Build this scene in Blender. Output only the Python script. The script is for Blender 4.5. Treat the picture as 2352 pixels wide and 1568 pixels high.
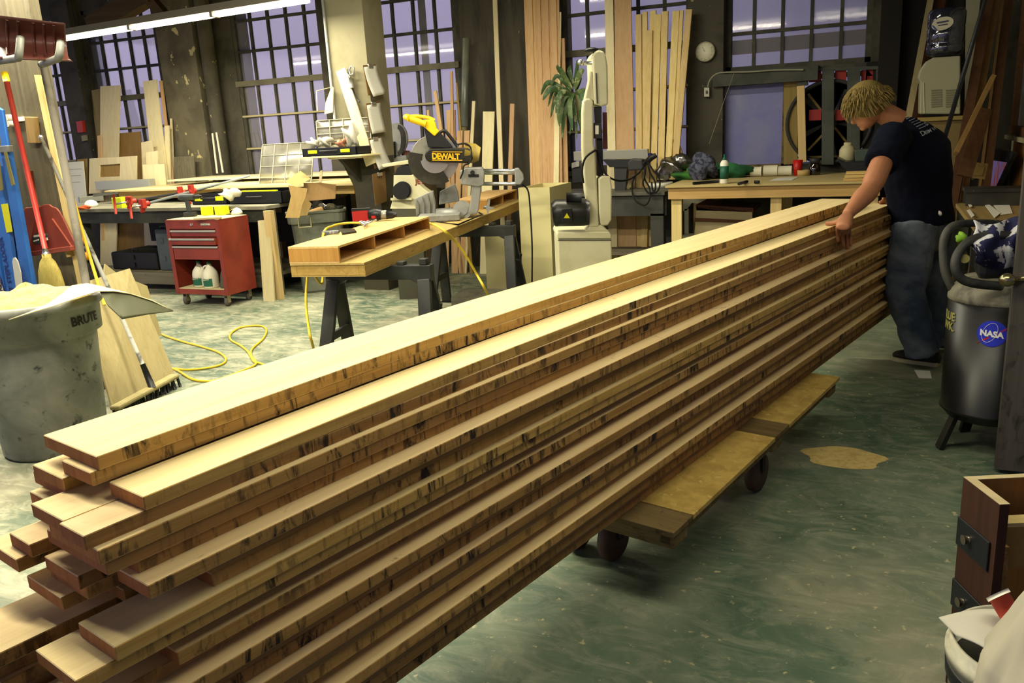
import bpy, math, random
from mathutils import Vector, Matrix
PI=math.pi; R=math.radians; V=Vector
random.seed(7)
for o in list(bpy.data.objects): bpy.data.objects.remove(o)
sc=bpy.context.scene; COL=sc.collection
# ------------------------------------------------------------------ camera
# building axes: X runs right along the window wall, Y goes towards it, camera stands at X=Y=0
CF=1900.0; CP=R(14.32); CR=R(-3.12); CY=R(24.1); CO=V((0,0,1.5))
def _b(p): return V((math.cos(CY)*p[0]-math.sin(CY)*p[1], math.sin(CY)*p[0]+math.cos(CY)*p[1], p[2]))
_r0=V((1,0,0)); _u0=V((0,math.sin(CP),math.cos(CP)))
FW=_b(V((0,math.cos(CP),-math.sin(CP))))
RT=_b(math.cos(CR)*_r0+math.sin(CR)*_u0); UP=_b(-math.sin(CR)*_r0+math.cos(CR)*_u0)
cam=bpy.data.cameras.new('camera'); cam.sensor_width=36; cam.lens=CF/2352*36
co=bpy.data.objects.new('camera',cam); COL.objects.link(co)
co.matrix_world=Matrix(((RT.x,UP.x,-FW.x,0),(RT.y,UP.y,-FW.y,0),(RT.z,UP.z,-FW.z,1.5),(0,0,0,1)))
cam.clip_start=.05; cam.clip_end=200
sc.camera=co
vs=sc.view_settings; vs.view_transform='Standard'; vs.look='None'; vs.gamma=1; vs.exposure=-0.1; vs.use_curve_mapping=False
# ------------------------------------------------------------------ world: dusk sky outside, brighter to the left
w=bpy.data.worlds.new('dusk_sky'); sc.world=w; w.use_nodes=True
nt=w.node_tree; nt.nodes.clear()
def nd(t,k,**a):
    n=t.nodes.new(k)
    for x,y in a.items():
        if x.startswith('i_'):
            n.inputs[x[2:].replace('_',' ')].default_value=y
        else: setattr(n,x,y)
    return n
tc=nd(nt,'ShaderNodeTexCoord'); sx=nd(nt,'ShaderNodeSeparateXYZ')
nt.links.new(tc.outputs['Generated'],sx.inputs[0])
mr=nd(nt,'ShaderNodeMapRange'); mr.inputs[1].default_value=-.85; mr.inputs[2].default_value=0.0
nt.links.new(sx.outputs['X'],mr.inputs[0])
rp=nd(nt,'ShaderNodeValToRGB'); e=rp.color_ramp.elements
e[0].position=0; e[0].color=(1.1,1.02,1.5,1); e[1].position=1; e[1].color=(.14,.14,.26,1)
k=e.new(.55); k.color=(.68,.64,1.02,1)
nt.links.new(mr.outputs[0],rp.inputs[0])
mz=nd(nt,'ShaderNodeMapRange'); mz.inputs[1].default_value=-.15; mz.inputs[2].default_value=.2; mz.inputs[3].default_value=.55; mz.inputs[4].default_value=1.1
nt.links.new(sx.outputs['Z'],mz.inputs[0])
bg=nd(nt,'ShaderNodeBackground'); ow=nd(nt,'ShaderNodeOutputWorld')
nt.links.new(rp.outputs[0],bg.inputs[0]); nt.links.new(mz.outputs[0],bg.inputs[1]); nt.links.new(bg.outputs[0],ow.inputs[0])
# ------------------------------------------------------------------ tubes of the strip lights (x0,x1,y,z,watts); the first hangs in view
LAMPS=[(-8.15,-4.65,6.6,2.72,190),(-6.6,-3.0,3.4,3.05,290),(-4.3,-1.6,1.75,3.1,165),(-4.0,-1.6,5.6,3.3,110),(-1.1,1.1,2.1,3.1,52)]
LC=(1.0,.93,.70)
for i,(x0,x1,y,z,p) in enumerate(LAMPS):
    L=bpy.data.lights.new('strip_light',"AREA"); L.shape='RECTANGLE'; L.size=x1-x0; L.size_y=.12; L.energy=p; L.color=LC
    o=bpy.data.objects.new('strip_light_%d'%i,L); COL.objects.link(o); o.location=((x0+x1)/2,y,z-.09); o.rotation_euler=(0,0,R(-4.8) if i==0 else 0)
# ------------------------------------------------------------------ helpers
def ray(x,y): return FW+RT*((x-1176)/CF)-UP*((y-784)/CF)
class PL:                       # a real plane n.p=c ; calling it with a picture point gives the point of the plane seen there
    def __init__(s,n,c): s.n=V(n); s.c=c
    def __call__(s,x,y):
        d=ray(x,y); return CO+d*((s.c-s.n.dot(CO))/s.n.dot(d))
def PZ(z): return PL((0,0,1),z)
def PY(y): return PL((0,1,0),y)
def PX(x): return PL((1,0,0),x)
def PV(p,ang,tilt=0):           # vertical plane through p, running along compass angle ang
    n=V((-math.sin(R(ang)),math.cos(R(ang)),math.tan(R(tilt)))); return PL(n,n.dot(V(p)))
def PLN(y0,z0,y1,z1): n=V((0,z1-z0,-(y1-y0))); return PL(n,n.dot(V((0,y0,z0))))   # leaning plane against the window wall
def PD(x,y,d): return CO+ray(x,y)*d
class M:
    def __init__(s): s.v=[]; s.f=[]; s.sm=[]; s.mi=[]; s.k=0
    def add(s,vs,fs,sm=False):
        n=len(s.v); s.v+=[V(p) for p in vs]; s.f+=[tuple(i+n for i in f) for f in fs]; s.sm+=[sm]*len(fs); s.mi+=[s.k]*len(fs); return s
    def hexa(s,p): return s.add(p,[(0,3,2,1),(4,5,6,7),(0,1,5,4),(1,2,6,5),(2,3,7,6),(3,0,4,7)])
    def bb(s,x0,x1,y0,y1,z0,z1): return s.hexa([(x0,y0,z0),(x1,y0,z0),(x1,y1,z0),(x0,y1,z0),(x0,y0,z1),(x1,y0,z1),(x1,y1,z1),(x0,y1,z1)])
    def box(s,c,d,mat=None):
        c=V(c); h=[V(d)*.5][0]; P=[V((a*h.x,b*h.y,e*h.z)) for e in(-1,1) for a,b in((-1,-1),(1,-1),(1,1),(-1,1))]
        if mat: P=[mat@q for q in P]
        return s.hexa([c+q for q in P])
    def bar(s,p0,p1,w,t,up=(0,0,1)):      # rectangular bar p0->p1, w across, t along up
        p0=V(p0);p1=V(p1); d=(p1-p0).normalized(); a=d.cross(V(up))
        if a.length<1e-4: a=d.cross(V((1,0,0)))
        a.normalize(); b=a.cross(d).normalized(); a=a*w/2; b=b*t/2
        return s.hexa([p0-a-b,p0+a-b,p1+a-b,p1-a-b,p0-a+b,p0+a+b,p1+a+b,p1-a+b])
    def tube(s,pts,r,n=10,closed=False,caps=True,sy=1.0,up=(0,0,1)):
        pts=[V(p) for p in pts]; N=len(pts); rr=r if hasattr(r,'__len__') else [r]*N; vs=[];fs=[]
        up=V(up); pa=None
        for i,p in enumerate(pts):
            if closed: d=pts[(i+1)%N]-pts[i-1]
            else: d=pts[min(i+1,N-1)]-pts[max(i-1,0)]
            d.normalize()
            if pa is None:
                a=d.cross(up)
                if a.length<1e-3: a=d.cross(V((1,0,0)))
            else: a=pa-d*pa.dot(d)
            a.normalize(); pa=a; b=a.cross(d).normalized()
            for j in range(n):
                t=2*PI*j/n; vs.append(p+a*(math.cos(t)*rr[i])+b*(math.sin(t)*rr[i]*sy))
        for i in range(N if closed else N-1):
            for j in range(n): i2=(i+1)%N; fs.append((i*n+j,i*n+(j+1)%n,i2*n+(j+1)%n,i2*n+j))
        s.add(vs,fs,True)
        if caps and not closed:
            k=len(s.v)-N*n; s.f+=[tuple(k+j for j in range(n)),tuple(k+(N-1)*n+n-1-j for j in range(n))]; s.sm+=[False]*2; s.mi+=[s.k]*2
        return s
    def cyl(s,p0,p1,r,r1=None,n=20): return s.tube([p0,p1],[r,r if r1 is None else r1],n)
    def loft(s,rings,caps=True,sm=True):       # rings: (centre, axis_a, axis_b) ellipses
        n=20; vs=[];fs=[]
        for c,a,b in rings:
            for j in range(n): t=2*PI*j/n; vs.append(V(c)+V(a)*math.cos(t)+V(b)*math.sin(t))
        for i in range(len(rings)-1):
            for j in range(n): fs.append((i*n+j,i*n+(j+1)%n,(i+1)*n+(j+1)%n,(i+1)*n+j))
        if caps: fs+=[tuple(range(n-1,-1,-1)),tuple((len(rings)-1)*n+j for j in range(n))]
        return s.add(vs,fs,sm)
    def lathe(s,prof,c=(0,0,0),n=32,ax=None,sm=True):   # prof (r,z) bottom to top
        c=V(c); ax=V(ax).normalized() if ax else V((0,0,1)); a=ax.orthogonal().normalized() if ax.z<.99 else V((1,0,0)); b=ax.cross(a); vs=[];fs=[]
        for r,z in prof:
            for j in range(n): t=2*PI*j/n; vs.append(c+ax*z+a*(r*math.cos(t))+b*(r*math.sin(t)))
        for i in range(len(prof)-1):
            for j in range(n): fs.append((i*n+j,i*n+(j+1)%n,(i+1)*n+(j+1)%n,(i+1)*n+j))
        if prof[0][0]>1e-4: fs.append(tuple(range(n-1,-1,-1)))
        if prof[-1][0]>1e-4: fs.append(tuple((len(prof)-1)*n+j for j in range(n)))
        return s.add(vs,fs,sm)
    def ell(s,c,r,mat=None,n=16):
        c=V(c); r=V((r,r,r)) if not hasattr(r,'__len__') else V(r); vs=[];fs=[]
        for i in range(1,n//2):
            p=PI*i/(n//2)
            for j in range(n): t=2*PI*j/n; q=V((r.x*math.sin(p)*math.cos(t),r.y*math.sin(p)*math.sin(t),-r.z*math.cos(p))); vs.append(c+(mat@q if mat else q))
        q=V((0,0,-r.z)); vs.append(c+(mat@q if mat else q)); q=V((0,0,r.z)); vs.append(c+(mat@q if mat else q)); m=n//2-1
        for i in range(m-1):
            for j in range(n): fs.append((i*n+j,i*n+(j+1)%n,(i+1)*n+(j+1)%n,(i+1)*n+j))
        for j in range(n): fs.append((m*n,(j+1)%n,j)); fs.append((m*n+1,(m-1)*n+j,(m-1)*n+(j+1)%n))
        return s.add(vs,fs,True)
    def ext(s,pts,vec):                       # prism: outline pts extruded by vec
        pts=[V(p) for p in pts]; n=len(pts); vec=V(vec)
        return s.add(pts+[p+vec for p in pts],[tuple(range(n)),tuple(range(2*n-1,n-1,-1))]+[(i,(i+1)%n+0,(i+1)%n+n,i+n)[::-1] for i in range(n)])
    def grid(s,f,nu,nv,th=None):              # open sheet f(u,v), optional thickness vector
        g=[V(f(i/nu,j/nv)) for i in range(nu+1) for j in range(nv+1)]
        fs=[(i*(nv+1)+j,(i+1)*(nv+1)+j,(i+1)*(nv+1)+j+1,i*(nv+1)+j+1) for i in range(nu) for j in range(nv)]
        s.add(g,fs,True)
        if th is not None:
            t=V(th); s.add([p+t for p in g],[q[::-1] for q in fs],True)
            k=len(s.v)-2*len(g); L=len(g)
            rim=[i*(nv+1) for i in range(nu+1)]+[nu*(nv+1)+j for j in range(1,nv+1)]+[i*(nv+1)+nv for i in range(nu-1,-1,-1)]+[j for j in range(nv-1,0,-1)]
            for a,b in zip(rim,rim[1:]+rim[:1]): s.f.append((k+a,k+L+a,k+L+b,k+b)); s.sm.append(False); s.mi.append(s.k)
        return s
def crumple(m,c,r,seed=0,nz=.35,n=18):
    rnd=random.Random(seed); ph=[(rnd.uniform(2,5),rnd.uniform(2,5),rnd.uniform(2,5),rnd.uniform(0,6)) for _ in range(5)]
    k=len(m.v); m.ell((0,0,0),1.0,n=n)
    for i in range(k,len(m.v)):
        p=m.v[i]; d=1+nz*sum(math.sin(a*p.x+b*p.y+e*p.z+f) for a,b,e,f in ph)/3+rnd.uniform(-.05,.05)
        m.v[i]=V((c[0]+p.x*r[0]*d,c[1]+p.y*r[1]*d,c[2]+p.z*r[2]*d))
    return m
def smooth_path(p,k=6,closed=False):
    p=[V(q) for q in p]; out=[]; n=len(p)
    for i in range(n if closed else n-1):
        a=p[i-1] if (i>0 or closed) else p[i]; b=p[i]; c=p[(i+1)%n]; d=p[(i+2)%n] if (i+2<n or closed) else c
        for j in range(k):
            t=j/k; out.append(.5*((2*b)+(c-a)*t+(2*a-5*b+4*c-d)*t*t+(3*b-a-3*c+d)*t*t*t))
    if not closed: out.append(p[-1])
    return out
def mesh(name,m,mats,parent=None,origin=None,bevel=0,label=None):
    if not isinstance(mats,(list,tuple)): mats=[mats]
    vs=list(m.v)
    o=None
    if parent is not None:
        inv=parent['_w'] if False else PW[parent.name]
        vs=[inv@p for p in vs]; loc=V((0,0,0))
    else:
        if origin is None:
            xs=[p.x for p in vs];ys=[p.y for p in vs];zs=[p.z for p in vs]
            origin=V(((min(xs)+max(xs))/2,(min(ys)+max(ys))/2,min(zs)))
        loc=V(origin); vs=[p-loc for p in vs]
    d=bpy.data.meshes.new(name); d.from_pydata([tuple(p) for p in vs],[],m.f); 
    for a in mats: d.materials.append(a)
    d.polygons.foreach_set('use_smooth',m.sm); d.polygons.foreach_set('material_index',[min(i,len(mats)-1) for i in m.mi]); d.update()
    o=bpy.data.objects.new(name,d); COL.objects.link(o); o.location=loc
    if parent is not None: o.parent=parent
    PW[o.name]=(PW[parent.name] if parent is not None else Matrix.Translation(-loc))
    if bevel:
        b=o.modifiers.new('bevel','BEVEL'); b.width=bevel; b.segments=2; b.limit_method='ANGLE'; b.angle_limit=R(40)
    if label: o['label']=label
    return o
PW={}
def tag(o,label,cat,group=None,kind=None):
    o['label']=label; o['category']=cat
    if group: o['group']=group
    if kind: o['kind']=kind
    return o
def thing(name,label,cat,loc=(0,0,0),rz=0,group=None):
    o=bpy.data.objects.new(name,None); COL.objects.link(o); o.empty_display_size=.1; o.location=loc; o.rotation_euler=(0,0,rz)
    PW[o.name]=(Matrix.Translation(V(loc))@Matrix.Rotation(rz,4,'Z')).inverted()
    return tag(o,label,cat,group)
def solo(name,m,mats,label,cat,group=None,**k): return tag(mesh(name,m,mats,**k),label,cat,group)
def struct(name,m,mats,parent=None,**k):
    o=mesh(name,m,mats,parent,**k)
    if parent is None: o['kind']='structure'
    return o
def dup(root,loc,rz,label=None):
    r=root.copy(); COL.objects.link(r); r.location=loc; r.rotation_euler=(0,0,rz)
    if label: r['label']=label
    def rec(a,b):
        for ch in [c for c in bpy.data.objects if c.parent==a]:
            c=ch.copy(); COL.objects.link(c); c.parent=b; rec(ch,c)
    rec(root,r); return r
def remesh(o,vox,sm=2):
    a=o.modifiers.new('skin','REMESH'); a.mode='VOXEL'; a.voxel_size=vox; a.use_smooth_shade=True
    if sm: b=o.modifiers.new('smooth','SMOOTH'); b.factor=.5; b.iterations=sm
    return o
_tc={}
def textv(s,size,bold=0.0,spacing=1.0):        # flat lettering as verts/faces in the xy plane, left-bottom at the origin
    cu=bpy.data.curves.new('lettering','FONT'); cu.body=s; cu.size=size; cu.offset=bold*size; cu.space_character=spacing; cu.extrude=.0006; cu.resolution_u=3
    ob=bpy.data.objects.new('lettering',cu); COL.objects.link(ob)
    bpy.context.view_layer.update(); dg=bpy.context.evaluated_depsgraph_get(); me=bpy.data.meshes.new_from_object(ob.evaluated_get(dg))
    r=([v.co.copy() for v in me.vertices],[tuple(p.vertices) for p in me.polygons])
    bpy.data.objects.remove(ob); bpy.data.curves.remove(cu); bpy.data.meshes.remove(me); return r
def lettering(m,s,size,O,ex,ey,bold=.02,center=False,spacing=1.0,off=.001,squash=1.0):
    vs,fs=textv(s,size,bold,spacing); ex=V(ex).normalized(); ey=V(ey).normalized(); ez=ex.cross(ey)
    x0=min(v.x for v in vs); x1=max(v.x for v in vs); c=(x0+x1)/2 if center else x0
    return m.add([V(O)+ex*((v.x-c)*squash)+ey*v.y+ez*(v.z+off) for v in vs],fs)
# ------------------------------------------------------------------ materials
def lin(h):
    h=h.lstrip('#'); out=[]
    for i in (0,2,4):
        c=int(h[i:i+2],16)/255; out.append(c/12.92 if c<=.04045 else ((c+.055)/1.055)**2.4)
    return (*out,1)
_m={}
def mat(name,col,rough=.6,metal=0,spec=.4,trans=0,ior=1.45,emit=None,es=1,alpha=1,coat=0):
    if name in _m: return _m[name]
    m=bpy.data.materials.new(name); m.use_nodes=True; b=m.node_tree.nodes['Principled BSDF']
    b.inputs['Base Color'].default_value=lin(col); b.inputs['Roughness'].default_value=rough; b.inputs['Metallic'].default_value=metal
    b.inputs['Specular IOR Level'].default_value=spec; b.inputs['Transmission Weight'].default_value=trans; b.inputs['IOR'].default_value=ior
    b.inputs['Alpha'].default_value=alpha; b.inputs['Coat Weight'].default_value=coat
    if emit: b.inputs['Emission Color'].default_value=lin(emit); b.inputs['Emission Strength'].default_value=es
    _m[name]=m; return m
def mix(t,fac,a,b):
    n=t.nodes.new('ShaderNodeMix'); n.data_type='RGBA'
    for sock,val in ((n.inputs[0],fac),(n.inputs[6],a),(n.inputs[7],b)):
        if isinstance(val,bpy.types.NodeSocket): t.links.new(val,sock)
        else: sock.default_value=val
    return n.outputs[2]
def noise(t,vec,scale,detail=4,rough=.55,dist=0):
    n=t.nodes.new('ShaderNodeTexNoise'); n.inputs['Scale'].default_value=scale; n.inputs['Detail'].default_value=detail; n.inputs['Roughness'].default_value=rough; n.inputs['Distortion'].default_value=dist
    t.links.new(vec,n.inputs['Vector']); return n.outputs['Fac']
def ramp(t,v,a,b,ca=0,cb=1):
    n=t.nodes.new('ShaderNodeMapRange'); n.inputs[1].default_value=a; n.inputs[2].default_value=b; n.inputs[3].default_value=ca; n.inputs[4].default_value=cb; n.clamp=True
    t.links.new(v,n.inputs[0]); return n.outputs[0]
def math2(t,op,a,b):
    n=t.nodes.new('ShaderNodeMath'); n.operation=op
    for s,v in zip(n.inputs,(a,b)):
        if isinstance(v,bpy.types.NodeSocket): t.links.new(v,s)
        else: s.default_value=v
    return n.outputs[0]
def coord(t,scale=(1,1,1),rot=(0,0,0),perobj=True,kind='Object'):
    tc=t.nodes.new('ShaderNodeTexCoord'); mp=t.nodes.new('ShaderNodeMapping'); mp.inputs['Scale'].default_value=scale; mp.inputs['Rotation'].default_value=rot
    t.links.new(tc.outputs[kind],mp.inputs['Vector'])
    if perobj:
        oi=t.nodes.new('ShaderNodeObjectInfo'); v=t.nodes.new('ShaderNodeVectorMath'); v.operation='SCALE'; v.inputs[0].default_value=(37,17,53)
        t.links.new(oi.outputs['Random'],v.inputs['Scale']); t.links.new(v.outputs[0],mp.inputs['Location'])
        return mp.outputs[0],oi.outputs['Random']
    return mp.outputs[0],None
def wood(name,c1,c2,axis=0,stain=None,sa=.6,sb=.72,rough=.75,gs=1.0,var=.25,ss=(4.5,9)):
    """grain stretched along the local axis; stain = colour of dark sap/dirt blotches"""
    if name in _m: return _m[name]
    m=bpy.data.materials.new(name); m.use_nodes=True; t=m.node_tree; b=t.nodes['Principled BSDF']; b.inputs['Roughness'].default_value=rough; b.inputs['Specular IOR Level'].default_value=.2
    s=[22*gs,22*gs,22*gs]; s[axis]=.9*gs; v,rnd=coord(t,s); n1=noise(t,v,1.6,6,.65,.6)
    s2=[60*gs]*3; s2[axis]=1.5*gs; v2,_=coord(t,s2); n2=noise(t,v2,2.2,3)
    g=math2(t,'MULTIPLY',ramp(t,n1,.3,.7),ramp(t,n2,.2,.8,.6,1.1)); col=mix(t,g,lin(c1),lin(c2))
    hs=t.nodes.new('ShaderNodeHueSaturation'); t.links.new(col,hs.inputs['Color']); t.links.new(ramp(t,rnd,0,1,1-var,1+var*.4),hs.inputs['Value']); t.links.new(ramp(t,rnd,0,1,.492,.508),hs.inputs['Hue']); col=hs.outputs[0]
    if stain:
        s3=[ss[1]]*3; s3[axis]=ss[0]; v3,_=coord(t,s3); n3=noise(t,v3,2.0,5,.7,1.0); s4=[2.5]*3; s4[axis]=1.1; v4,_=coord(t,s4); cl_=ramp(t,noise(t,v4,1.6,3,.6),.38,.58,.15,1); col=mix(t,math2(t,'MULTIPLY',ramp(t,n3,sa,sb),cl_),col,lin(stain))
    t.links.new(col,b.inputs['Base Color'])
    bm=t.nodes.new('ShaderNodeBump'); bm.inputs['Strength'].default_value=.25; bm.inputs['Distance'].default_value=.002; t.links.new(n2,bm.inputs['Height']); t.links.new(bm.outputs[0],b.inputs['Normal'])
    _m[name]=m; return m
def worn(name,c1,c2,scale=6,a=.45,b_=.62,rough=.7,metal=0,c3=None,s3=25,a3=.66,b3=.7,stretch=(1,1,1),bump=0,spec=.35):
    """base colour c1 with c2 patches and small c3 chips"""
    if name in _m: return _m[name]
    m=bpy.data.materials.new(name); m.use_nodes=True; t=m.node_tree; b=t.nodes['Principled BSDF']; b.inputs['Roughness'].default_value=rough; b.inputs['Metallic'].default_value=metal; b.inputs['Specular IOR Level'].default_value=spec
    v,_=coord(t,stretch); n=noise(t,v,scale,6,.6,.4); col=mix(t,ramp(t,n,a,b_),lin(c1),lin(c2))
    if c3: n3=noise(t,v,s3,4,.6,.3); col=mix(t,ramp(t,n3,a3,b3),col,lin(c3))
    t.links.new(col,b.inputs['Base Color'])
    if bump: bm=t.nodes.new('ShaderNodeBump'); bm.inputs['Strength'].default_value=bump; bm.inputs['Distance'].default_value=.004; t.links.new(n,bm.inputs['Height']); t.links.new(bm.outputs[0],b.inputs['Normal'])
    _m[name]=m; return m
def clear(name,tint,fac=.15,rough=.08,glo='#ffffff',mn=0.0):      # see-through pane or film with surface gloss
    if name in _m: return _m[name]
    m=bpy.data.materials.new(name); m.use_nodes=True; t=m.node_tree; t.nodes.clear()
    tr=nd(t,'ShaderNodeBsdfTransparent'); tr.inputs[0].default_value=lin(tint); gl=nd(t,'ShaderNodeBsdfGlossy'); gl.inputs['Color'].default_value=lin(glo); gl.inputs['Roughness'].default_value=rough
    fr=nd(t,'ShaderNodeFresnel'); fr.inputs[0].default_value=1.5; fa=math2(t,'MULTIPLY',fr.outputs[0],fac); fa=math2(t,'ADD',fa,mn)
    mx=nd(t,'ShaderNodeMixShader'); t.links.new(fa,mx.inputs[0]); t.links.new(tr.outputs[0],mx.inputs[1]); t.links.new(gl.outputs[0],mx.inputs[2])
    df=nd(t,'ShaderNodeBsdfDiffuse'); df.inputs[0].default_value=lin(tint); m2=nd(t,'ShaderNodeMixShader'); m2.inputs[0].default_value=.12
    t.links.new(mx.outputs[0],m2.inputs[1]); t.links.new(df.outputs[0],m2.inputs[2])
    o=nd(t,'ShaderNodeOutputMaterial'); t.links.new(m2.outputs[0],o.inputs[0]); _m[name]=m; return m
BLK=mat('black_plastic','#17181a',.45); DGR=mat('dark_grey_plastic','#2c2d2c',.5); STEEL=mat('bright_steel','#c9cbc8',.25,.9); ALU=worn('cast_aluminium','#8f8f8a','#7a7a74',8,rough=.5,metal=.3)
YEL=mat('yellow_plastic','#e8c012',.45); NEON=mat('neon_yellow','#dcea1c',.5); WHT=mat('white_plastic','#e8e4d0',.5); RED=mat('red_plastic','#b02a1c',.5); PAPER=mat('paper','#d9d8cc',.9)
CREAM=worn('cream_machine_paint','#cfcaa6','#c3bd97',3,rough=.45); RUB=mat('black_rubber','#0e0e0e',.8); CARD=wood('corrugated_cardboard','#a98b55','#94774a',2,var=.12)
PLY=wood('pale_plywood','#e9dcb2','#d8c794',2,var=.12); PINE=wood('pine_lumber','#d3b272','#b8924f',0,stain='#6b4522',sa=.72,sb=.78,var=.15); PINEZ=wood('pine_lumber_upright','#dfc88e','#c9aa69',2,stain='#7a5228',sa=.72,sb=.78,var=.15)
GREYW=wood('grey_weathered_wood','#7b7460','#5d5748',2,stain='#33302a',sa=.58,sb=.72,var=.1); GREYX=wood('grey_weathered_timber','#7b7460','#5d5748',0,stain='#33302a',sa=.6,sb=.72,var=.1)
DIM=wood('dim_brown_wood','#6b4c2c','#4c331c',2,var=.2); DARK=worn('blackened_steel','#2a2925','#3a382f',4,rough=.75,c3='#8d8258',s3=14,a3=.73,b3=.76)
CLR=clear('clear_plastic','#d8d8cc',.6,.12,mn=.05); FOG=clear('frosted_plastic','#cfccb6',.5,.3,mn=.08)
# ------------------------------------------------------------------ setting
def floor_mat():
    m=bpy.data.materials.new('painted_concrete_floor'); m.use_nodes=True; t=m.node_tree; b=t.nodes['Principled BSDF']
    v,_=coord(t,(1,1,1),perobj=False); vs_,_=coord(t,(1.0,2.3,1),rot=(0,0,.5),perobj=False)
    n1=noise(t,v,1.3,6,.65,.8); n2=noise(t,vs_,4.5,8,.72,1.5); n3=noise(t,v,26,3,.6); n4=noise(t,v,.55,4,.6,.4)
    base=mix(t,ramp(t,n1,.35,.65),lin('#3f5342'),lin('#5b6c54')); base=mix(t,ramp(t,n4,.52,.62),base,lin('#7d7b66'))
    d1=ramp(t,n2,.45,.70,0,.75); 
    # sawdust colour, mixed in more strongly towards the left side
    sx=t.nodes.new('ShaderNodeSeparateXYZ'); t.links.new(v,sx.inputs[0]); ed=math2(t,'ADD',ramp(t,sx.outputs['X'],-3.4,-1.0,1,.38),0)
    d=math2(t,'MULTIPLY',d1,ed); d=math2(t,'ADD',d,math2(t,'MULTIPLY',ramp(t,n1,.45,.75),ramp(t,sx.outputs['X'],-3.2,-1.2,.6,.16)))
    col=mix(t,d,base,lin('#b5b096')); col=mix(t,ramp(t,n3,.64,.72,0,.7),col,lin('#b9ad83')); col=mix(t,ramp(t,noise(t,v,7,5,.7,1),.62,.72,0,.55),col,lin('#2a3229')); col=mix(t,ramp(t,noise(t,v,3.1,8,.75,2.2),.56,.70,0,.6),col,lin('#8b8a6e'))
    t.links.new(col,b.inputs['Base Color']); b.inputs['Roughness'].default_value=.6; b.inputs['Specular IOR Level'].default_value=.35
    bm=t.nodes.new('ShaderNodeBump'); bm.inputs['Strength'].default_value=.2; bm.inputs['Distance'].default_value=.01; t.links.new(n2,bm.inputs['Height']); t.links.new(bm.outputs[0],b.inputs['Normal'])
    return m
struct('floor',M().bb(-14,4.2,-3,9.1,-.1,0),floor_mat(),origin=(0,0,0))
WALLM=worn('sooty_wall_paint','#4a463a','#383529',3,rough=.85,c3='#a89a66',s3=10,a3=.685,b3=.70); PIER=worn('weathered_wall_boards','#6d6651','#57513f',2.5,rough=.85,c3='#c7bb85',s3=9,a3=.645,b3=.66,stretch=(1,1,.7))
CEIL=worn('sooty_ceiling','#3a3122','#2a241a',2,rough=.9)
WL=8.69; ZT=3.36
wm=M()
segs=[(-14,-11.8),(-10.47,-10.02),(-8.72,-7.48),(-6.12,-5.72),(-4.36,-3.12),(-1.77,-1.43),(-.12,4.2)]
wins=[(-11.8,-10.47),(-10.02,-8.72),(-7.48,-6.12),(-5.72,-4.36),(-3.12,-1.77),(-1.43,-.12)]
for a,b in segs: wm.bb(a,b,WL,9.0,0,3.6)
for i,(a,b) in enumerate(wins):
    wm.bb(a,b,WL,9.0,0,1.03); wm.bb(a,b,WL,9.0,ZT,3.6)
struct('wall_back',wm,WALLM,origin=(-5,WL,0))
struct('ceiling',M().bb(-14,4.2,-3,9.1,3.6,3.7),CEIL)
# piers and pilasters standing proud of the wall
tn=0
def trim(m,mt,**k):
    global tn; tn+=1; return struct('trim_%d'%tn,m,mt,**k)
trim(M().bb(-8.55,-7.95,8.52,8.685,0,3.6),PIER); trim(M().bb(-4.22,-3.30,8.50,8.685,0,3.6),worn('dark_panel_boards','#4b4639','#37342a',3,rough=.8,c3='#9c9260',s3=9,a3=.69,b3=.71,stretch=(2.5,2.5,.4)))
trim(M().cyl((-7.78,8.56,0),(-7.78,8.56,3.6),.09),WALLM)
for x in (-10.25,-5.92,-1.60): trim(M().bb(x-.17,x+.17,8.55,8.685,0,3.6),WALLM)
trim(M().bb(-.05,.12,8.5,8.685,0,3.6).bb(.5,.6,8.5,8.685,0,3.6),mat('black_brown_boards','#1d1a14',.9))
trim(M().bb(.12,.5,8.6,8.685,0,3.6),mat('dark_brick','#15120e',.95))  # near-black strip at the right end of the window wall
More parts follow.
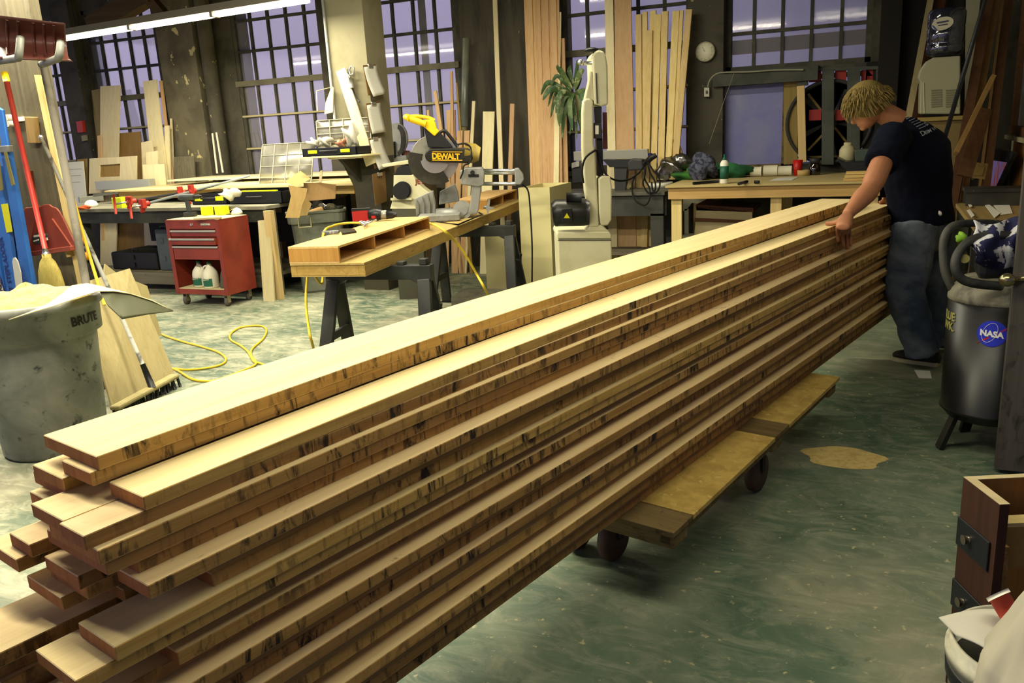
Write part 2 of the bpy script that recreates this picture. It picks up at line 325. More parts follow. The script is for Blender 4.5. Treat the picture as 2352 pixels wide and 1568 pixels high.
# windows
GLASS=clear('dusty_window_glass','#e2dfe0',.5,.05,mn=.008); FR=worn('window_steel','#3a382e','#4c4939',6,rough=.7); RAIL=worn('grey_window_rail','#6b6650','#5b5745',6,rough=.7)
for i,(a,b) in enumerate(wins):
    dz=-.04 if i<2 else (0 if i<5 else .02)
    rows=[2.98+dz,2.62+dz,1.84+dz,1.44+dz]; meet=2.24+dz
    if i==5: rows=[3.0,2.64,2.285]; 
    zb=1.03 if i<5 else 1.93
    f=M().bb(a,a+.05,8.70,8.78,zb,ZT).bb(b-.05,b,8.70,8.78,zb,ZT).bb(a,b,8.70,8.78,zb,zb+.05).bb(a,b,8.70,8.78,ZT-.05,ZT)
    o=struct('window_%d'%(i+1),f,FR,origin=((a+b)/2,8.70,zb)); 
    mu=M(); 
    for j in range(1,5): x=a+(b-a)*j/5; mu.bb(x-.016,x+.016,8.715,8.75,zb,ZT)
    for z in rows: mu.bb(a+.05,b-.05,8.705,8.745,z-.016,z+.016)
    struct('muntin_bars',mu,FR,o)
    if i<5:
        struct('meeting_rail',M().bb(a-.02,b+.02,8.66,8.72,meet-.035,meet+.03),RAIL,o)
        struct('bar_ledge',M().bb(a+.01,b-.01,8.68,8.715,1.84+dz-.008,1.84+dz+.014).bb(a+.01,b-.01,8.68,8.715,1.44+dz-.008,1.44+dz+.014),mat('pale_ledge','#a79d76',.8),o)
    else: struct('wooden_rail',M().bb(a+.05,b-.05,8.76,8.80,2.10,2.23),wood('rail_wood','#6e5a34','#54431f',0),o)
    struct('pane',M().bb(a+.04,b-.04,8.735,8.739,zb+.04,ZT-.04),GLASS,o)
    struct('window_sill',M().bb(a-.02,b+.02,8.64,8.70,zb-.05,zb),FR,o)
# poles outside the left windows
for x,lab in ((-11.1,'thin upright pole outside the leftmost window behind the panes'),(-9.33,'thin upright pole outside the second window from the left'),(-6.58,'thin upright pole outside the window behind the plastic organizer lids'),(-5.13,'thin upright pole outside the window behind the grey concrete column')):
    solo('pole',M().cyl((x,9.35,0),(x,9.35,3.7),.045),mat('pole_paint','#8d8a76',.8),lab,'pole','poles outside the windows')
struct('trim_beam',M().bar(PY(8.1)(212,62),PY(8.1)(345,-15),.22,.16,(0,1,0)).bar(PY(8.1)(330,-20),PY(8.1)(380,40),.12,.10,(0,1,0)),wood('roof_timber','#5c4a2c','#46371f',0),origin=(-9,8.1,3.2))
struct('trim_ground_outside',M().bb(-14,4.2,9.1,30,-.3,-.02),mat('outside_ground','#4a4a4a',.9)) if False else None
# right of window 6: heavy lintel, single pane, boarded opening with fan
struct('trim_lintel',M().bb(-1.52,-.56,8.50,8.69,1.80,1.93),worn('grey_green_steel','#42443a','#35372f',5,rough=.7),origin=(-1,8.6,1.8))
wm=M().bb(-1.43,-.12,WL+.12,9.0,1.8,1.93)
o=struct('window_7',M().bb(-1.50,-1.44,8.66,8.72,1.0,1.82).bb(-.88,-.84,8.66,8.72,1.0,1.82).bb(-1.5,-.84,8.66,8.72,1.0,1.04),worn('flaking_brown_paint','#6e5b33','#3b3326',9,rough=.8),origin=(-1.15,8.69,1.0))
struct('pane',M().bb(-1.44,-.88,8.675,8.68,1.04,1.80),worn('milky_blue_pane','#6a6ca8','#8385a2',3,.3,.75,rough=.35),o)
# ------------------------------------------------------------------ the big lumber stack
TH=R(75.3); AD=V((math.cos(TH),math.sin(TH),0)); AN=V((AD.y,-AD.x,0)); T=.0262
FACE=wood('rough_plank_face','#e2cc9a','#d2b680',0,stain='#8d7048',sa=.62,sb=.74,var=.14); EDGE=wood('rough_plank_edge','#c29a58','#9c7438',0,stain='#2b241c',sa=.50,sb=.62,gs=1.6,var=.35,ss=(13,3.2)); ENDG=wood('rough_plank_end_grain','#a9713c','#85532a',2,stain='#6b4526',var=.2)
def plank(z,bl,br,a0,a1,label,seed,group=None,t=T):
    rn=random.Random(seed); L=a1-a0; n=14; m=M(); dr=.021*max(0,min(1,(z-.66)/.34))
    vs=[]; w1=rn.uniform(0,6); w2=rn.uniform(0,6)
    for i in range(n+1):
        x=L*i/n; a=a0+x; dz=-dr*(max(0,1.9-a)/1.3)**1.6
        e1=.0025*math.sin(1.7*x+w1); e2=.0025*math.sin(1.3*x+w2)
        vs+=[V((x,-(br-br)+0,0))]*0
        for y,zz in ((0+e1,z-t),(0+e1,z),((br-bl)+e2,z),((br-bl)+e2,z-t)): vs.append(V((x,y,zz+dz)))
    fs=[];mi=[]
    for i in range(n):
        k=4*i; fs+=[(k,k+4,k+5,k+1),(k+1,k+5,k+6,k+2),(k+2,k+6,k+7,k+3),(k+3,k+7,k+4,k)]; mi+=[1,0,1,0]
    fs+=[(0,1,2,3),(4*n+3,4*n+2,4*n+1,4*n)]; mi+=[2,2]
    m.v=vs; m.f=fs; m.sm=[False]*len(fs); m.mi=mi
    mw=Matrix.Translation(AD*a0+AN*br)@Matrix.Rotation(TH,4,'Z')
    d=bpy.data.meshes.new('plank'); z0=z-t; d.from_pydata([(p.x,p.y,p.z-z0) for p in m.v],[],m.f)
    for q in (FACE,EDGE,ENDG): d.materials.append(q)
    d.polygons.foreach_set('material_index',mi); d.update()
    o=bpy.data.objects.new('plank',d); COL.objects.link(o); o.location=AD*a0+AN*br+V((0,0,z0)); o.rotation_euler=(0,0,TH)
    b=o.modifiers.new('bevel','BEVEL'); b.width=.0015; b.segments=1; b.limit_method='ANGLE'
    return tag(o,label,'plank',group or 'rough-sawn planks in the big stack')
A1=5.45
planks=[ # layer, left, right, near end, far end, label
(0,-1.661,-1.446,.607,5.12,'topmost wide pale plank lying along the top of the big lumber stack'),
(1,-1.56,-1.444,.592,5.2,'narrow plank directly under the topmost plank, its near end poking out to the left'),
(2,-1.44,-1.32,.617,5.40,'pale plank with a broad lit top face, just below the topmost pair'),
(2,-1.66,-1.53,.578,5.0,'short-looking plank end on the left rear corner, just below the topmost plank'),
(3,-1.407,-1.318,.512,5.38,'right of two planks lying flush side by side near the top'),
(3,-1.54,-1.411,.520,5.3,'left of two planks lying flush side by side near the top'),
(3,-1.70,-1.545,.59,5.1,'plank end on the left side, directly below the short-looking rear corner plank'),
(4,-1.48,-1.299,.522,5.42,'plank with a thin lit strip, directly below the flush side-by-side pair'),
(4,-1.665,-1.485,.565,5.2,'third plank down on the left rear corner of the stack'),
(5,-1.52,-1.305,.531,5.4,'plank whose grey-stained edge and torn corner stick out at the near end'),
(5,-1.68,-1.525,.75,5.2,'set-back plank on the left side, fourth down at the rear corner'),
(6,-1.42,-1.312,.585,5.42,'reddish mottled plank flush below the grey-stained one, its near end set back'),
(6,-1.63,-1.54,.505,5.2,'upper of the two grey plank ends jutting out to the far left'),
(7,-1.37,-1.258,.572,5.45,'plank with a wide bright lit strip along its top, upper third of the stack'),
(7,-1.53,-1.395,.52,5.3,'dark-grained short plank end in the shaded recess at the near end'),
(7,-1.69,-1.56,.485,5.3,'lower of the two grey plank ends jutting out to the far left'),
(8,-1.36,-1.315,.60,5.4,'shaded plank tucked directly under the bright-strip plank'),
(8,-1.545,-1.40,.53,5.3,'plank hugging the underside of the dark-grained end in the recess'),
(9,-1.40,-1.285,.70,5.45,'plank whose near end is set back with a square dark end, below the bright-strip plank'),
(9,-1.59,-1.45,.505,5.3,'brown plank end on the left, just below the shaded recess'),
(10,-1.39,-1.262,.502,5.45,'wide grey plank end with a small black knot, sheltered under the recess'),
(10,-1.60,-1.42,.60,5.3,'shaded plank lying left of the one with the black knot'),
(11,-1.41,-1.268,.438,5.45,'greyish wide plank end near the bottom left of the picture'),
(11,-1.61,-1.455,.22,5.2,'long pale plank running out past the left edge of the picture'),
(12,-1.40,-1.31,.60,5.45,'recessed dark plank below the greyish wide plank end'),
(12,-1.62,-1.46,.28,5.2,'plank lying under the long pale one at the left edge of the picture'),
(13,-1.42,-1.276,.607,5.45,'plank with a lit edge whose cut end shows at the bottom of the recess'),
(14,-1.43,-1.305,.40,5.45,'blotched plank flush below the one with the lit cut end')]
low=[-1.248,-1.298,-1.276,-1.244,-1.31,-1.264,-1.31,-1.24,-1.29,-1.262,-1.31,-1.286]
desc=['with a torn splintery lit top edge','dark and slightly set back','with a warm orange lit strip','with a broad brightest strip','deeply recessed and dark brown','with a thin grey lit line','recessed between two protruding neighbours','with a bright strip and rubbed edge','dark with a straight sawn edge','with a dull lit strip','narrow and shaded just above the cart','lowest of all, resting on the low cart']
for i,(b,dd) in enumerate(zip(low,desc)):
    planks.append((15+i,-1.44,b,.42+.05*((i*7)%4),5.45,'plank %s, %s, right side of stack'%(dd,['eleventh','tenth','ninth','eighth','seventh','sixth','fifth','fourth','third','second','next to bottom','bottom'][i]+(' from bottom' if i<10 else ''))))
for i,(k,bl,br,a0,a1,lab) in enumerate(planks): plank(1.0-.027*k,bl,br,a0,a1,lab,i)
for k in range(12,27,1):
    if k in (12,): continue
    o=plank(1.0-.027*k,-1.63,-1.45,.36+.03*(k%3),5.2,'%s plank from the bottom in the shaded left column of the big stack'%['lowest','second','third','fourth','fifth','sixth','seventh','eighth','ninth','tenth','eleventh','twelfth','thirteenth','fourteenth'][26-k],100+k,'planks on the shaded left side of the stack')
# ------------------------------------------------------------------ low cart under the stack
RZ=TH+R(-1.6)
dl=thing('lumber_cart','low wooden platform cart carrying the big lumber stack','cart',AD*3.0-AN*1.36,TH)
def AB(a,b,z): return AD*a+AN*b+V((0,0,z))
def slab(m,a0,a1,b0,b1,z0,z1,k=0.0):
    P=[AB(a,b+k*(a-2.1),z) for z in(z0,z1) for a,b in((a0,b0),(a1,b0),(a1,b1),(a0,b1))]; return m.hexa(P)
K=-.035; ZD=.271
OSB=worn('osb_panel','#b5994f','#a08440',14,.4,.6,rough=.8,c3='#c0a55e',s3=30,a3=.58,b3=.66); OLD=wood('dirty_plank','#7d6a42','#57472b',1,stain='#2c2418',sa=.55,sb=.7)
for a0,a1,mt,nm in ((2.10,2.24,OLD,'cross_plank'),(2.245,3.02,OSB,'deck_panel'),(3.025,3.19,OLD,'cross_plank'),(3.195,3.93,OSB,'deck_panel')):
    mesh(nm,slab(M(),a0,a1,-1.62,-1.09,ZD-.018,ZD,K),mt,dl,bevel=.002)
for a0 in (2.12,3.03,3.80): mesh('deck_beam',slab(M(),a0,a0+.11,-1.62,-1.10,ZD-.075,ZD-.019,K),OLD,dl,bevel=.012)
for b0 in (-1.62,-1.15): mesh('side_rail',slab(M(),2.12,3.9,b0,b0+.04,ZD-.06,ZD-.0185,K),OLD,dl,bevel=.003)
for a,b in ((2.28,-1.42),(2.28,-1.57),(3.08,-1.22),(3.08,-1.55),(3.78,-1.42),(3.78,-1.57)):
    c=AB(a,b,.085); wv=AN
    wh=mesh('wheel',M().lathe([(.02,-.022),(.075,-.022),(.085,-.012),(.085,.012),(.075,.022),(.02,.022)],c,24,ax=AN),mat('brown_wheel','#4a3524',.6),dl)
    f=M(); 
    for s in (-1,1): f.bar(c+AN*.03*s,c+AN*.03*s+V((0,0,.112)),.03,.004,up=AN)
    f.box(c+V((0,0,.110)),(.07,.07,.006)); mesh('fork',f,DARK,wh)
def px(pl,*pts): return [pl(x,y) for x,y in pts]
def pext(m,pl,pts,t):            # outline seen on a real plane, given real thickness t away from the viewer
    n=pl.n.normalized(); 
    if n.dot(FW)<0: n=-n
    return m.ext(px(pl,*pts),n*t)
def bx(name,label,cat,x0,x1,y0,y1,z0,z1,mt,bevel=.004,group=None): return solo(name,M().bb(x0,x1,y0,y1,z0,z1),mt,label,cat,group,bevel=bevel)
# ---- wooden post at the left
YP=3.62; PO=PY(YP); xr=PO(92,150).x
trim(M().bb(xr-.62,xr,YP,YP+.07,0,3.6),wood('old_post_boards','#6f6852','#554e3b',2,stain='#2e2b24',sa=.55,sb=.7,gs=.6))
solo('pine_strip',pext(M(),PY(YP-.03),[(78,172),(92,172),(197,680),(184,680)],.025),PINEZ,'long pine strip fixed upright along the corner of the left wooden post','wood strip')
solo('conduit_pipe',M().tube([PD(98,140,4.78),PD(152,400,4.74),PD(196,640,4.7),PD(212,760,4.66)],.022,10),worn('grey_pipe','#7d776a','#5d584d',5),'grey steel conduit running down beside the left wooden post','pipe')
solo('yellow_pole',M().tube([PD(112,232,4.85),PD(150,390,4.8),PD(205,585,4.76),PD(240,700,4.72)],.009,8),mat('yellow_paint','#cfa51c',.5),'thin yellow pole leaning beside the conduit at the left post','pole')
solo('wood_block',pext(M(),PY(YP-.04),[(56,268),(77,269),(83,329),(63,329)],.035),wood('block_wood','#a48a55','#8a7044',2),'short pale wood block screwed to the left post beside the broom handle','wood block',bevel=.003)
t=thing('broom_holder','white spring clip holding the red broom handle on the left post','tool holder',PY(YP-.05)(33,275))
mesh('base_plate',pext(M(),PY(YP-.012),[(17,270),(53,268),(54,278),(18,281)],.01),WHT,t,bevel=.002)
for a in ((18,263,27,290),): 
    p=PY(YP-.05)(a[0]+3,270); q=PY(YP-.05)(a[0]+6,284); mesh('roller',M().cyl(p+V((0,-.02,0)),p+V((0,.03,0)),.018),WHT,t); mesh('roller',M().cyl(q+V((0,-.02,0)),q+V((0,.03,0)),.018),WHT,t)
# ---- broom
P0=PY(3.52)(10,165); P1=PY(3.50)(104,572); P2=PY(3.49)(122,668); d=(P2-P1).normalized()
t=thing('broom','corn broom with a red handle standing upright against the left wooden post','broom',(P2.x,P2.y,0.42))
hp=mesh('handle',M().cyl(P0,P1,.0155,.0155,14),mat('red_handle_paint','#a3332a',.4),t); mesh('grip_cap',M().cyl(P0,P0+(P1-P0).normalized()*.055,.018),YEL,hp)
mesh('ferrule',M().cyl(P1-d*.005,P1+d*.03,.017,.022),STEEL,t)
STRAW=wood('straw','#b7a659','#8f7f3c',2,gs=3)
cc=P1+d*.03; ln=.30; ax=V((1,0,0)).cross(d).normalized()
mesh('bristles',M().loft([(cc+d*ln*s,V((1,0,0))*a,ax*b) for s,a,b in ((0,.032,.02),(.08,.034,.022),(.16,.06,.03),(.35,.088,.038),(.6,.103,.042),(.85,.112,.042),(1.0,.115,.04))]),STRAW,t)
for s,a in ((.70,.108),): mesh('stitching',M().tube([cc+d*ln*s+V((math.cos(k/20*2*PI)*a,0,0))+ax*math.sin(k/20*2*PI)*.046 for k in range(20)],.003,6,closed=True),mat('red_thread','#7a2a1c'),t)
# ---- red scoop hung behind the broom
pl=PY(3.565)
t=thing('scoop_shovel','red plastic scoop shovel hung on the left post behind the broom','shovel',pl(110,588))
out=[(50,487),(58,477),(76,475),(80,471),(92,474),(98,470),(112,469),(120,475),(128,477),(136,486),(146,505),(160,535),(172,558),(173,568),(168,572),(120,578),(70,588),(62,560),(55,520)]
sm_=M(); pext(sm_,pl,out,.012); sm_.bar(pl(64,584)+V((0,-.012,0)),pl(171,569)+V((0,-.012,0)),.03,.035,(0,1,0))
RS=worn('faded_red_plastic','#87402f','#773629',3,rough=.45); mesh('blade',sm_,RS,t,bevel=.004)
mesh('stiffening_rib',M().bar(pl(122,502)+V((0,-.006,0)),pl(166,565)+V((0,-.006,0)),.006,.01,(0,1,0)),RS,t); mesh('stiffening_rib',M().bar(pl(85,490)+V((0,-.006,0)),pl(70,575)+V((0,-.006,0)),.006,.01,(0,1,0)),RS,t)
mesh('handle',M().tube([pl(72,392)+V((0,-.005,0)),pl(88,480)+V((0,-.01,0))],.014,10),RS,t)
c=pl(93,547); st=M().ext([c+V((math.cos(a*PI/12)*.078,-.004,math.sin(a*PI/12)*.034+math.cos(a*PI/12)*.012)) for a in range(24)],(0,.003,0)); s=mesh('sticker',st,mat('dark_sticker','#3c4440',.6),t,label='dark oval sticker with a white swoosh')
mesh('swoosh',M().bar(c+V((-.05,-.006,.012)),c+V((.055,-.006,.024)),.003,.012,(0,0,1)).bar(c+V((-.06,-.006,-.018)),c+V((-.01,-.006,-.008)),.003,.008,(0,0,1)).bar(c+V((.03,-.006,-.012)),c+V((.07,-.006,-.002)),.003,.016,(0,0,1)),WHT,s)
mesh('foam_foot',M().cyl(pl(156,578),pl(161,586),.02),mat('cork','#a68c52',.8),t) if False else None
solo('wood_peg',M().cyl(PY(3.58)(158,574),PY(3.58)(163,589),.026,.024),wood('peg_wood','#b59a5a','#9a8048',2),'short round wooden peg on the left post under the red scoop','peg')
# ---- blue stepladder
t=thing('stepladder','folded blue fiberglass stepladder leaning at the far left edge behind the trash can','ladder',(PY(3.4)(30,690).x-.05,3.4,0))
BLU=worn('blue_fiberglass','#2f68b8','#2658a0',3,rough=.45); la=PY(3.38); lb=PY(3.50)
def rail(pl,a,b,c_,d_,t_): 
    q=px(pl,a,b,c_,d_); f=lambda p,e: e+(e-p)*(e.z/(p.z-e.z)); q2=[q[0],q[1],f(q[1],q[2]),f(q[0],q[3])]; return M().ext(q2,(0,t_,0))
r1=mesh('rail',rail(la,(0,345),(19,345),(82,690),(58,690),.03),BLU,t,bevel=.004); r2=mesh('rail',rail(la,(-24,400),(-1,380),(42,690),(18,690),.03),BLU,t,bevel=.004); r3=mesh('rail',rail(lb,(-8,345),(10,345),(70,690),(50,690),.03),BLU,t,bevel=.004)
mesh('rail',rail(la,(-60,420),(-34,420),(14,690),(-12,690),.03),BLU,t,bevel=.004)
mesh('rear_rail',rail(lb,(-8,245),(4,252),(22,360),(5,360),.02),BLU,t,bevel=.004)
mesh('top_bracket',pext(M(),PY(3.36),[(-10,336),(19,334),(20,349),(-8,351)],.03),ALU,t,bevel=.003)
mesh('spreader_bar',pext(M(),PY(3.34),[(8,349),(14,349),(33,424),(26,427)],.006),mat('old_brass','#8d8447',.5,.5),t)
mesh('spreader_bar',pext(M(),PY(3.34),[(-12,352),(-4,352),(6,436),(-4,440)],.006),mat('old_brass','#8d8447',.5,.5),t)
mesh('caution_label',pext(M(),PY(3.374),[(2,469),(17,467),(28,532),(15,534)],.003),mat('label_yellow','#d4cf1a',.6),t,label='yellow caution label')
o_=la(31,661); u_=(la(13,573)-o_); ex=u_.normalized(); ey=V((0,-1,0)).cross(ex)*-1
mesh('lettering',lettering(M(),"8' STEPLADDER",.052,la(32,668)+V((.0,-.004,0)),ex,ex.cross(V((0,-1,0)))*-1,.01,squash=.95),mat('ladder_print','#1c2c6c',.5),r2,label='dark printed words 8\' STEPLADDER')
oc=la(3,668); mesh('maker_badge',M().ext([oc+V((math.cos(a*PI/12)*.035,-.004,math.sin(a*PI/12)*.11))+V((0,0,0)) for a in range(24)],(0,.003,0)),mat('badge_blue','#27246e',.5),t)
bd=mesh('badge_center',M().ext([oc+V((math.cos(a*PI/12)*.026,-.006,math.sin(a*PI/12)*.095)) for a in range(24)],(0,.003,0)),WHT,t)
mesh('lettering',lettering(M(),"WERNER",.04,oc+V((.014,-.009,-.085)),(0.12,0,1),(-1,0,.12),.02),BLK,bd,label='black letters WERNER')
# white paddle leaning on the ladder
solo('paint_paddle',pext(M(),PY(3.33),[(28,600),(30,592),(34,591),(40,600),(47,625),(52,672),(44,690),(38,672)],.006),mat('paddle_white','#c9c6b8',.6),'slim white paint paddle with a rounded tip standing in front of the blue ladder','paddle')
# ---- maroon snow shovel on brackets near the ceiling
t=thing('snow_shovel','maroon snow shovel blade resting on grey brackets high on the left post','shovel',PD(80,140,4.75))
def sh(u,v):
    x=-20+u*168+ (0 if v<.9 else (v-.9)*100*u); yt=33+u*20; yb=134+u*6; y=yt+(yb-yt)*v; dep=4.42+.16*math.sin(PI*min(1,v*.9))
    return PD(x+v*v*8*u,y,dep)
MAR=worn('maroon_plastic','#4e2a22','#41221b',3,rough=.35)
bl=mesh('blade',M().grid(sh,24,14,FW*.012),MAR,t)
for u in (.22,.37,.58,.72,.86): mesh('rib',M().tube([sh(u,v/12)-FW*.004 for v in range(1,12)],.008,8),MAR,bl)
for a,b,c_,d_ in (((47,86),(43,128),(36,134),(-15,142)),((140,96),(135,130),(126,137),(95,148))):
    solo('wall_bracket',M().tube(smooth_path([PD(*a,4.36),PD(*b,4.34),PD(*c_,4.4),PD(*d_,4.62)],5),.02,10),worn('grey_bracket','#63645c','#55554e',9,rough=.5),'grey curved bracket %s the maroon snow shovel'%('under the middle of' if a[0]<100 else 'under the right end of'),'bracket','brackets under the snow shovel')
# ---- trash can with laminate offcut
F0=PZ(0)(140,1056); dh=V((FW.x,FW.y,0)).normalized(); dh=(V((F0.x,F0.y,0))).normalized(); TC=F0+dh*.255
GC=worn('scuffed_grey_plastic','#8c8d82','#63655c',3.5,.4,.66,rough=.5,c3='#34352f',s3=12,a3=.6,b3=.7)
t=thing('trash_can','large grey round plastic trash can heaped with sawdust in the left foreground','trash can',TC)
body=[(.235,0),(.25,.02),(.285,.60),(.287,.61),(.314,.618),(.320,.75),(.336,.755),(.345,.775),(.34,.795),(.325,.802),(.310,.80),(.305,.76),(.275,.6),(.24,.03),(.0,.03)]
mesh('body',M().lathe(body,TC,56),GC,t)
lf=(-dh).cross(V((0,0,1))); lf=V((-dh.y,dh.x,0)) 
hc=TC-dh*.22-V((dh.y,-dh.x,0))*.24; hs=(hc-TC); hs.z=0; hs.normalize(); sd=V((-hs.y,hs.x,0))
mesh('handle',M().tube(smooth_path([TC+hs*.31+sd*.10+V((0,0,.75)),TC+hs*.355+sd*.09+V((0,0,.74)),TC+hs*.36+sd*.09+V((0,0,.64)),TC+hs*.36-sd*.09+V((0,0,.64)),TC+hs*.355-sd*.09+V((0,0,.74)),TC+hs*.31-sd*.10+V((0,0,.75))],5),.013,8),GC,t)
vs,fs=textv('BRUTE',.062,.03); w0=max(v.x for v in vs); a0=math.atan2(-dh.y,-dh.x)
m=M(); r_=.3215
m.add([TC+V((math.cos(a0+ .52+(v.x)/r_)*(r_+v.z-.001),math.sin(a0+.52+(v.x)/r_)*(r_+v.z-.001),.672+v.y)) for v in vs],fs); mesh('lettering',m,mat('worn_black_print','#2a2b28',.7),t,label='worn black letters BRUTE')
mm=M(); 
for k in range(1,14):
    pass
def mound(u,v):
    a=v*2*PI; r=.29*u; h=.80+.075*(1-u)**.8+.012*math.sin(7*a+3)*u+.01*math.sin(13*u+2*a); return TC+V((math.cos(a)*r,math.sin(a)*r,h-.03*u))
so=solo('sawdust_heap',M().grid(mound,12,36),worn('sawdust','#c4ad6c','#b39a58',30,rough=.95,bump=.6),'heap of tan sawdust filling the large trash can','sawdust'); so['kind']='stuff'
N_=[(20,733,3.5),(75,716,3.55),(130,700,3.62),(180,682,3.68),(225,668,3.75),(262,668,3.80),(300,674,3.90),(350,690,4.0),(398,714,4.1)]
F_=[(90,710,3.66),(125,688,3.85),(165,655,4.2),(200,650,4.28),(225,655,4.28),(262,664,4.22),(300,673.5,4.2),(350,689,4.15),(398,713,4.12)]
def lam(u,v):
    i=min(7,int(u*8)); f=u*8-i; a=V(PD(*N_[i])).lerp(PD(*N_[i+1]),f); b=V(PD(*F_[i])).lerp(PD(*F_[i+1]),f); q=a.lerp(b,v); q.z+=.0*math.sin(PI*v)*max(0,1-u*1.2); return q
t=thing('laminate_offcut','thin cream laminate sheet bowed over the sawdust-filled trash can','sheet offcut',PD(240,700,3.8))
mesh('top_sheet',M().grid(lam,32,8,(0,0,-.003)),worn('cream_laminate','#ddd3a2','#cdbd80',3,rough=.5),t)
G_=[(235,680,3.76),(248,703,3.74),(280,733,3.72),(340,722,3.9),(396,715,4.09)]
H_=[(228,668,3.77),(262,668.5,3.81),(300,674.5,3.91),(350,690.5,4.01),(398,713,4.1)]
def flap(u,v):
    i=min(3,int(u*4)); f=u*4-i; a=V(PD(*H_[i])).lerp(PD(*H_[i+1]),f); b=V(PD(*G_[i])).lerp(PD(*G_[i+1]),f); return a.lerp(b,v)
mesh('drooping_flap',M().grid(flap,20,8,FW*.003),mat('olive_flap','#4a4b30',.5),t,label='dark olive flap hanging over the rim')  # hanging flap coloured a darker olive than the cream top sheet
# black bin behind at the picture edge
t=thing('black_bin','black plastic bin partly hidden behind the large trash can at the left edge','bin',PZ(0)(-20,1000)+V((-.25,.1,0))); q=t.location
mesh('body',M().lathe([(.17,0),(.2,.4),(.21,.41),(.21,.43),(.19,.43),(.16,.02),(0,.02)],q,32),BLK,t); mesh('rim',M().lathe([(.2,.405),(.222,.41),(.222,.435),(.2,.435)],q,32),BLK,t)
# ---- push broom
hb=PZ(.10)(349,884); ht=PY(3.58)(95,316)
t=thing('push_broom','push broom with a long worn grey handle leaning diagonally on the left post','push broom',(hb.x,hb.y,0))
mesh('handle',M().tube([ht,ht.lerp(hb,.5),hb+(ht-hb).normalized()*.12],[.011,.012,.0125],12),worn('worn_white_handle','#9c9b92','#4e4b42',12,.5,.62,rough=.5),t)
mesh('handle_tip',M().ell(ht,.016),STEEL,t)
mesh('socket',M().cyl(hb+(ht-hb).normalized()*.14,hb-V((0,0,.02)),.016,.022),BLK,t)
e0=PZ(.075)(262,938); e1=PZ(.075)(403,862); mid=e0.lerp(e1,.5); dd=(e1-e0).normalized()
mesh('block',M().bar(e0,e1,.065,.03),wood('broom_block','#a89b6c','#8c8058',0),t,bevel=.012)
bk=M(); rn=random.Random(3)
L_=(e1-e0).length
for k in range(70):
    p=e0+dd*(L_*(k+.5)/70)+dd.cross(V((0,0,1)))*rn.uniform(-.02,.02); bk.cyl(p-V((0,0,.012)),p+V((rn.uniform(-.012,.012),rn.uniform(-.012,.012),-p.z+.002)),.006,.009,6)
mesh('bristles',bk,BLK,t)
# ---- panel leaning behind the can
B0=PZ(.002)(258,936); B1=PZ(.002)(407,872); xt=B0.x-.22
T0=PX(xt)(180,652); T1=PX(xt)(298,616); 
solo('plywood_offcut',M().ext([B0,B1,T1,T0],(-.014,0,-.003)),wood('dull_plywood','#c1b083','#ab9a6c',2,var=.05),'pale plywood sheet leaning on its edge between the large trash can and push broom','panel')
B2=PZ(.002)(400,800); B3=PZ(.002)(355,760); 
solo('plywood_offcut',M().ext([PX(xt-.12)(232,612),PX(xt-.12)(240,607),PX(xt-.12)(262,628),PX(xt-.12)(340,720),PX(xt-.12)(330,656),PX(xt-.12)(312,660)][:0] or [PX(xt-.1)(236,660),PX(xt-.1)(242,606),PX(xt-.1)(275,632),PX(xt-.1)(338,656),PX(xt-.1)(372,770),PX(xt-.1)(300,800)],(-.012,0,0)),wood('dull_plywood','#c1b083','#ab9a6c',2),'second plywood offcut whose pointed corner shows behind the leaning plywood sheet','panel')
# ---- things hanging beside the post
for k,(x,y,lab) in enumerate(((187,552,'topmost of the yellow spring clamps hanging beside the left post'),(201,588,'orange-yellow spring clamp hanging in the middle beside the left post'),(192,628,'lowest yellow spring clamp hanging beside the left post'))):
    c=PD(x,y,6.2); t=thing('spring_clamp',lab,'clamp',c-V((0,0,.05)),0,'spring clamps beside the left post')
    mesh('body',M().ell(c,(.032,.022,.032)).cyl(c,c+V((.02,0,.07)),.014,.009),mat('clamp_amber','#c98a1e',.5),t); mesh('jaw',M().bar(c+V((-.01,0,-.02)),c+V((.05,0,-.10)),.012,.014).bar(c+V((.01,0,-.02)),c+V((.0,0,-.11)),.012,.014),BLK,t)
solo('spirit_level',M().bar(PD(127,338,5.6),PD(160,480,5.55),.02,.04,(1,0,0)),mat('level_orange','#a8431c',.5),'narrow orange spirit level standing behind the pine strip of the left post','level',bevel=.002)
solo('fire_alarm',pext(M(),PY(8.5),[(174,279),(188,277),(191,304),(178,305)],.05),mat('alarm_red','#b93325',.5),'small red alarm box on the window post at the far left','alarm box',bevel=.004)
solo('switch_box',pext(M(),PY(8.5),[(186,312),(195,310),(197,323),(188,325)],.04),mat('dusty_grey','#8d8766',.7),'small grey switch box just below the red alarm box','switch box',bevel=.003)
# ---- long left workbench
t=thing('workbench','long dark workbench with a dusty grey top behind the red rolling tool cabinet','workbench',(-6.75,7.2,0))
TOP=worn('dusty_bench_top','#8a8672','#747160',5,.4,.6,rough=.85,c3='#c0b17c',s3=20,a3=.66,b3=.72); BD=worn('black_green_paint','#2c2d26','#3c3c31',5,rough=.7,c3='#857a4e',s3=16,a3=.7,b3=.74)
mesh('bench_top',M().bb(-8.7,-5.46,6.50,7.90,.875,.91),TOP,t,bevel=.003); mesh('apron',M().bb(-8.18,-5.50,6.54,6.58,.75,.874),BD,t)
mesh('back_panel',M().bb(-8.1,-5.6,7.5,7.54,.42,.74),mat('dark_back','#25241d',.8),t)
for x,y in ((-8.14,6.58),(-5.54,6.58),(-8.14,7.80),(-5.54,7.80)): mesh('leg',M().bb(x-.06,x+.06,y,y+.09,0,.874),BD if x<-6 else GREYW,t)
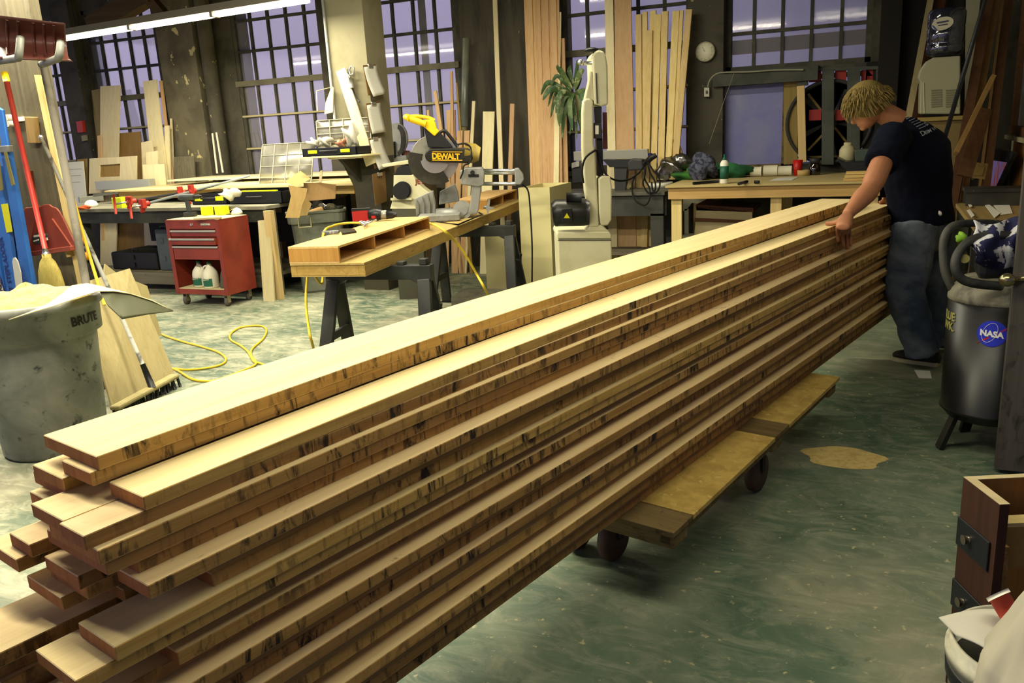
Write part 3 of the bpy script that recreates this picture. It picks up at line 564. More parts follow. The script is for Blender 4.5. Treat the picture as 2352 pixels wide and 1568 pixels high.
mesh('lower_shelf',M().bb(-8.05,-5.62,6.70,7.7,.17,.20),worn('dusty_shelf','#97906f','#7d7657',5),t); mesh('shelf_edge',M().bb(-8.05,-5.62,6.64,6.70,.07,.20),GREYX,t)
mesh('side_brace',M().bb(-5.425,-5.34,6.42,6.478,0,.87),PINEZ,t)
BT=PZ(.912)
def on(x,y,z=.912): return PZ(z)(x,y)
# cases under the bench
def case(lab,x0,x1,y0,y1,z0,z1,mt,hx=None,group='tool cases under the left bench'):
    t=thing('tool_case',lab,'tool case',((x0+x1)/2,(y0+y1)/2,z0),0,group); mesh('shell',M().bb(x0,x1,y0,y1,z0,z1),mt,t,bevel=.02)
    mesh('seam',M().bb(x0-.002,x1+.002,(y0+y1)/2-.004,(y0+y1)/2+.004,z0+.02,z1+.003),DGR,t)
    mesh('handle',M().tube([((x0+x1)/2-.045,y0+.04,z1-.01),((x0+x1)/2-.04,y0+.04,z1+.028),((x0+x1)/2+.04,y0+.04,z1+.028),((x0+x1)/2+.045,y0+.04,z1-.01)],.009,8),mt,t)
    for z in (z0+(z1-z0)*.3,z0+(z1-z0)*.72): mesh('latch',M().bb((x0+x1)/2-.018,(x0+x1)/2+.018,y0-.012,y0+.002,z-.025,z+.025),mt,t,bevel=.003)
    return t
case('large black flat tool case lying under the left end of the bench',-7.95,-7.25,6.75,7.3,.201,.40,mat('case_black','#14140f',.5))
case('tall blue-grey tool case standing on the bench shelf',-7.22,-7.02,6.74,7.25,.201,.66,worn('case_bluegrey','#4d5459','#434a4f',5))
case('shorter light grey tool case between two taller ones on the shelf',-7.0,-6.82,6.71,7.2,.201,.53,worn('case_grey','#83867c','#6f7268',5))
case('rounded dark grey tool case nearest the red tool cabinet on the shelf',-6.80,-6.6,6.74,7.2,.201,.60,worn('case_dgrey','#5c6059','#50544e',5))
# pipe clamps
def pipeclamp(p0,p1,pj,mt,lab):
    t=thing('pipe_clamp',lab,'pipe clamp',p0-V((0,0,.03)),0,'pipe clamps on the left bench'); d=(p1-p0).normalized(); s=d.cross(V((0,0,1))).normalized(); RC=mat('clamp_red','#a83222',.5)
    mesh('pipe',M().cyl(p0,p1,.013),mt,t)
    h=mesh('screw_head',M().box(p0+V((0,0,.01)),(.055,.05,.09)).cyl(p0-d*.03,p0+d*.07,.024).bar(p0+V((0,0,-.02)),p0+V((0,0,-.075))-s*.02,.05,.02),RC,t,bevel=.006)
    mesh('screw',M().cyl(p0-d*.16,p0,.009),STEEL,h); mesh('crank_handle',M().cyl(p0-d*.15+V((0,0,.10)),p0-d*.16+V((0,0,-.10)),.012),RC,h)
    mesh('sliding_jaw',M().box(pj+V((0,0,.02)),(.05,.045,.10)).cyl(pj-d*.04,pj+d*.05,.022).bar(pj,pj-V((0,0,.075)),.045,.03),RC,t,bevel=.006)
zc=.985
pipeclamp(on(297,463,zc),PY(7.75)(560,418),on(297,463,zc).lerp(PY(7.75)(560,418),.42),mat('black_pipe','#33363a',.5,.3),'red-headed pipe clamp with a black pipe, the rear one on the left bench')
pipeclamp(on(328,470,zc),PY(7.6)(572,404),on(328,470,zc).lerp(PY(7.6)(572,404),.42),mat('galvanised_pipe','#8f9596',.4,.5),'red-headed pipe clamp with a pale grey pipe, the front one on the left bench')
def block(px_,lab,z=.912,s=.10,mt=None,h=.10): 
    p=on(*px_,z); return solo('foam_block',M().box(p+V((0,s/2,h/2)),(s,s,h)),mt or NEON,lab,'block','neon yellow foam blocks',bevel=.004)
block((270,478),'neon yellow foam block on the left bench behind the clamp handles',s=.14,h=.11)
q=on(210,474); solo('plastic_funnel',M().lathe([(.07,0),(.075,.02),(.06,.05),(.03,.07),(.0,.075)],q,24),WHT,'white plastic dome lying at the left end of the bench','plastic cap')
q=on(192,482); solo('orange_string',crumple(M(),q+V((0,0,.022)),(.09,.05,.02),3,.5),mat('orange_twine','#b04f22',.9),'small tangle of orange string on the left end of the bench','string')
# grey metal fence bars
solo('metal_channel',M().bar(PY(7.82)(226,426),PY(7.82)(350,421),.10,.11),mat('light_grey_metal','#a6a69a',.4,.2),'long light grey metal channel lying behind the left bench','metal channel',bevel=.003)
solo('metal_channel',M().bar(V((PY(7.35)(180,452).x,7.35,.947)),V((PY(7.6)(234,440).x,7.6,.947)),.06,.07),mat('mid_grey_metal','#8f8f84',.4,.3),'short grey metal channel at the rear left end of the bench','metal channel',bevel=.003)
solo('metal_bar',M().bar(PY(7.3)(215,449),PY(7.6)(322,436),.04,.03),mat('dark_grey_metal','#5c5d55',.5,.3),'dark grey metal bar in front of the long light channel','metal bar')
# stacked sheets on a low pine frame behind
t=thing('sheet_rack','low pine frame table carrying the flat plywood sheets by the windows','table',(-7.3,8.05,0))
fy0,fy1=7.22,8.46
mesh('frame',M().bb(-8.2,-4.9,fy0,fy0+.04,.955,1.045).bb(-8.2,-4.9,fy1-.04,fy1,.955,1.045).bb(-8.2,-8.16,fy0+.04,fy1-.04,.955,1.045),PINE,t)
for x in (-8.1,-6.9,-5.7): mesh('leg',M().bb(x-.05,x+.05,fy0+.0,fy0+.08,.911,.954),PINEZ,t); mesh('leg',M().bb(x-.05,x+.05,fy1-.08,fy1,0,.954),PINEZ,t)
def sheet(z,th,pts,lab,mt=PLY):
    q=px(PZ(z),*pts); q=[V((p.x,min(p.y,8.45),z-th)) for p in q]; return solo('plywood_sheet',M().ext(q,(0,0,th)),mt,lab,'plywood sheet','flat plywood sheets by the windows')
solo('plywood_sheet',M().bb(-8.28,-4.75,7.10,8.47,1.047,1.063),wood('sheet_pale','#d6c593','#c4b17c',0),'lowest of the flat plywood sheets stacked by the windows','plywood sheet','flat plywood sheets by the windows')
solo('plywood_sheet',M().bb(-7.2,-4.85,7.16,8.46,1.065,1.083),wood('sheet_pale2','#dccfa0','#cdbb88',0),'middle of the flat plywood sheets stacked by the windows','plywood sheet','flat plywood sheets by the windows')
solo('plywood_sheet',M().bb(-7.9,-5.1,7.70,8.47,1.115,1.133),wood('sheet_pale3','#e0d6b0','#d2c496',0),'uppermost of the flat plywood sheets by the windows','plywood sheet','flat plywood sheets by the windows')
solo('spacer_block',M().bb(-7.1,-5.3,8.0,8.1,1.084,1.114),PINE,'pine batten holding up the uppermost flat plywood sheet','batten')
# black organizer cases on the bench
def organizer(lab,x0,x1,y0,y1,z,h,lid=None,latch=True):
    t=thing('parts_organizer',lab,'parts organizer',((x0+x1)/2,(y0+y1)/2,z),0,'black parts organizers')
    m=M().bb(x0,x1,y0,y1,z,z+.01).bb(x0,x1,y0,y0+.012,z,z+h).bb(x0,x1,y1-.012,y1,z,z+h).bb(x0,x0+.012,y0,y1,z,z+h).bb(x1-.012,x1,y0,y1,z,z+h)
    for k in range(1,4): x=x0+(x1-x0)*k/4; m.bb(x-.002,x+.002,y0+.01,y1-.01,z,z+h-.02)
    mesh('tray',m,BLK,t,bevel=.002)
    mesh('handle',M().tube([((x0+x1)/2-.09,y0,z+h*.6),((x0+x1)/2-.08,y0-.035,z+h*.6),((x0+x1)/2+.08,y0-.035,z+h*.6),((x0+x1)/2+.09,y0,z+h*.6)],.009,8),BLK,t)
    if latch:
        for k in (.2,.8): x=x0+(x1-x0)*k; mesh('latch',M().bb(x-.05,x+.05,y0-.012,y0,z+h*.35,z+h*.75),NEON,t,bevel=.003,label='neon yellow latch')
    if lid:
        a=R(lid); hh=(y1-y0)
        def L(u,v): return V((x0+u*(x1-x0),y1+.002-math.cos(a)*hh*v*-1 if False else y1+math.cos(a)*hh*v,z+h+math.sin(a)*hh*v))
        mesh('clear_lid',M().grid(L,2,2,(0,.012,0)),FOG,t)
        rb=M()
        for k in range(5): rb.bar(L(k/4,.02)+V((0,-.004,0)),L(k/4,.98)+V((0,-.004,0)),.006,.008,(0,1,0))
        for k in range(5): rb.bar(L(0.01,k/4)+V((0,-.004,0)),L(.99,k/4)+V((0,-.004,0)),.006,.008,(0,1,0))
        mesh('lid_ribs',rb,mat('lid_rib','#b4b09a',.5),t)
    return t
organizer('black organizer case with neon latches behind the cordless drill on the bench',-6.62,-6.15,6.75,7.1,.912,.11)
organizer('black organizer with its frosted lid propped open at the right end of the bench',-6.1,-5.42,6.72,7.2,.912,.12,lid=72,latch=False)
solo('yellow_divider',M().bb(-5.95,-5.5,6.74,6.77,1.034,1.045),NEON,'thin neon yellow strip lying along the open organizer rim','strip')
solo('plastic_bag',crumple(M(),PZ(1.05)(527,441)-V((0,0,.02)),(.10,.08,.05),5,.5),mat('white_bag_film','#cfcbb8',.5),'small crumpled white bag on top of the organizer beside the drill','bag')
# ---- red rolling tool cabinet
X0,X1,Y0,Y1,Z0,Z1=-6.28,-5.62,6.02,6.42,.115,.835
t=thing('tool_cabinet','red rolling tool cabinet with three drawers and an open lower bay','tool cabinet',((X0+X1)/2,(Y0+Y1)/2,0))
RC=worn('cabinet_red','#833325','#712b20',3,rough=.4,c3='#a98c7a',s3=9,a3=.74,b3=.8); CT=.012
mesh('side_panel',M().bb(X1-CT,X1,Y0,Y1,Z0,Z1-.013),RC,t); mesh('side_panel',M().bb(X0,X0+CT,Y0,Y1,Z0,Z1-.013),RC,t); mesh('back_panel',M().bb(X0+CT+.001,X1-CT-.001,Y1-CT,Y1-.002,Z0+.002,Z1-.014),RC,t)
mesh('base',M().bb(X0+CT+.001,X1-CT-.001,Y0-.002,Y1-CT-.003,Z0+.001,Z0+.05),RC,t); mesh('base_liner',M().bb(X0+.03,X1-.03,Y0+.002,Y1-.02,Z0+.051,Z0+.056),mat('dusty_liner','#c5b98c',.8),t)
mesh('top_panel',M().bb(X0,X1,Y0-.006,Y1,Z1-.012,Z1),RC,t); mesh('dusty_top_mat',M().bb(X0+.008,X1-.008,Y0+.008,Y1-.008,Z1,Z1+.004),worn('dust_layer','#cbbf92','#bcae7e',9),t)
mesh('front_frame',M().bb(X0,X0+.045,Y0-.005,Y0-.001,Z0,Z1-.013).bb(X1-.045,X1,Y0-.005,Y0-.001,Z0,Z1-.013).bb(X0+.045,X1-.045,Y0-.005,Y0-.001,Z1-.085,Z1-.013),RC,t)
TR=mat('drawer_trim','#b8b6a8',.35,.5)
for z0,z1,dy in ((.675,.742,.0),(.60,.668,-.03),(.455,.59,0)):
    d_=mesh('drawer',M().bb(X0+.048,X1-.048,Y0+dy-.002,Y0+.32+dy,z0,z1),RC,t,bevel=.003); mesh('drawer_pull',M().bb(X0+.05,X1-.05,Y0+dy-.016,Y0+dy-.002,z1-.022,z1-.004),TR,d_,bevel=.003)
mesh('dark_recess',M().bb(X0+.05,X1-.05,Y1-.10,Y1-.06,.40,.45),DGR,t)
mesh('lock',M().cyl((X0+.33,Y0-.004,.792),(X0+.33,Y0-.016,.792),.012),STEEL,t)
b_=mesh('badge',M().bb(X0+.44,X0+.56,Y0-.007,Y0-.004,.782,.805),mat('badge_grey','#6e6a60',.5),t); mesh('lettering',lettering(M(),'CRAFTSMAN',.022,(X0+.443,Y0-.008,.786),(1,0,0),(0,0,1),.01,squash=.92),mat('letter_silver','#dcd8c8',.4),b_,label='silver letters CRAFTSMAN')
def caster(t,x,y,r=.045,z=.115):
    w_=mesh('caster',M().lathe([(.012,-.014),(r,-.014),(r,.014),(.012,.014)],(x,y,r),20,ax=(1,.25,0)),mat('caster_tyre','#55524a',.6),t); mesh('caster_fork',M().bb(x-.022,x-.018,y-.02,y+.02,r-.01,z-.001).bb(x+.018,x+.022,y-.02,y+.02,r-.01,z-.001).bb(x-.03,x+.03,y-.03,y+.03,z-.006,z-.001),mat('caster_steel','#a39a7a',.4,.6),w_)
for x in (X0+.07,X1-.07):
    for y in (Y0+.05,Y1-.05): caster(t,x,y)
# jugs in the cabinet
def jug(x,y,z,lab,txt,rz=0):
    t=thing('glue_jug',lab,'jug',(x,y,z),0,'glue jugs in the red cabinet'); JW=mat('jug_white','#d8d3bd',.4)
    mesh('body',M().lathe([(.0,0),(.068,.0),(.073,.012),(.073,.12),(.066,.155),(.035,.20),(.02,.215),(.02,.232),(.0,.232)],(x,y,z),28),JW,t)
    mesh('cap',M().lathe([(.0,.232),(.021,.232),(.021,.252),(.0,.252)],(x,y,z),20),mat('cap_green','#1d5c46',.5),t)
    s=1 if rz==0 else -1
    mesh('handle',M().tube(smooth_path([(x+s*.018,y-.01,z+.215),(x+s*.048,y-.02,z+.205),(x+s*.062,y-.025,z+.175),(x+s*.066,y-.02,z+.13)],5),.009,8),JW,t)
    def cyl(u,v): a=R(-140+100*u); return V((x+math.cos(a)*.0745,y+math.sin(a)*.0745,z+.02+.075*v))
    lb=mesh('label',M().grid(cyl,10,2),mat('label_green','#1f5a44',.5),t,label='green label')
    vs,fs=textv(txt,.030,.03); m=M(); m.add([V((x+math.cos(R(-146)+v.x/.0755)*(.0765),y+math.sin(R(-146)+v.x/.0755)*.0765,z+.068+v.y+v.x*.15)) for v in vs],fs); mesh('lettering',m,WHT,lb,label='white letters '+txt)
jug(-6.06,6.14,Z0+.057,'left of two white glue jugs in the open bay of the red cabinet','Titebond III'); jug(-5.89,6.10,Z0+.057,'right of two white glue jugs in the open bay of the red cabinet','Titebond',1)
solo('tool_bag',M().ext([(-5.77,6.07,Z0+.057),(-5.67,6.07,Z0+.057),(-5.68,6.07,Z0+.25),(-5.70,6.07,Z0+.27),(-5.74,6.07,Z0+.20)],(0,.2,0)),mat('bag_grey','#4c4f45',.9),'slumped dark grey cloth pouch at the right side of the red cabinet bay','pouch',bevel=.01)
zt=Z1+.005
# drill standing on the cabinet
def drill(p,lab,ang,bat,body,lying=False):
    t=thing('cordless_drill',lab,'drill',p,0)
    f=V((math.cos(R(ang)),math.sin(R(ang)),0)); up=V((0,0,1))
    if lying: f=(f).normalized(); 
    Bm=body; c=p+up*.19
    s=f.cross(up)
    mesh('battery',M().bar(p+up*.022-f*.055,p+up*.022+f*.06,.075,.044),bat,t,bevel=.006)
    mesh('grip',M().bar(p+up*.04,p+up*.17-f*.01,.034,.045,f),Bm,t,bevel=.012)
    mesh('motor_housing',M().tube([c-f*.09,c-f*.06,c+f*.05,c+f*.07],[.024,.034,.032,.026],16),Bm,t)
    mesh('chuck',M().tube([c+f*.07,c+f*.11,c+f*.14],[.024,.022,.010],16),BLK,t); mesh('trigger',M().bar(p+up*.15+f*.022,p+up*.12+f*.022,.014,.012,f),mat('trigger_red','#9c2a1d',.5),t)
    return t
drill(PZ(zt)(432,498)+V((.0,.03,0)),'dark grey cordless drill standing upright on the red cabinet',25,DGR,mat('drill_slate','#34383a',.5))
block((470,495),'left neon yellow foam block on the red cabinet',z=zt,s=.085,h=.085); block((503,494),'right neon yellow foam block on the red cabinet',z=zt,s=.10,h=.085)
q=PZ(zt)(545,492); t=thing('dust_mask','crumpled white dust mask lying on the right of the red cabinet','dust mask',q)
mesh('shell',M().lathe([(.055,0),(.05,.025),(.03,.05),(.01,.06),(0,.06)],q+V((0,0,.004)),20),WHT,t); mesh('strap',M().tube(smooth_path([q+V((-.05,0,.01)),q+V((-.10,-.02,.02)),q+V((-.07,.03,.05)),q+V((0,.0,.064))],6),.003,6),mat('strap_yellow','#bfa33a'),t)
solo('wood_strip',M().bar(PZ(zt+.008)(446,503),PZ(zt+.008)(508,500),.035,.014),wood('strip_w','#cdbb86','#b9a46c',0),'short pale wood strip lying along the front of the red cabinet top','wood strip')
# plank standing beside the cabinet
pl=PLN(6.33,0,6.46,.9); a=px(pl,(592,507),(619,505),(630,690),(605,691)); f=lambda p,e:e+(e-p)*(e.z/(p.z-e.z)); a=[a[0],a[1],f(a[1],a[2]),f(a[0],a[3])]
solo('board_offcut',M().ext(a,(0,.018,0)),wood('offcut_pale','#d9cda0','#cbbd8a',2),'pale board offcut standing between the red tool cabinet and the grey bin','board offcut')
# ---- grey bin with cardboard
F1=PZ(0)(735,673); bh=V((F1.x,F1.y,0)).normalized(); BC=F1+bh*.25+V((bh.y,-bh.x,0))*.05
t=thing('refuse_bin','grey plastic refuse bin overflowing with cardboard beside the dark bench','bin',BC)
def bp(w,z,k=.12): 
    e=V((bh.y,-bh.x,0)); out=[]
    for sx_,sy_ in((-1,-1),(1,-1),(1,1),(-1,1)):
        for a in range(5):
            an=math.atan2(sy_,sx_)-PI/4+PI/2*a/4; out.append(BC+e*(sx_*(w-k)+math.cos(an)*k)+bh*(sy_*(w*.9-k)+math.sin(an)*k)+V((0,0,z)))
    return out
m=M(); rg=[bp(.20,0,.05),bp(.215,.02,.06),bp(.255,.70,.10),bp(.285,.705,.12),bp(.29,.80,.12),bp(.302,.802,.12),bp(.302,.825,.12),bp(.28,.825,.11),bp(.25,.70,.10),bp(.20,.03,.05)]; n=20
vs=[p for r in rg for p in r]; fs=[tuple(range(n-1,-1,-1)),tuple((len(rg)-1)*n+j for j in range(n))]+[(i*n+j,i*n+(j+1)%n,(i+1)*n+(j+1)%n,(i+1)*n+j) for i in range(len(rg)-1) for j in range(n)]
m.add(vs,fs,False); G2=worn('grey_green_plastic','#6e7062','#585a4e',4,rough=.55,c3='#2f302a',s3=10,a3=.66,b3=.75); mesh('body',m,G2,t,bevel=.004)
e=V((bh.y,-bh.x,0))
mesh('grip_frame',M().tube([BC-bh*.30-e*.18+V((0,0,.77)),BC-bh*.31-e*.18+V((0,0,.68)),BC-bh*.31-e*.06+V((0,0,.68)),BC-bh*.30-e*.06+V((0,0,.77))],.008,8),mat('grip_pale','#b5ad84',.6),t)
def cb(name,lab,pts,dep,th=.006,mt=None,cat='cardboard'):
    P=[PD(x,y,d_) for (x,y),d_ in zip(pts,dep)]; return solo(name,M().ext(P,FW*th),mt or CARD,lab,cat,'scrap cardboard in the grey bin')
cb('cardboard_flap','upper cardboard flap bent over the top of the grey bin pile',[(655,417),(690,392),(714,410),(680,430)],(8.0,8.1,7.95,7.9))
cb('cardboard_flap','long creased cardboard strip standing at the left of the grey bin',[(662,425),(706,433),(702,452),(694,472),(688,500),(655,500),(664,470),(668,450)],(7.75,)*8)
cb('cardboard_flap','wide square cardboard panel at the back right of the grey bin',[(697,420),(735,419),(772,424),(770,456),(700,462)],(8.08,)*5)
cb('cardboard_flap','low cardboard piece near the rim of the grey bin',[(700,452),(716,468),(706,494),(688,496)],(8.02,)*4)
cb('wood_lath','thin pale slat poking up out of the grey bin',[(735,392),(741,390),(738,424),(732,425)],(8.2,)*4,.01,PLY,'slat')
solo('plastic_wrap',crumple(M(),PV(BC,24.1)(728,462),(.05,.05,.13),8,.5),clear('grey_wrap','#6a6a66',1,.15,mn=.1),'twisted dark grey plastic wrap sticking up from the grey bin','plastic wrap')
solo('plastic_wrap',crumple(M(),PV(BC,24.1)(750,482),(.12,.10,.07),9,.5),clear('pale_wrap','#bdb9a0',1,.12,mn=.12),'crumpled clear plastic film at the right of the grey bin rim','plastic wrap')
solo('paper_roll',M().tube([PV(BC-bh*.12,24.1)(700,497),PV(BC-bh*.05,24.1)(742,483)],.045,14),CARD,'tan cardboard tube lying across the grey bin rim','tube')
solo('white_cloth',M().grid(lambda u,v: PV(BC+e*.29-bh*.12,24.1)(762+14*u+5*math.sin(6*u),486+v*40)-FW*(.01+.01*math.cos(9*u)),8,6,FW*.004),mat('cloth_white','#c9c4a6',.9),'white cloth strip hanging over the right rim of the grey bin','cloth')
# ---- grey column with corbel shelf, clipboards
CYF=7.0; pc=PY(CYF); cx0=pc(747,60).x; cx1=pc(836,60).x
COLM=worn('grey_column','#837d62','#746e55',2,rough=.85); COLD=worn('dark_column_base','#45412f','#35322a',3,rough=.8)
trim(M().bb(cx0,cx1,CYF,CYF+.34,1.32,3.6),COLM); trim(M().bb(cx0+.14,cx1+.0,CYF+.02,CYF+.32,0,1.32),COLD)
xm=(cx0+cx1)/2
trim(M().ext([(cx0,CYF+.02,1.319),(cx0+.14,CYF+.02,1.319),(cx0+.14,CYF+.02,1.02)],(0,.30,0)),COLD)
solo('corner_pipe',M().cyl((cx0+.015,CYF-.02,1.39),(cx0+.015,CYF-.02,3.6),.014),ALU,'thin grey conduit running down the front corner of the concrete column','pipe')
t=thing('wall_shelf','small plywood shelf fixed on the column holding the open organizer','shelf',PY(CYF-.16)(780,356))
zs=PY(CYF-.16)(780,356).z; xa=PY(CYF-.3)(697,356).x; xb=PY(CYF-.3)(838,352).x
mesh('board',M().bb(xa,xb,CYF-.36,CYF-.002,zs-.016,zs),PLY,t,bevel=.002); mesh('batten',M().bb(xa+.3,xb-.02,CYF-.33,CYF-.25,zs-.032,zs-.0165),PLY,t); mesh('bracket',M().ext([(xm-.02,CYF-.001,zs-.033),(xm-.02,CYF-.30,zs-.033),(xm-.02,CYF-.001,zs-.26)],(.04,0,0)),COLD,t)
organizer('black organizer with a neon latch standing open on the column shelf',xa+.02,xb-.06,CYF-.34,CYF-.08,zs+.001,.075,lid=86,latch=True)
for k,(x,y,rx,lab) in enumerate(((720,330,.05,'small crumpled clear bag at the left end of the column shelf organizer'),(745,326,.06,'crumpled grey-white bag in the middle of the column shelf organizer'),(808,312,.07,'tall shiny clear bag of screws at the right of the column shelf organizer'),(785,330,.04,'reddish shiny bag of hardware in the column shelf organizer'))):
    solo('hardware_bag',crumple(M(),PY(CYF-.2)(x,y),(rx,.07,.045 if k!=2 else .10),20+k,.6),mat('bag_film%d'%(k==3),('#d2cfbc','#b5765c')[k==3],.2,alpha=.8),lab,'hardware bag','hardware bags on the column shelf')
wd=mat('old_parchment','#c9b578',.9)
solo('wood_batten',M().bar(PY(CYF-.03)(783,160),PY(CYF-.10)(852,378),.11,.016,(0,1,0)),PLY,'long thin plywood strip leaning diagonally on the column front','wood strip')
solo('wire_hook',M().tube([PY(CYF-.05)(762,200),PY(CYF-.25)(727,209),PY(CYF-.25)(729,255)],.004,6),mat('pale_wire','#b3a67c'),'thin wire hook arm sticking out left from the column','hook')
solo('veneer_sheet',M().ext(px(PY(CYF-.045),(762,198),(766,202),(764,258),(745,262),(748,235)),(0,.006,0)),PLY,'pointed pale veneer offcut standing behind the organizer on the column','veneer offcut')
t=thing('caulk_gun','grey steel caulking tool hanging on the front of the concrete column','caulking gun',PY(CYF-.05)(812,235)); g=PY(CYF-.05)
mesh('barrel',M().tube([g(806,180),g(808,202)],.022,12),ALU,t); mesh('frame_ring',M().tube([g(806,152),g(802,160),g(804,172),g(812,170),g(813,156)],.009,8,closed=True),ALU,t); mesh('rod',M().tube([g(809,202),g(820,228),g(826,234)],.008,8),DGR,t); mesh('handle',M().tube([g(804,178),g(797,168),g(799,158)],.008,8),ALU,t)
# clipboards on the column's right side (faces +X)
ps=PX(cx1+.012)
def clip(lab,a,b,c_,d_,paper,rn_):
    q=px(ps,a,b,c_,d_); t=thing('clipboard',lab,'clipboard',V((cx1+.01,q[2].y,q[2].z)),0,'clipboards down the side of the column')
    mesh('board',M().ext(q,(.004,0,0)),mat('clipboard_brown','#7d6038',.6),t); mid=(q[0]+q[1])/2
    mesh('clip',M().box(mid+V((.014,0,-.015)),(.016,.08,.035)),STEEL,t,bevel=.003)
    if paper:
        r=M(); r.grid(lambda u,v: q[0].lerp(q[1],u).lerp(q[3].lerp(q[2],u),.06+v*.98)+V((.010+.05*v*v*paper,0.0,0)),4,8,(.002,0,0)); mesh('papers',r,PAPER,t)
clip('topmost clipboard on the column side, thick curled white papers',(833,150),(862,147),(875,213),(845,220),1,0)
clip('second clipboard from the top on the column side with creased white papers',(840,238),(870,232),(880,300),(848,305),.5,1)
clip('third clipboard on the column side whose long sheets hang down to the right',(846,318),(872,312),(890,378),(860,388),.8,2)
clip('lowest clipboard on the column side, bare brown board without paper',(854,400),(884,393),(888,462),(862,472),0,3)
# ---- long saw table on two sawhorses
A=V((-3.19,4.03,.8)); B=V((-2.71,4.02,.8)); C=V((-3.35,8.1,.8)); Dv=V((-3.83,8.11,.8)); dl_=(C-B).normalized(); wx=V((dl_.y,-dl_.x,0))
t=thing('saw_table','long narrow plywood work table on two black sawhorses','work table',(A+C)/2-V((0,0,.085)))
def slabq(m,o0,l0,l1,w0,w1,z0,z1):    # along table / across table
    P=[B+dl_*l-wx*w_+V((0,0,z-.8)) for z in(z0,z1) for l,w_ in((l0,w1),(l0,w0),(l1,w0),(l1,w1))]; return m.hexa(P)
LT=4.12; OLDP=wood('worn_ply_top','#b69d62','#9c8248',1,stain='#5d4a2a',sa=.62,sb=.75)
mesh('table_top',slabq(M(),0,0,LT,0,.48,.786,.80),OLDP,t,bevel=.002); mesh('frame',slabq(slabq(slabq(slabq(M(),0,.005,LT,.0,.04,.725,.785),0,.005,LT,.44,.48,.725,.785),0,.005,.045,.04,.44,.725,.785),0,LT-.04,LT,.04,.44,.725,.785),wood('ply_edge','#b08f50','#8d6c36',1,stain='#4b371d'),t,bevel=.002)
mesh('lower_skin',slabq(M(),0,.005,LT,0,.48,.718,.7245),OLDP,t)
def riser(lab,l0,l1,w0,w1,divs):
    t=thing('riser_box',lab,'riser box',B+dl_*l0-wx*w1); PM=wood('maple_ply','#d3b377','#b9945a',1,var=.05)
    mesh('top_panel',slabq(M(),0,l0,l1,w0,w1,.886,.90),PM,t,bevel=.001); mesh('bottom_panel',slabq(M(),0,l0,l1,w0,w1,.801,.808),PM,t)
    for k in range(divs+1): l=l0+(l1-l0-.018)*k/divs; mesh('divider' if 0<k<divs else 'end_panel',slabq(M(),0,l,l+.018,w0,w1,.809,.8855),wood('honey_ply','#b98a48','#9b6e34',2,var=.05),t)
    mesh('back_panel',slabq(M(),0,l0+.018,l1-.018,w1-.012,w1,.809,.8855),PM,t)
riser('long open-fronted plywood riser box on the near end of the saw table',.0,1.55,.155,.48,3)
riser('open-fronted plywood riser box on the far end of the saw table',2.95,LT-.05,.10,.42,2)
# sawhorses
def sawhorse(p0,p1,zt_,lab):
    t=thing('sawhorse',lab,'sawhorse',((p0.x+p1.x)/2,(p0.y+p1.y)/2,0),0,'black folding sawhorses'); d=(p1-p0); d.z=0; L=d.length; d.normalize(); s=V((-d.y,d.x,0)); o=V((p0.x,p0.y,0))
    P=worn('sawhorse_black','#232421','#2f302c',5,rough=.5)
    bm_=M(); bm_.ext([o-s*.035+V((0,0,zt_)),o+d*L-s*.035+V((0,0,zt_)),o+d*L-s*.035+V((0,0,zt_-.10)),o+d*(L-.07)-s*.035+V((0,0,zt_-.13)),o+d*(L-.14)-s*.035+V((0,0,zt_-.09)),o+d*.14-s*.035+V((0,0,zt_-.09)),o+d*.07-s*.035+V((0,0,zt_-.13)),o-s*.035+V((0,0,zt_-.10))],s*.07)
    mesh('top_beam',bm_,P,t,bevel=.004)
    for k in range(1,3): mesh('notch_block',M().bar(o+d*(L*(.0+.88*(k-1))+.02)+V((0,0,zt_+.0)),o+d*(L*(.0+.88*(k-1))+.08)+V((0,0,zt_+.0)),.075,.03),P,t,bevel=.004) if False else None
    for e,sg in ((0.05,-1),(L-.05,1)):
        for q in (-1,1):
            a=o+d*e+s*q*.025+V((0,0,zt_-.09)); b=o+d*(e+sg*.05)+s*q*.22+V((0,0,.012))
            lg=mesh('leg',M().bar(a,b,.085,.035,s),P,t,bevel=.004); mesh('foot',M().bar(b+V((0,0,0)),b-V((0,0,.012)),.10,.05,s),RUB,lg)
            rg=M()
            for i in range(14): c=a.lerp(b,.25+.045*i)+s*q*.02; rg.box(c,(.012,.012,.008))
        mesh('cross_tray',M().bar(o+d*e+s*-.14+V((0,0,.28)),o+d*e+s*.14+V((0,0,.28)),.03,.05),P,t,bevel=.003)
        hk=o+d*(e+sg*.03)+V((0,0,.42)); mesh('side_hook',M().tube([hk,hk+d*sg*.05-V((0,0,.01)),hk+d*sg*.06+V((0,0,.05))],.011,6),P,t)
    if 1:
        c=o+d*(L-.05)+V((0,0,zt_+.02)); mesh('clamp_block',M().box(c,(.05,.05,.038)),P,t,bevel=.004); c=o+d*(L-.20)+V((0,0,zt_+.012)); mesh('clamp_block',M().box(c,(.05,.05,.022)),P,t,bevel=.004)
    return t
h0=B+dl_*.42; h1=B+dl_*2.45
p0=PZ(.716)(806,628); p1=PZ(.716)(1022,578)
sawhorse(h0-wx*.46,h0+wx*.26,.717,'black folding sawhorse under the near end of the saw table')
sawhorse(h1-wx*.46,h1+wx*.28,.717,'black folding sawhorse under the far end of the saw table')
RB=.901
drv=PZ(RB)
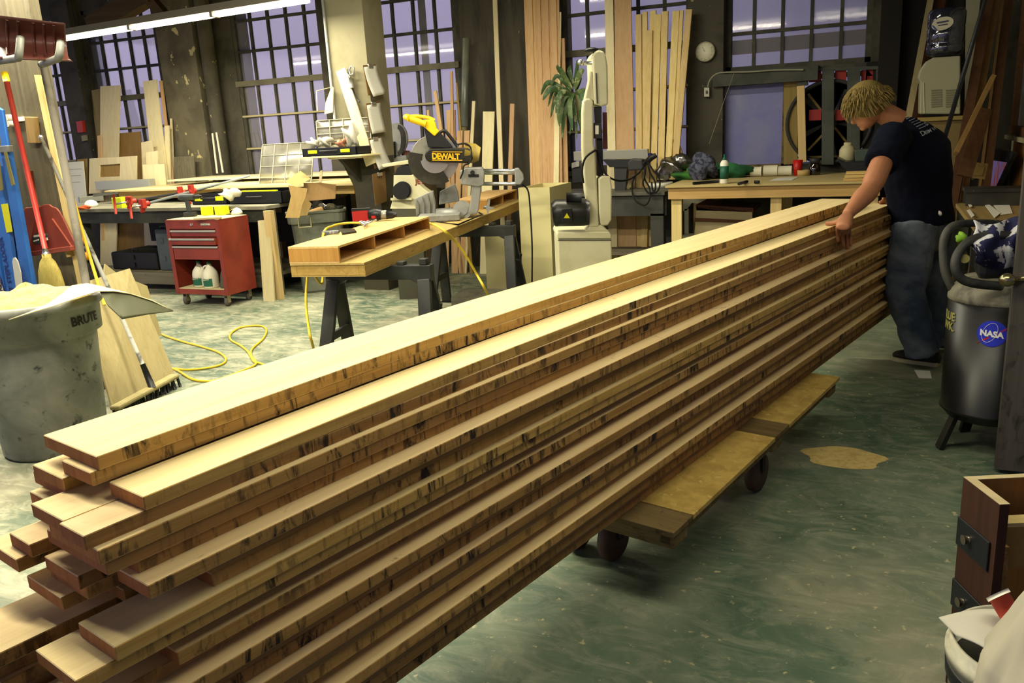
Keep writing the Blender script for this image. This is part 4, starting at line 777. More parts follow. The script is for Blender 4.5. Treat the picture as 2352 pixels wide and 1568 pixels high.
# drill lying on the riser, knife, phone, air gun
t=thing('impact_driver','black and red cordless drill lying on its side on the riser box','drill',drv(850,512))
gp=PV(drv(855,508),24)
mesh('battery',pext(M(),gp,[(807,483),(847,481),(849,508),(810,511)],.06),mat('battery_red','#a3201c',.45),t,bevel=.006); mesh('battery_top',pext(M(),gp,[(806,480),(848,478),(848,484),(807,486)],.065),BLK,t)
dm=gp(875,494); e=(gp(905,492)-gp(850,494)).normalized()
mesh('motor_housing',M().tube([gp(846,492)-e*0,gp(860,492),gp(876,493)],[.035,.04,.036],16),BLK,t); mesh('gear_case',M().tube([gp(874,493),gp(888,493)],.034,16),mat('gear_grey','#8b8a80',.4,.5),t); mesh('chuck',M().tube([gp(887,493),gp(902,493),gp(911,493)],[.033,.028,.014],16),BLK,t); mesh('selector',M().box(gp(865,497)+V((0,-.038,0)),(.03,.02,.02)),mat('battery_red','#a3201c',.45),t)
t=thing('air_gun','small chrome air blow gun on the riser box at the end of the yellow hose','air gun',drv(845,522))
q=drv(842,520)+V((0,0,.02)); mesh('body',M().tube([drv(828,517)+V((0,0,.02)),q,drv(848,516)+V((0,0,.022))],[.012,.017,.012],10),STEEL,t); mesh('lever',M().tube([q,drv(856,520)+V((0,0,.035)),drv(864,515)+V((0,0,.03))],.007,8),STEEL,t); mesh('nozzle',M().tube([q,drv(836,526)+V((0,0,.012))],[.011,.006],8),STEEL,t)
solo('smartphone',M().ext(px(PZ(RB+.001),(779,528),(814,527),(819,534),(786,539)),(0,0,.009)),mat('phone_black','#15171a',.2),'black phone lying flat near the front edge of the riser box','phone',bevel=.002)
solo('utility_knife',M().bar(drv(740,539)+V((0,0,.012)),drv(780,537)+V((0,0,.014)),.030,.022),worn('knife_grip','#5d6068','#a3a09a',30,rough=.4),'grey utility knife lying left of the black phone','knife',bevel=.006)
# yellow hose
HM=mat('hose_yellow','#c9ae2c',.5); Zh=.008
hz=lambda x,y: PZ(Zh)(x,y)
hp=[drv(828,518)+V((0,0,.018)),drv(800,516)+V((0,0,.012)),drv(765,522)+V((0,0,.010)),B+dl_*.5-wx*.505+V((0,0,.10)),B+dl_*.45-wx*.52+V((0,0,-.2)),PD(712,622,5.15),PD(704,660,5.1),PD(703,700,5.05),PD(708,745,5.0),PD(716,785,4.95),hz(735,830),hz(800,850),hz(700,870),hz(600,835),hz(583,830),hz(570,808),hz(552,793),hz(530,780),hz(531,765),hz(556,751),hz(598,748),hz(612,758),hz(604,778),hz(580,800),hz(577,815),hz(588,835),hz(560,850),hz(500,872),hz(470,875),hz(440,870),hz(410,852),hz(396,846),hz(430,849),hz(480,844),hz(512,835),hz(518,822),hz(500,808),hz(460,795),hz(415,783),hz(372,768),hz(340,750)]
solo('air_hose',M().tube(smooth_path(hp,5),.0085,8),HM,'yellow air hose running from the blow gun down onto the floor in loops','hose')
hp2=[PZ(.812)(966,512),PZ(.812)(985,512),PD(1012,524,5.3),PD(1045,553,5.35),PD(1072,590,5.4),PD(1095,630,5.45),PD(1118,672,5.5),hz(1128,700),hz(1100,740)]
solo('air_hose',M().tube(smooth_path(hp2,6),.0085,8),HM,'yellow hose drooping from the table behind the riser box towards the toolbox','hose')
# tool case on floor between the sawhorses, cord on the floor
t=thing('toolbox','black toolbox with a tray lid on the floor behind the lumber stack','toolbox',PZ(0)(1120,700)); tb=PZ(.20)
mesh('body',M().ext(px(tb,(1036,685),(1060,664),(1170,665),(1180,700),(1037,700)),(0,0,-.199)),DGR,t,bevel=.006); mesh('lid_tray',M().ext(px(PZ(.215),(1036,683),(1060,662),(1168,663),(1178,700),(1037,700)),(0,0,-.012)),worn('case_lid','#55523f','#3a3930',8),t,bevel=.004)
solo('power_cord',M().tube(smooth_path([hz(800,640)+V((0,0,.0)),hz(845,640),hz(862,633),hz(890,636),hz(905,628),hz(898,620),hz(880,621)],6),.006,6),RUB,'thin black cord lying on the floor behind the near sawhorse','cord')
# ---- sliding miter saw
mb=PZ(.803)(1050,500); ms=PV(mb,CY*57.2958*0+24.0*1.0)   # plane facing the camera
ms=PV(mb,24.1)
nn=ms.n.normalized(); nn=nn if nn.dot(FW)>0 else -nn
t=thing('miter_saw','large yellow and black sliding miter saw standing on the saw table','miter saw',V((mb.x,mb.y,.801)))
def disc(pl,x,y,r_px,n=40,a0=0,a1=360,inner=0,sq=1.0):
    c=pl(x,y); s=(pl(x+1,y)-c).length; out=[pl(x+math.cos(R(a0+(a1-a0)*i/n))*r_px,y+math.sin(R(a0+(a1-a0)*i/n))*r_px*sq) for i in range(n+(0 if a1-a0==360 else 1))]
    if inner: out+= [pl(x+math.cos(R(a1-(a1-a0)*i/n))*inner,y+math.sin(R(a1-(a1-a0)*i/n))*inner*sq) for i in range(n+1)]
    return out
def fr(k): # plane shifted towards (+) or away from (-) the viewer
    return PL(ms.n,ms.c-ms.n.dot(nn)*k)
base=V((mb.x,mb.y,.801)); 
tt=mesh('turntable',M().lathe([(.0,0),(.17,0),(.175,.01),(.175,.035),(.14,.045),(.14,.075),(.0,.075)],PZ(.802)(1028,502)+nn*.06,36),ALU,t)
mesh('base_arm',M().box(PZ(.802)(1010,508)+nn*.05+V((0,0,.03)),(.34,.20,.055),Matrix.Rotation(CY,3,'Z')),ALU,t,bevel=.008)
for a,b in (((958,505),(998,500)),((1010,462),(1052,452))): pass
f1=fr(.04); mesh('fence_half',M().ext(px(f1,(953,456),(995,437),(1001,470),(1000,492),(956,496)),nn*.03),ALU,t,bevel=.004); f2=fr(-.22); mesh('fence_half',M().ext(px(f2,(1010,440),(1045,422),(1052,440),(1055,462),(1008,470)),nn*.03),ALU,t,bevel=.004)
rb=M()
for x in (957,970,983,994): rb.ext(px(fr(.07),(x,459-(x-957)*.5),(x+5,470),(x+5,492),(x,492)),nn*.04)
mesh('fence_rib',rb,mat('fence_grey','#77766c',.5,.3),t)
hub=M().cyl(fr(.05)(1062,482),fr(-.07)(1062,482),.075,.07,28); hub.cyl(fr(.06)(1062,482),fr(.05)(1062,482),.04); mesh('pivot_housing',hub,ALU,t,bevel=.004)
mesh('rear_arm',M().ext(px(fr(.05),(1084,420),(1088,411),(1103,411),(1106,420),(1100,480),(1096,492),(1075,494),(1080,470)),nn*.09),ALU,t,bevel=.008)
mesh('carriage',M().ext(px(fr(.06),(1056,392),(1070,385),(1108,384),(1113,395),(1112,425),(1100,430),(1058,424)),nn*.14),ALU,t,bevel=.01)
mesh('lock_knob',M().ext(disc(fr(.08),1085,396,5,12),nn*.02),BLK,t); mesh('bevel_knob',M().tube([fr(.0)(1110,476),fr(.0)(1120,475)],.012,8).ext(px(fr(.02),(1116,480),(1122,454),(1126,460),(1124,474),(1136,478),(1124,482),(1121,492)),nn*.03),ALU,t)
for y0,dy in ((391,0),(397,.0),(421,0)): mesh('slide_rail',M().cyl(fr(.0 if y0!=397 else -.08)(1100,y0+1),fr(.0 if y0!=397 else -.08)(1186,y0+1),.016 if y0!=397 else .012),STEEL,t)
mesh('rail_end_plate',M().ext(px(fr(.03),(1182,387),(1192,386),(1202,400),(1204,412),(1196,425),(1183,424)),nn*.12),ALU,t,bevel=.008)
gc=(999,365)
fan=[fr(.0)(gc[0]+math.cos(R(a))*r_,gc[1]+math.sin(R(a))*r_) for a,r_ in [(a,57) for a in range(140,282,6)]]
mesh('upper_guard',M().ext(fan+px(fr(0),(1015,330),(1028,345),(1030,372),(1000,378)),nn*.05),worn('guard_alloy','#9d9c90','#8c8b80',9,rough=.35,metal=.5),t,bevel=.003)
mesh('lower_guard',M().ext([fr(.012)(gc[0]+math.cos(R(a))*62,gc[1]+math.sin(R(a))*60) for a in range(58,202,6)]+[fr(.012)(gc[0]+math.cos(R(a))*30,gc[1]+math.sin(R(a))*30) for a in range(202,57,-6)],nn*.03),worn('smoky_guard','#23211a','#35332a',7,rough=.4),t,bevel=.003)
mesh('guard_plate',M().ext([fr(.02)(gc[0]+math.cos(R(a))*33,gc[1]+math.sin(R(a))*33) for a in range(20,182,9)]+[fr(.02)(gc[0]+4,gc[1])],nn*.02),STEEL,t)
mesh('saw_blade',M().ext([fr(-.03)(gc[0]+math.cos(R(a))*55,gc[1]+math.sin(R(a))*55) for a in range(0,360,6)],nn*.003),STEEL,t)
mh=mesh('belt_housing',M().ext([fr(.06)(990+math.cos(R(a))*14,357+math.sin(R(a))*16) for a in range(90,271,15)]+[fr(.06)(1073+math.cos(R(a))*14,357+math.sin(R(a))*18) for a in range(-90,91,15)],nn*.08),worn('housing_black','#1c1b17','#2e2b20',6,rough=.35),t,bevel=.012)
o_=fr(.064)(992,362); ex=(fr(.064)(1062,363.5)-o_).normalized()
lt=M().bar(fr(.066)(993,348.5),fr(.066)(1062,349),.003,.006,(0,0,1)).bar(fr(.066)(993,367.5),fr(.066)(1062,368),.003,.006,(0,0,1))
mesh('lettering',lettering(lt,'DEWALT',.066,fr(.064)(993,364.5),ex,(0,0,1),.035,spacing=.88,squash=.93),mat('letter_yellow','#e0a812',.5),mh,label='yellow letters DEWALT between two yellow lines')
mesh('motor',M().tube([fr(-.02)(1068,350),fr(-.02)(1090,352),fr(-.02)(1102,354)],[.085,.08,.055],22),worn('motor_dusty_yellow','#a08a3c','#857443',6),t)
mesh('handle_frame',M().ext(px(fr(.05),(973,292),(990,306),(1010,303),(1040,338),(1026,340),(983,338)),nn*.05),BLK,t,bevel=.006)
mesh('carry_handle',M().tube(smooth_path([fr(.03)(1008,306),fr(.03)(1017,301),fr(.03)(1026,304),fr(.03)(1052,338)],5),.014,10),BLK,t)
yh=fr(.07)
mesh('yellow_handle_grip',M().tube(smooth_path([yh(940,272),yh(960,279),yh(978,285)],4),.026,12).tube(smooth_path([fr(-.03)(938,268),fr(-.03)(960,267),fr(-.03)(985,271),fr(-.03)(998,277)],4),.016,10).tube(smooth_path([yh(940,272),fr(.02)(932,269),fr(-.03)(938,268)],4),[.026]*1+[.024]*7+[.016],10),YEL,t)
mesh('yellow_handle_arm',M().ext(px(fr(.06),(972,276),(992,273),(1000,282),(1003,295),(1009,302),(998,313),(985,302),(975,292),(966,288)),nn*.06),YEL,t,bevel=.008)
mesh('power_cord',M().tube(smooth_path([fr(.02)(1050,332),fr(.04)(1070,330),fr(.05)(1082,342),fr(.08)(1080,372),fr(.09)(1066,380),fr(.09)(1063,396),fr(.08)(1057,410)],5),.007,8),RUB,t)
solo('power_cord',M().tube(smooth_path([fr(-.02)(1200,424),fr(-.02)(1212,436),fr(-.02)(1217,470),fr(-.02)(1222,560),fr(-.02)(1222,640),PZ(.01)(1222,690)],6),.007,8),RUB,'black power cord hanging down from the rails of the large miter saw','cord')
mesh('rating_label',M().ext(px(fr(.062),(1075,400),(1100,400),(1100,407),(1076,407)),nn*.002),BLK,t)
mesh('wire_stand',M().tube([PZ(.806)(1000,508),PZ(.81)(1052,516),PZ(.82)(1108,492),PZ(.82)(1100,488)],.007,6),BLK,t)
# ---- second miter saw and cream machines behind
sp=PV(PD(905,340,8.0),24.1); sn=sp.n.normalized(); sn=sn if sn.dot(FW)>0 else -sn
# cream spindle sander
jp=PV(PD(930,440,7.6),24.1); jn=jp.n.normalized(); jn=jn if jn.dot(FW)>0 else -jn
jb=jp(940,490)
t=thing('sander_machine','cream benchtop sander with a large black knob behind the saw table','sander',V((jb.x,jb.y,.0)))
m=M().ext(px(jp,(904,402),(948,401),(958,417),(972,432),(990,445),(992,470),(955,478),(903,462)),jn*.25); mesh('body',m,CREAM,t,bevel=.008); mesh('lower_body',M().ext(px(jp,(903,455),(960,455),(968,480),(896,480)),jn*.25),CREAM,t,bevel=.005); 
mesh('pedestal',M().ext([p for p in (lambda q:[q[0],q[1],V((q[1].x,q[1].y,0)),V((q[0].x,q[0].y,0))])(px(jp,(900,480),(965,480)))],jn*.25),mat('pedestal_dark','#4a4838',.7),t)
kn=mesh('knob',M().cyl(jp(922,438)-jn*.05,jp(922,438)+jn*.01,.072,.075,28).cyl(jp(926,436)-jn*.02,jp(926,436)+jn*.01,.075,.075,28),BLK,t,bevel=.004)
mesh('front_rail',M().bar(jp(898,457)-jn*.02,jp(946,456)-jn*.02,.02,.02),CREAM,t)
mesh('table_plate',M().ext(px(jp,(876,378),(940,368),(942,376),(880,384)),jn*.3),CREAM,t,bevel=.003); mesh('trunnion',M().ext(px(jp,(906,402),(912,386),(925,379),(942,380),(946,402)),jn*.2),BLK,t)
mesh('lettering',lettering(M(),'JET',.06,jp(953,422)-jn*.003,(jp(970,422)-jp(953,422)).normalized(),(0,0,1),.03),mat('jet_red','#7a2620',.5),t,label='dark red letters JET')
t=thing('miter_saw','second smaller miter saw with a yellow handle behind the clipboards','miter saw',PY(7.9)(905,372)); q=PY(7.85)
mesh('guard',M().ext([q(909+math.cos(R(a))*26,320+math.sin(R(a))*38) for a in range(0,360,15)],(0,.03,0)),ALU,t,bevel=.003); mesh('smoked_guard',M().ext([q(915+math.cos(R(a))*17,322+math.sin(R(a))*36)-V((0,.01,0)) for a in range(-90,91,15)]+[q(914+math.cos(R(a))*8,322+math.sin(R(a))*26)-V((0,.01,0)) for a in range(90,-91,-15)],(0,.01,0)),worn('smoky_guard','#3a372c','#4c493c',7),t)
mesh('arm',M().ext([p-V((0,.03,0)) for p in px(q,(900,325),(908,325),(909,362),(899,368))],(0,.03,0)),BLK,t); mesh('handle',M().tube(smooth_path([q(884,282),q(893,276),q(895,283),q(888,300),q(886,306)],5),.02,10),YEL,t)
mesh('base',M().ext(px(q,(886,362),(932,356),(935,372),(886,378)),(0,.25,0)),ALU,t); mesh('motor',M().ext(px(q,(884,338),(900,340),(903,362),(886,360)),(0,.15,0)),BLK,t,bevel=.01)
qq=q(910,374); mesh('stand',M().bb(qq.x-.28,qq.x+.28,7.86,8.2,0,qq.z-.03),mat('stand_wood','#5b4d33',.8),t)
solo('paper_cylinder',M().cyl(PY(7.95)(932,372),PY(7.95)(932,346),.045,.045,20),mat('dusty_pink','#9c6a58',.8),'dusty pink upright cylinder beside the second miter saw','canister')
# ---- leaning boards along the window wall
def lean(lab,tl,tr,bl,br,y0=8.40,y1=8.60,z1=3.0,th=.02,mt=PLY,name='leaning_board',group='boards leaning on the window wall',zb=0):
    pl=PLN(y0,0,y1,z1); a=px(pl,tl,tr,br,bl); f=lambda p,e:e+(e-p)*((e.z-zb)/(p.z-e.z)); a=[a[0],a[1],f(a[1],a[2]),f(a[0],a[3])]
    return solo(name,M().ext(a,(0,-th,0)),mt,lab,'leaning board',group,bevel=.001)
HARD=wood('hardboard','#9a7a45','#876a3a',2); OAK=wood('red_oak','#d6b183','#c29a68',2,var=.1); PK=wood('pinkish_batten','#ddb98b','#cba273',2)
lean('wide pale board standing tallest at the far left window',(233,198),(278,196),(233,362),(274,360),8.1,8.55)
lean('tan cardboard sheet leaning left of the wide pale board at the window',(213,208),(236,203),(232,330),(240,330),8.2,8.6,mt=wood('tan_sheet','#8d7a4e','#7c6a42',2))
lean('brown hardboard sheet leaning right of the wide pale board',(272,306),(324,302),(272,380),(330,380),8.2,8.45,2.0,mt=HARD)
lean('narrow brown strip beside the left edge of the wide pale board',(226,312),(234,310),(228,362),(236,362),8.12,8.3,2.0,mt=OAK)
lean('long pale board standing tall at the right side of the second window',(331,187),(361,183),(346,330),(378,330),8.1,8.55)
lean('tan strip right of the tall pale board at the second window',(368,186),(374,185),(380,290),(386,290),8.2,8.6,mt=OAK)
lean('pale board with a stepped top in front of the tall pale board',(327,327),(352,322),(330,420),(358,420),8.0,8.2,1.6)
lean('short pale board left of the white batten by the dark pier',(338,350),(364,346),(340,420),(366,420),7.95,8.1,1.6)
lean('wide low pale board leaning before the dark pier',(330,378),(378,376),(332,420),(382,420),7.92,8.0,1.4)
lean('narrow pale batten standing at the left edge of the dark pier',(380,289),(390,288),(384,420),(394,420),8.2,8.4,2.0)
lean('thin white batten leaning close to the dark pier edge',(393,272),(396,272),(396,415),(402,415),8.3,8.5,2.0)
lean('grey-brown board low against the dark pier',(402,360),(448,358),(402,415),(450,412),8.3,8.42,1.5,mt=GREYW)
for k,(a,b,lab) in enumerate((((488,306),(499,398),'left of two white strips crossing each other against the dark pipe'),((497,304),(512,396),'right of two white strips crossing each other against the dark pipe'))):
    solo('white_strip',M().bar(PY(8.35)(*a),PY(8.3)(*b),.022,.012,(0,1,0)),mat('white_trim','#cfccb8',.6),lab,'strip','white strips by the dark pipe')
# boxes by the window left
t=thing('grooved_board','white grooved panel leaning at the far left end of the bench','panel',PY(8.0)(165,440)); pl=PY(7.98)
mesh('face',M().ext([V((p.x,p.y,p.z if p.z>1.1 else .003)) for p in px(pl,(140,374),(190,370),(182,445),(148,452))],(0,.015,0)),mat('white_laminate','#e2e0cc',.5),t)
mesh('groove_lines',M().bar(pl(143,390)-V((0,.003,0)),pl(188,387)-V((0,.003,0)),.004,.004,(0,0,1)).bar(pl(145,405)-V((0,.003,0)),pl(186,402)-V((0,.003,0)),.004,.004,(0,0,1)).bar(pl(147,420)-V((0,.003,0)),pl(185,417)-V((0,.003,0)),.004,.004,(0,0,1)),mat('groove_grey','#b5b39c'),t)
lean('brown edge-on board beside the white grooved panel',(180,366),(201,364),(186,440),(202,438),8.05,8.12,1.5,mt=HARD)
t=thing('cutout_board','pale plywood panel with a rectangular cutout standing behind the bench','panel',PY(7.95)(260,430)); pl=PY(7.96)
q=px(pl,(205,364),(313,358),(313,440),(204,445)); w_=px(pl,(229,379),(276,376),(275,405),(228,407)); m=M()
for a,b,c_,d_ in ((0,1,1,0),(1,2,2,1),(2,3,3,2),(3,0,0,3)): m.ext([q[a],q[b],w_[c_],w_[d_]],(0,.018,0))
mesh('panel',m,PLY,t); mesh('backing',M().ext([p+V((0,.02,0)) for p in px(pl,(225,374),(280,372),(279,409),(224,411))],(0,.004,0)),HARD,t,label='brown hardboard showing through the cutout')
# centre wall
solo('dust_pipe',M().tube([PY(8.3)(1072,88),PY(8.3)(1066,290)],.042,16),worn('galvanised_duct','#7d8178','#686b62',4,rough=.4,metal=.4),'grey galvanised duct pipe standing upright right of the third window','pipe')
solo('dust_pipe',M().tube([PY(8.3)(1066,291),PY(8.3)(1064,330),PY(8.3)(1060,420)],[.045,.036,.036],16),mat('duct_lower','#a9a27a',.6),'pale lower duct section joined under the grey galvanised pipe','pipe')
for tl,tr,bl,br,lab,mt in (((1111,256),(1137,256),(1108,410),(1132,410),'wide pale board standing in front of the dark panelled pier',PLY),((1133,0),(1143,0),(1147,400),(1157,400),'very tall thin pale batten reaching out of the top before the dark pier',PLY),((1173,238),(1183,238),(1168,405),(1178,405),'pinkish batten standing alone at the right of the dark pier',PK),((1086,232),(1093,232),(1081,330),(1088,330),'pale batten leaning just right of the duct pipe',PLY),
    ((997,209),(1004,208),(1010,300),(1018,300),'pinkish batten leaning left, standing before the third window',PK),((1035,164),(1041,164),(1036,280),(1043,280),'tallest pinkish batten before the third window',PK),((1027,253),(1036,252),(1026,330),(1035,330),'short pinkish batten left of the pair before the third window',PK),((1038,253),(1047,252),(1040,330),(1048,330),'short pinkish batten right of the pair before the third window',PK),((1049,190),(1052,190),(1057,300),(1061,300),'thin olive batten beside the duct pipe',HARD),((982,252),(987,252),(984,290),(989,290),'smallest batten tip showing over the yellow saw handle',PK),((1052,300),(1064,299),(1050,360),(1062,360),'short tan offcut standing left of the lower duct',OAK),((1068,300),(1080,299),(1066,360),(1078,360),'short tan offcut standing right of the lower duct',OAK)):
    lean(lab,tl,tr,bl,br,8.05 if 'pair' not in lab else 8.15,8.45,3.0,mt=mt,th=.018)
# bundle of long oak strips
n=13
for k in range(n):
    xt0=1204+k*6.2; xb0=1212+k*5.6
    o='from the left' 
    lean('%s strip from the left in the tall bundle of oak strips'%['first','second','third','fourth','fifth','sixth','seventh','eighth','ninth','tenth','eleventh','twelfth','thirteenth'][k],(xt0,-30),(xt0+6.6,-30),(xb0+8,405),(xb0+14,405),7.95+.01*(k%3),8.5-.012*(k%3),3.2,mt=OAK,th=.025,name='oak_strip',group='tall oak strips in a bundle',zb=0)
lean('pale board leaning at the right edge of the oak strip bundle',(1278,28),(1290,28),(1273,400),(1285,400),7.9,8.48,3.0)
lean('tan narrow board right behind the potted plant leaves',(1291,88),(1298,88),(1292,400),(1306,400),8.0,8.5,3.0,mt=OAK)
lean('tall pale plank standing left of the widest plank behind the bandsaw',(1390,-20),(1409,-20),(1396,400),(1416,400),7.95,8.5,3.2)
lean('widest tall plank, brown, standing behind the bandsaw',(1412,-20),(1450,-20),(1416,400),(1459,400),7.98,8.5,3.2,mt=wood('beech_plank','#d3b285','#c29d6b',2))
for tl,tr,b_,lab,z in (((1461,34),(1475,33),1462,'first from the left in the group of fanned-out lumber by the clock',8.0),((1477,28),(1488,27),1477,'second from the left in the group of fanned-out lumber by the clock',8.03),((1494,26),(1508,24),1490,'plank with a green painted top in the fanned-out lumber, third from left',8.08),((1486,70),(1500,70),1478,'shorter plank standing in front of the green-topped one',7.97),((1508,34),(1520,33),1495,'pale plank right beside the green-topped one',8.02),((1521,27),(1536,26),1512,'knotty tall plank in the middle of the fanned-out lumber',7.99),((1546,26),(1562,25),1528,'pale plank third from the right in the fanned-out lumber',8.03),((1563,25),(1571,24),1536,'thin dark edge-on plank second from the right in the fanned-out lumber',8.06),((1576,22),(1591,22),1543,'rightmost plank of the fanned-out lumber, slanting strongly',8.0)):
    lean(lab,tl,tr,(b_,395),(b_+14,395),z,8.5,3.0,mt=PINEZ,th=.028,zb=(.951 if b_>=1512 else 0),name='lumber_plank',group='fanned-out lumber by the clock')
solo('green_paint_end',pext(M(),PY(8.36),[(1494,25),(1508,24),(1508,40),(1494,41)],.004),mat('green_end_paint','#5d8a3e',.8),'green painted patch at the top of the third fanned-out plank','paint patch') if False else None
# clock
t=thing('wall_clock','round white wall clock on the dark post between the right-hand windows','clock',PY(8.5)(1621,138)); c=PY(8.54)(1621,119); 
mesh('rim',M().lathe([(.0,0),(.093,0),(.093,.03),(.083,.035),(.080,.026),(.0,.026)],c,36,ax=(0,-1,0)),worn('clock_rim','#b3ad90','#9a947a',9),t); fc=mesh('face',M().lathe([(.0,.027),(.080,.027),(.080,.0285),(.0,.0285)],c,36,ax=(0,-1,0)),mat('clock_face','#ddd9c0',.5),t)
f_=c-V((0,.030,0)); mesh('hand',M().bar(f_,f_+V((-.028,0,.045)),.002,.004,(0,1,0)),BLK,t); mesh('hand',M().bar(f_,f_+V((.035,0,.020)),.002,.005,(0,1,0)) if False else M().bar(f_,f_+V((-.02,0,.014)),.002,.006,(0,1,0)),BLK,t)
mm=M(); 
for k in range(12): a=k*PI/6; mm.bar(f_+V((math.cos(a)*.066,0,math.sin(a)*.066)),f_+V((math.cos(a)*.075,0,math.sin(a)*.075)),.002,.004,(0,1,0))
mesh('hour_marks',mm,DGR,fc)
solo('conduit',M().tube(smooth_path([PY(8.5)(1626,200),PY(8.5)(1630,185),PY(8.5)(1645,170),PY(8.48)(1670,166),PY(8.48)(1720,165),PY(8.48)(1780,161),PY(8.48)(1845,160)],4),.008,8),mat('conduit_grey','#84836e',.5),'thin grey conduit curving from the switch box along the lintel','conduit')
t=thing('light_switch','small white switch box on the dark post below the clock','switch box',PY(8.5)(1623,222)); mesh('box',pext(M(),PY(8.5),[(1617,201),(1629,201),(1629,222),(1617,222)],.04),mat('switch_white','#b6b4a4',.5),t,bevel=.003); mesh('toggle',pext(M(),PY(8.49),[(1621,208),(1625,208),(1625,215),(1621,215)],.01),DGR,t)
solo('pull_cord',M().tube([PY(8.45)(1686,168),PY(8.45)(1660,240),PY(8.45)(1629,330)],.003,5),mat('cord_pale','#8a8668'),'thin pale cord hanging slantwise beside the single blue pane','cord')
# ---- boarded opening with box fan
BP=PY(8.60)
trim(pext(M(),BP,[(1800,183),(1832,180),(1832,375),(1800,378)],.02),wood('olive_ply','#9a8850','#87763f',2))
solo('pine_post',pext(M(),PY(8.52),[(1830,198),(1848,196),(1852,372),(1834,374)],.05),PINEZ,'pine post fixed upright left of the big fan guard','post',bevel=.003)
t=thing('exhaust_fan','large exhaust fan in the boarded opening behind the grey slats','fan',PY(8.66)(1930,370)); FP=PY(8.70)
fcn=FP(1905,280); Rr=.36
mesh('housing',M().lathe([(Rr,-.02),(Rr+.03,-.02),(Rr+.03,.12),(Rr,.12),(Rr,-.02)],fcn,48,ax=(0,-1,0)),mat('fan_housing','#2b2b28',.7),t)
mesh('hub',M().cyl(fcn-V((0,.02,0)),fcn+V((0,.08,0)),.07),BLK,t)
for k in range(5):
    a=k*2*PI/5; mesh('blade',M().ext([fcn+V((math.cos(a+d_)*r_,.03+w_,math.sin(a+d_)*r_)) for d_,r_,w_ in ((-.35,.07,-.02),(-.28,.33,-.04),(.28,.33,.04),(.35,.07,.02))],(0,.006,0)),mat('fan_blade','#3a3a38',.5),t)
pan=M(); pa=[fcn+V((math.cos(a*PI/12)*(Rr+.02),-.03,math.sin(a*PI/12)*(Rr+.02))) for a in range(24)]
x0,x1,z0,z1=fcn.x-.46,fcn.x+.42,1.08,1.86
mesh('mount_board',M().bb(x0,fcn.x-.40,8.71,8.73,z0,z1).bb(fcn.x+.40,x1,8.71,8.73,z0,z1).bb(x0,x1,8.71,8.73,fcn.z+.40,max(z1,fcn.z+.42)).bb(x0,x1,8.71,8.73,z0,max(z0+.02,fcn.z-.40)),wood('fan_board','#8d7842','#77642f',0),t)
mesh('strut',M().bar(FP(1856,215),FP(1955,340),.02,.02,(0,1,0)).bar(FP(1856,345),FP(1960,235),.02,.02,(0,1,0)),wood('strut_w','#8a7440','#6e5a2e',0),t)
t2=thing('slat_guard','grey slatted steel guard with red blocks in front of the exhaust fan','guard',PY(8.56)(1950,380)); SP=PY(8.56); SG=worn('slat_grey','#484b42','#3a3d36',4,rough=.7)
mesh('top_rail',pext(M(),SP,[(1855,157),(2060,150),(2060,158),(1855,164)],.03),SG,t2); 
for a,b in ((1888,1916),(1946,1976),(2012,2038)): mesh('slat',pext(M(),PY(8.55),[(a,160),(b,159),(b-1,378),(a-1,378)],.03),SG,t2,bevel=.002)
mesh('corner_block',pext(M(),PY(8.54),[(1829,166),(1856,163),(1856,196),(1831,198)],.04),SG,t2)
RDM=mat('guard_red','#8e211c',.6)
for a,b in ((1858,1886),(1918,1944),(1978,2005)):
    for y0,y1 in ((161,189),(252,277)): mesh('red_block',pext(M(),PY(8.60),[(a,y0),(b,y0-1),(b,y1-1),(a,y1)],.03),RDM,t2)
trim(M().bb(-.15,.02,8.60,8.69,1.0,1.93),mat('black_brown_boards','#1d1a14',.9))
# ---- right pine bench
t=thing('pine_bench','long pine workbench under the right-hand windows','workbench',(-.7,7.95,0)); BZ=.95
mesh('bench_top',M().bb(-1.72,.04,7.33,8.48,BZ-.018,BZ),wood('bench_ply_top','#c4b07c','#ad9862',0,var=.05),t,bevel=.002); mesh('front_rail',M().bb(-1.70,.02,7.36,7.40,BZ-.12,BZ-.0185),PINE,t,bevel=.002); mesh('back_rail',M().bb(-1.70,.02,8.42,8.46,BZ-.12,BZ-.0185),PINE,t)
for x in (-1.68,-.83,-.08): mesh('leg',M().bb(x,x+.09,7.40,7.44,0,BZ-.02),PINEZ,t); mesh('leg',M().bb(x,x+.09,8.38,8.42,0,BZ-.02),PINEZ,t)
def bz(x,y,h=0):
    p=PZ(BZ+.001+h)(x,y)
    return p if p.y<8.2 else V((PY(8.2)(x,y).x,8.2,BZ+.001+h))
def clothheap(name,lab,c,r,s,mt,cat='cloth'): return solo(name,crumple(M(),c,r,s,.45,26),mt,lab,cat)
GRC=worn('green_cloth','#2c6a3c','#1f4f30',7,rough=.95,bump=.5)
clothheap('green_cloth','crumpled bright green cloth at the left end of the pine bench',bz(1590,412)+V((0,.08,.045)),(.17,.12,.055),31,worn('green_cloth_bright','#3f7a2c','#26582a',9,rough=.95))
clothheap('green_cloth','larger dark green cloth bundled behind the glue bottle on the pine bench',bz(1680,408)+V((0,.06,.06)),(.19,.12,.07),32,GRC)
clothheap('checked_shirt','dark blue checked shirt bundled on the green cloths of the pine bench',bz(1612,414)+V((0,.07,.13)),(.12,.10,.12),33,worn('navy_check','#2a2d3c','#55586a',30,.45,.55,rough=.95),'shirt')
q=bz(1662,422)+V((0,.03,0)); t=thing('glue_bottle','tall white glue bottle with green label at the front of the pine bench','bottle',q)
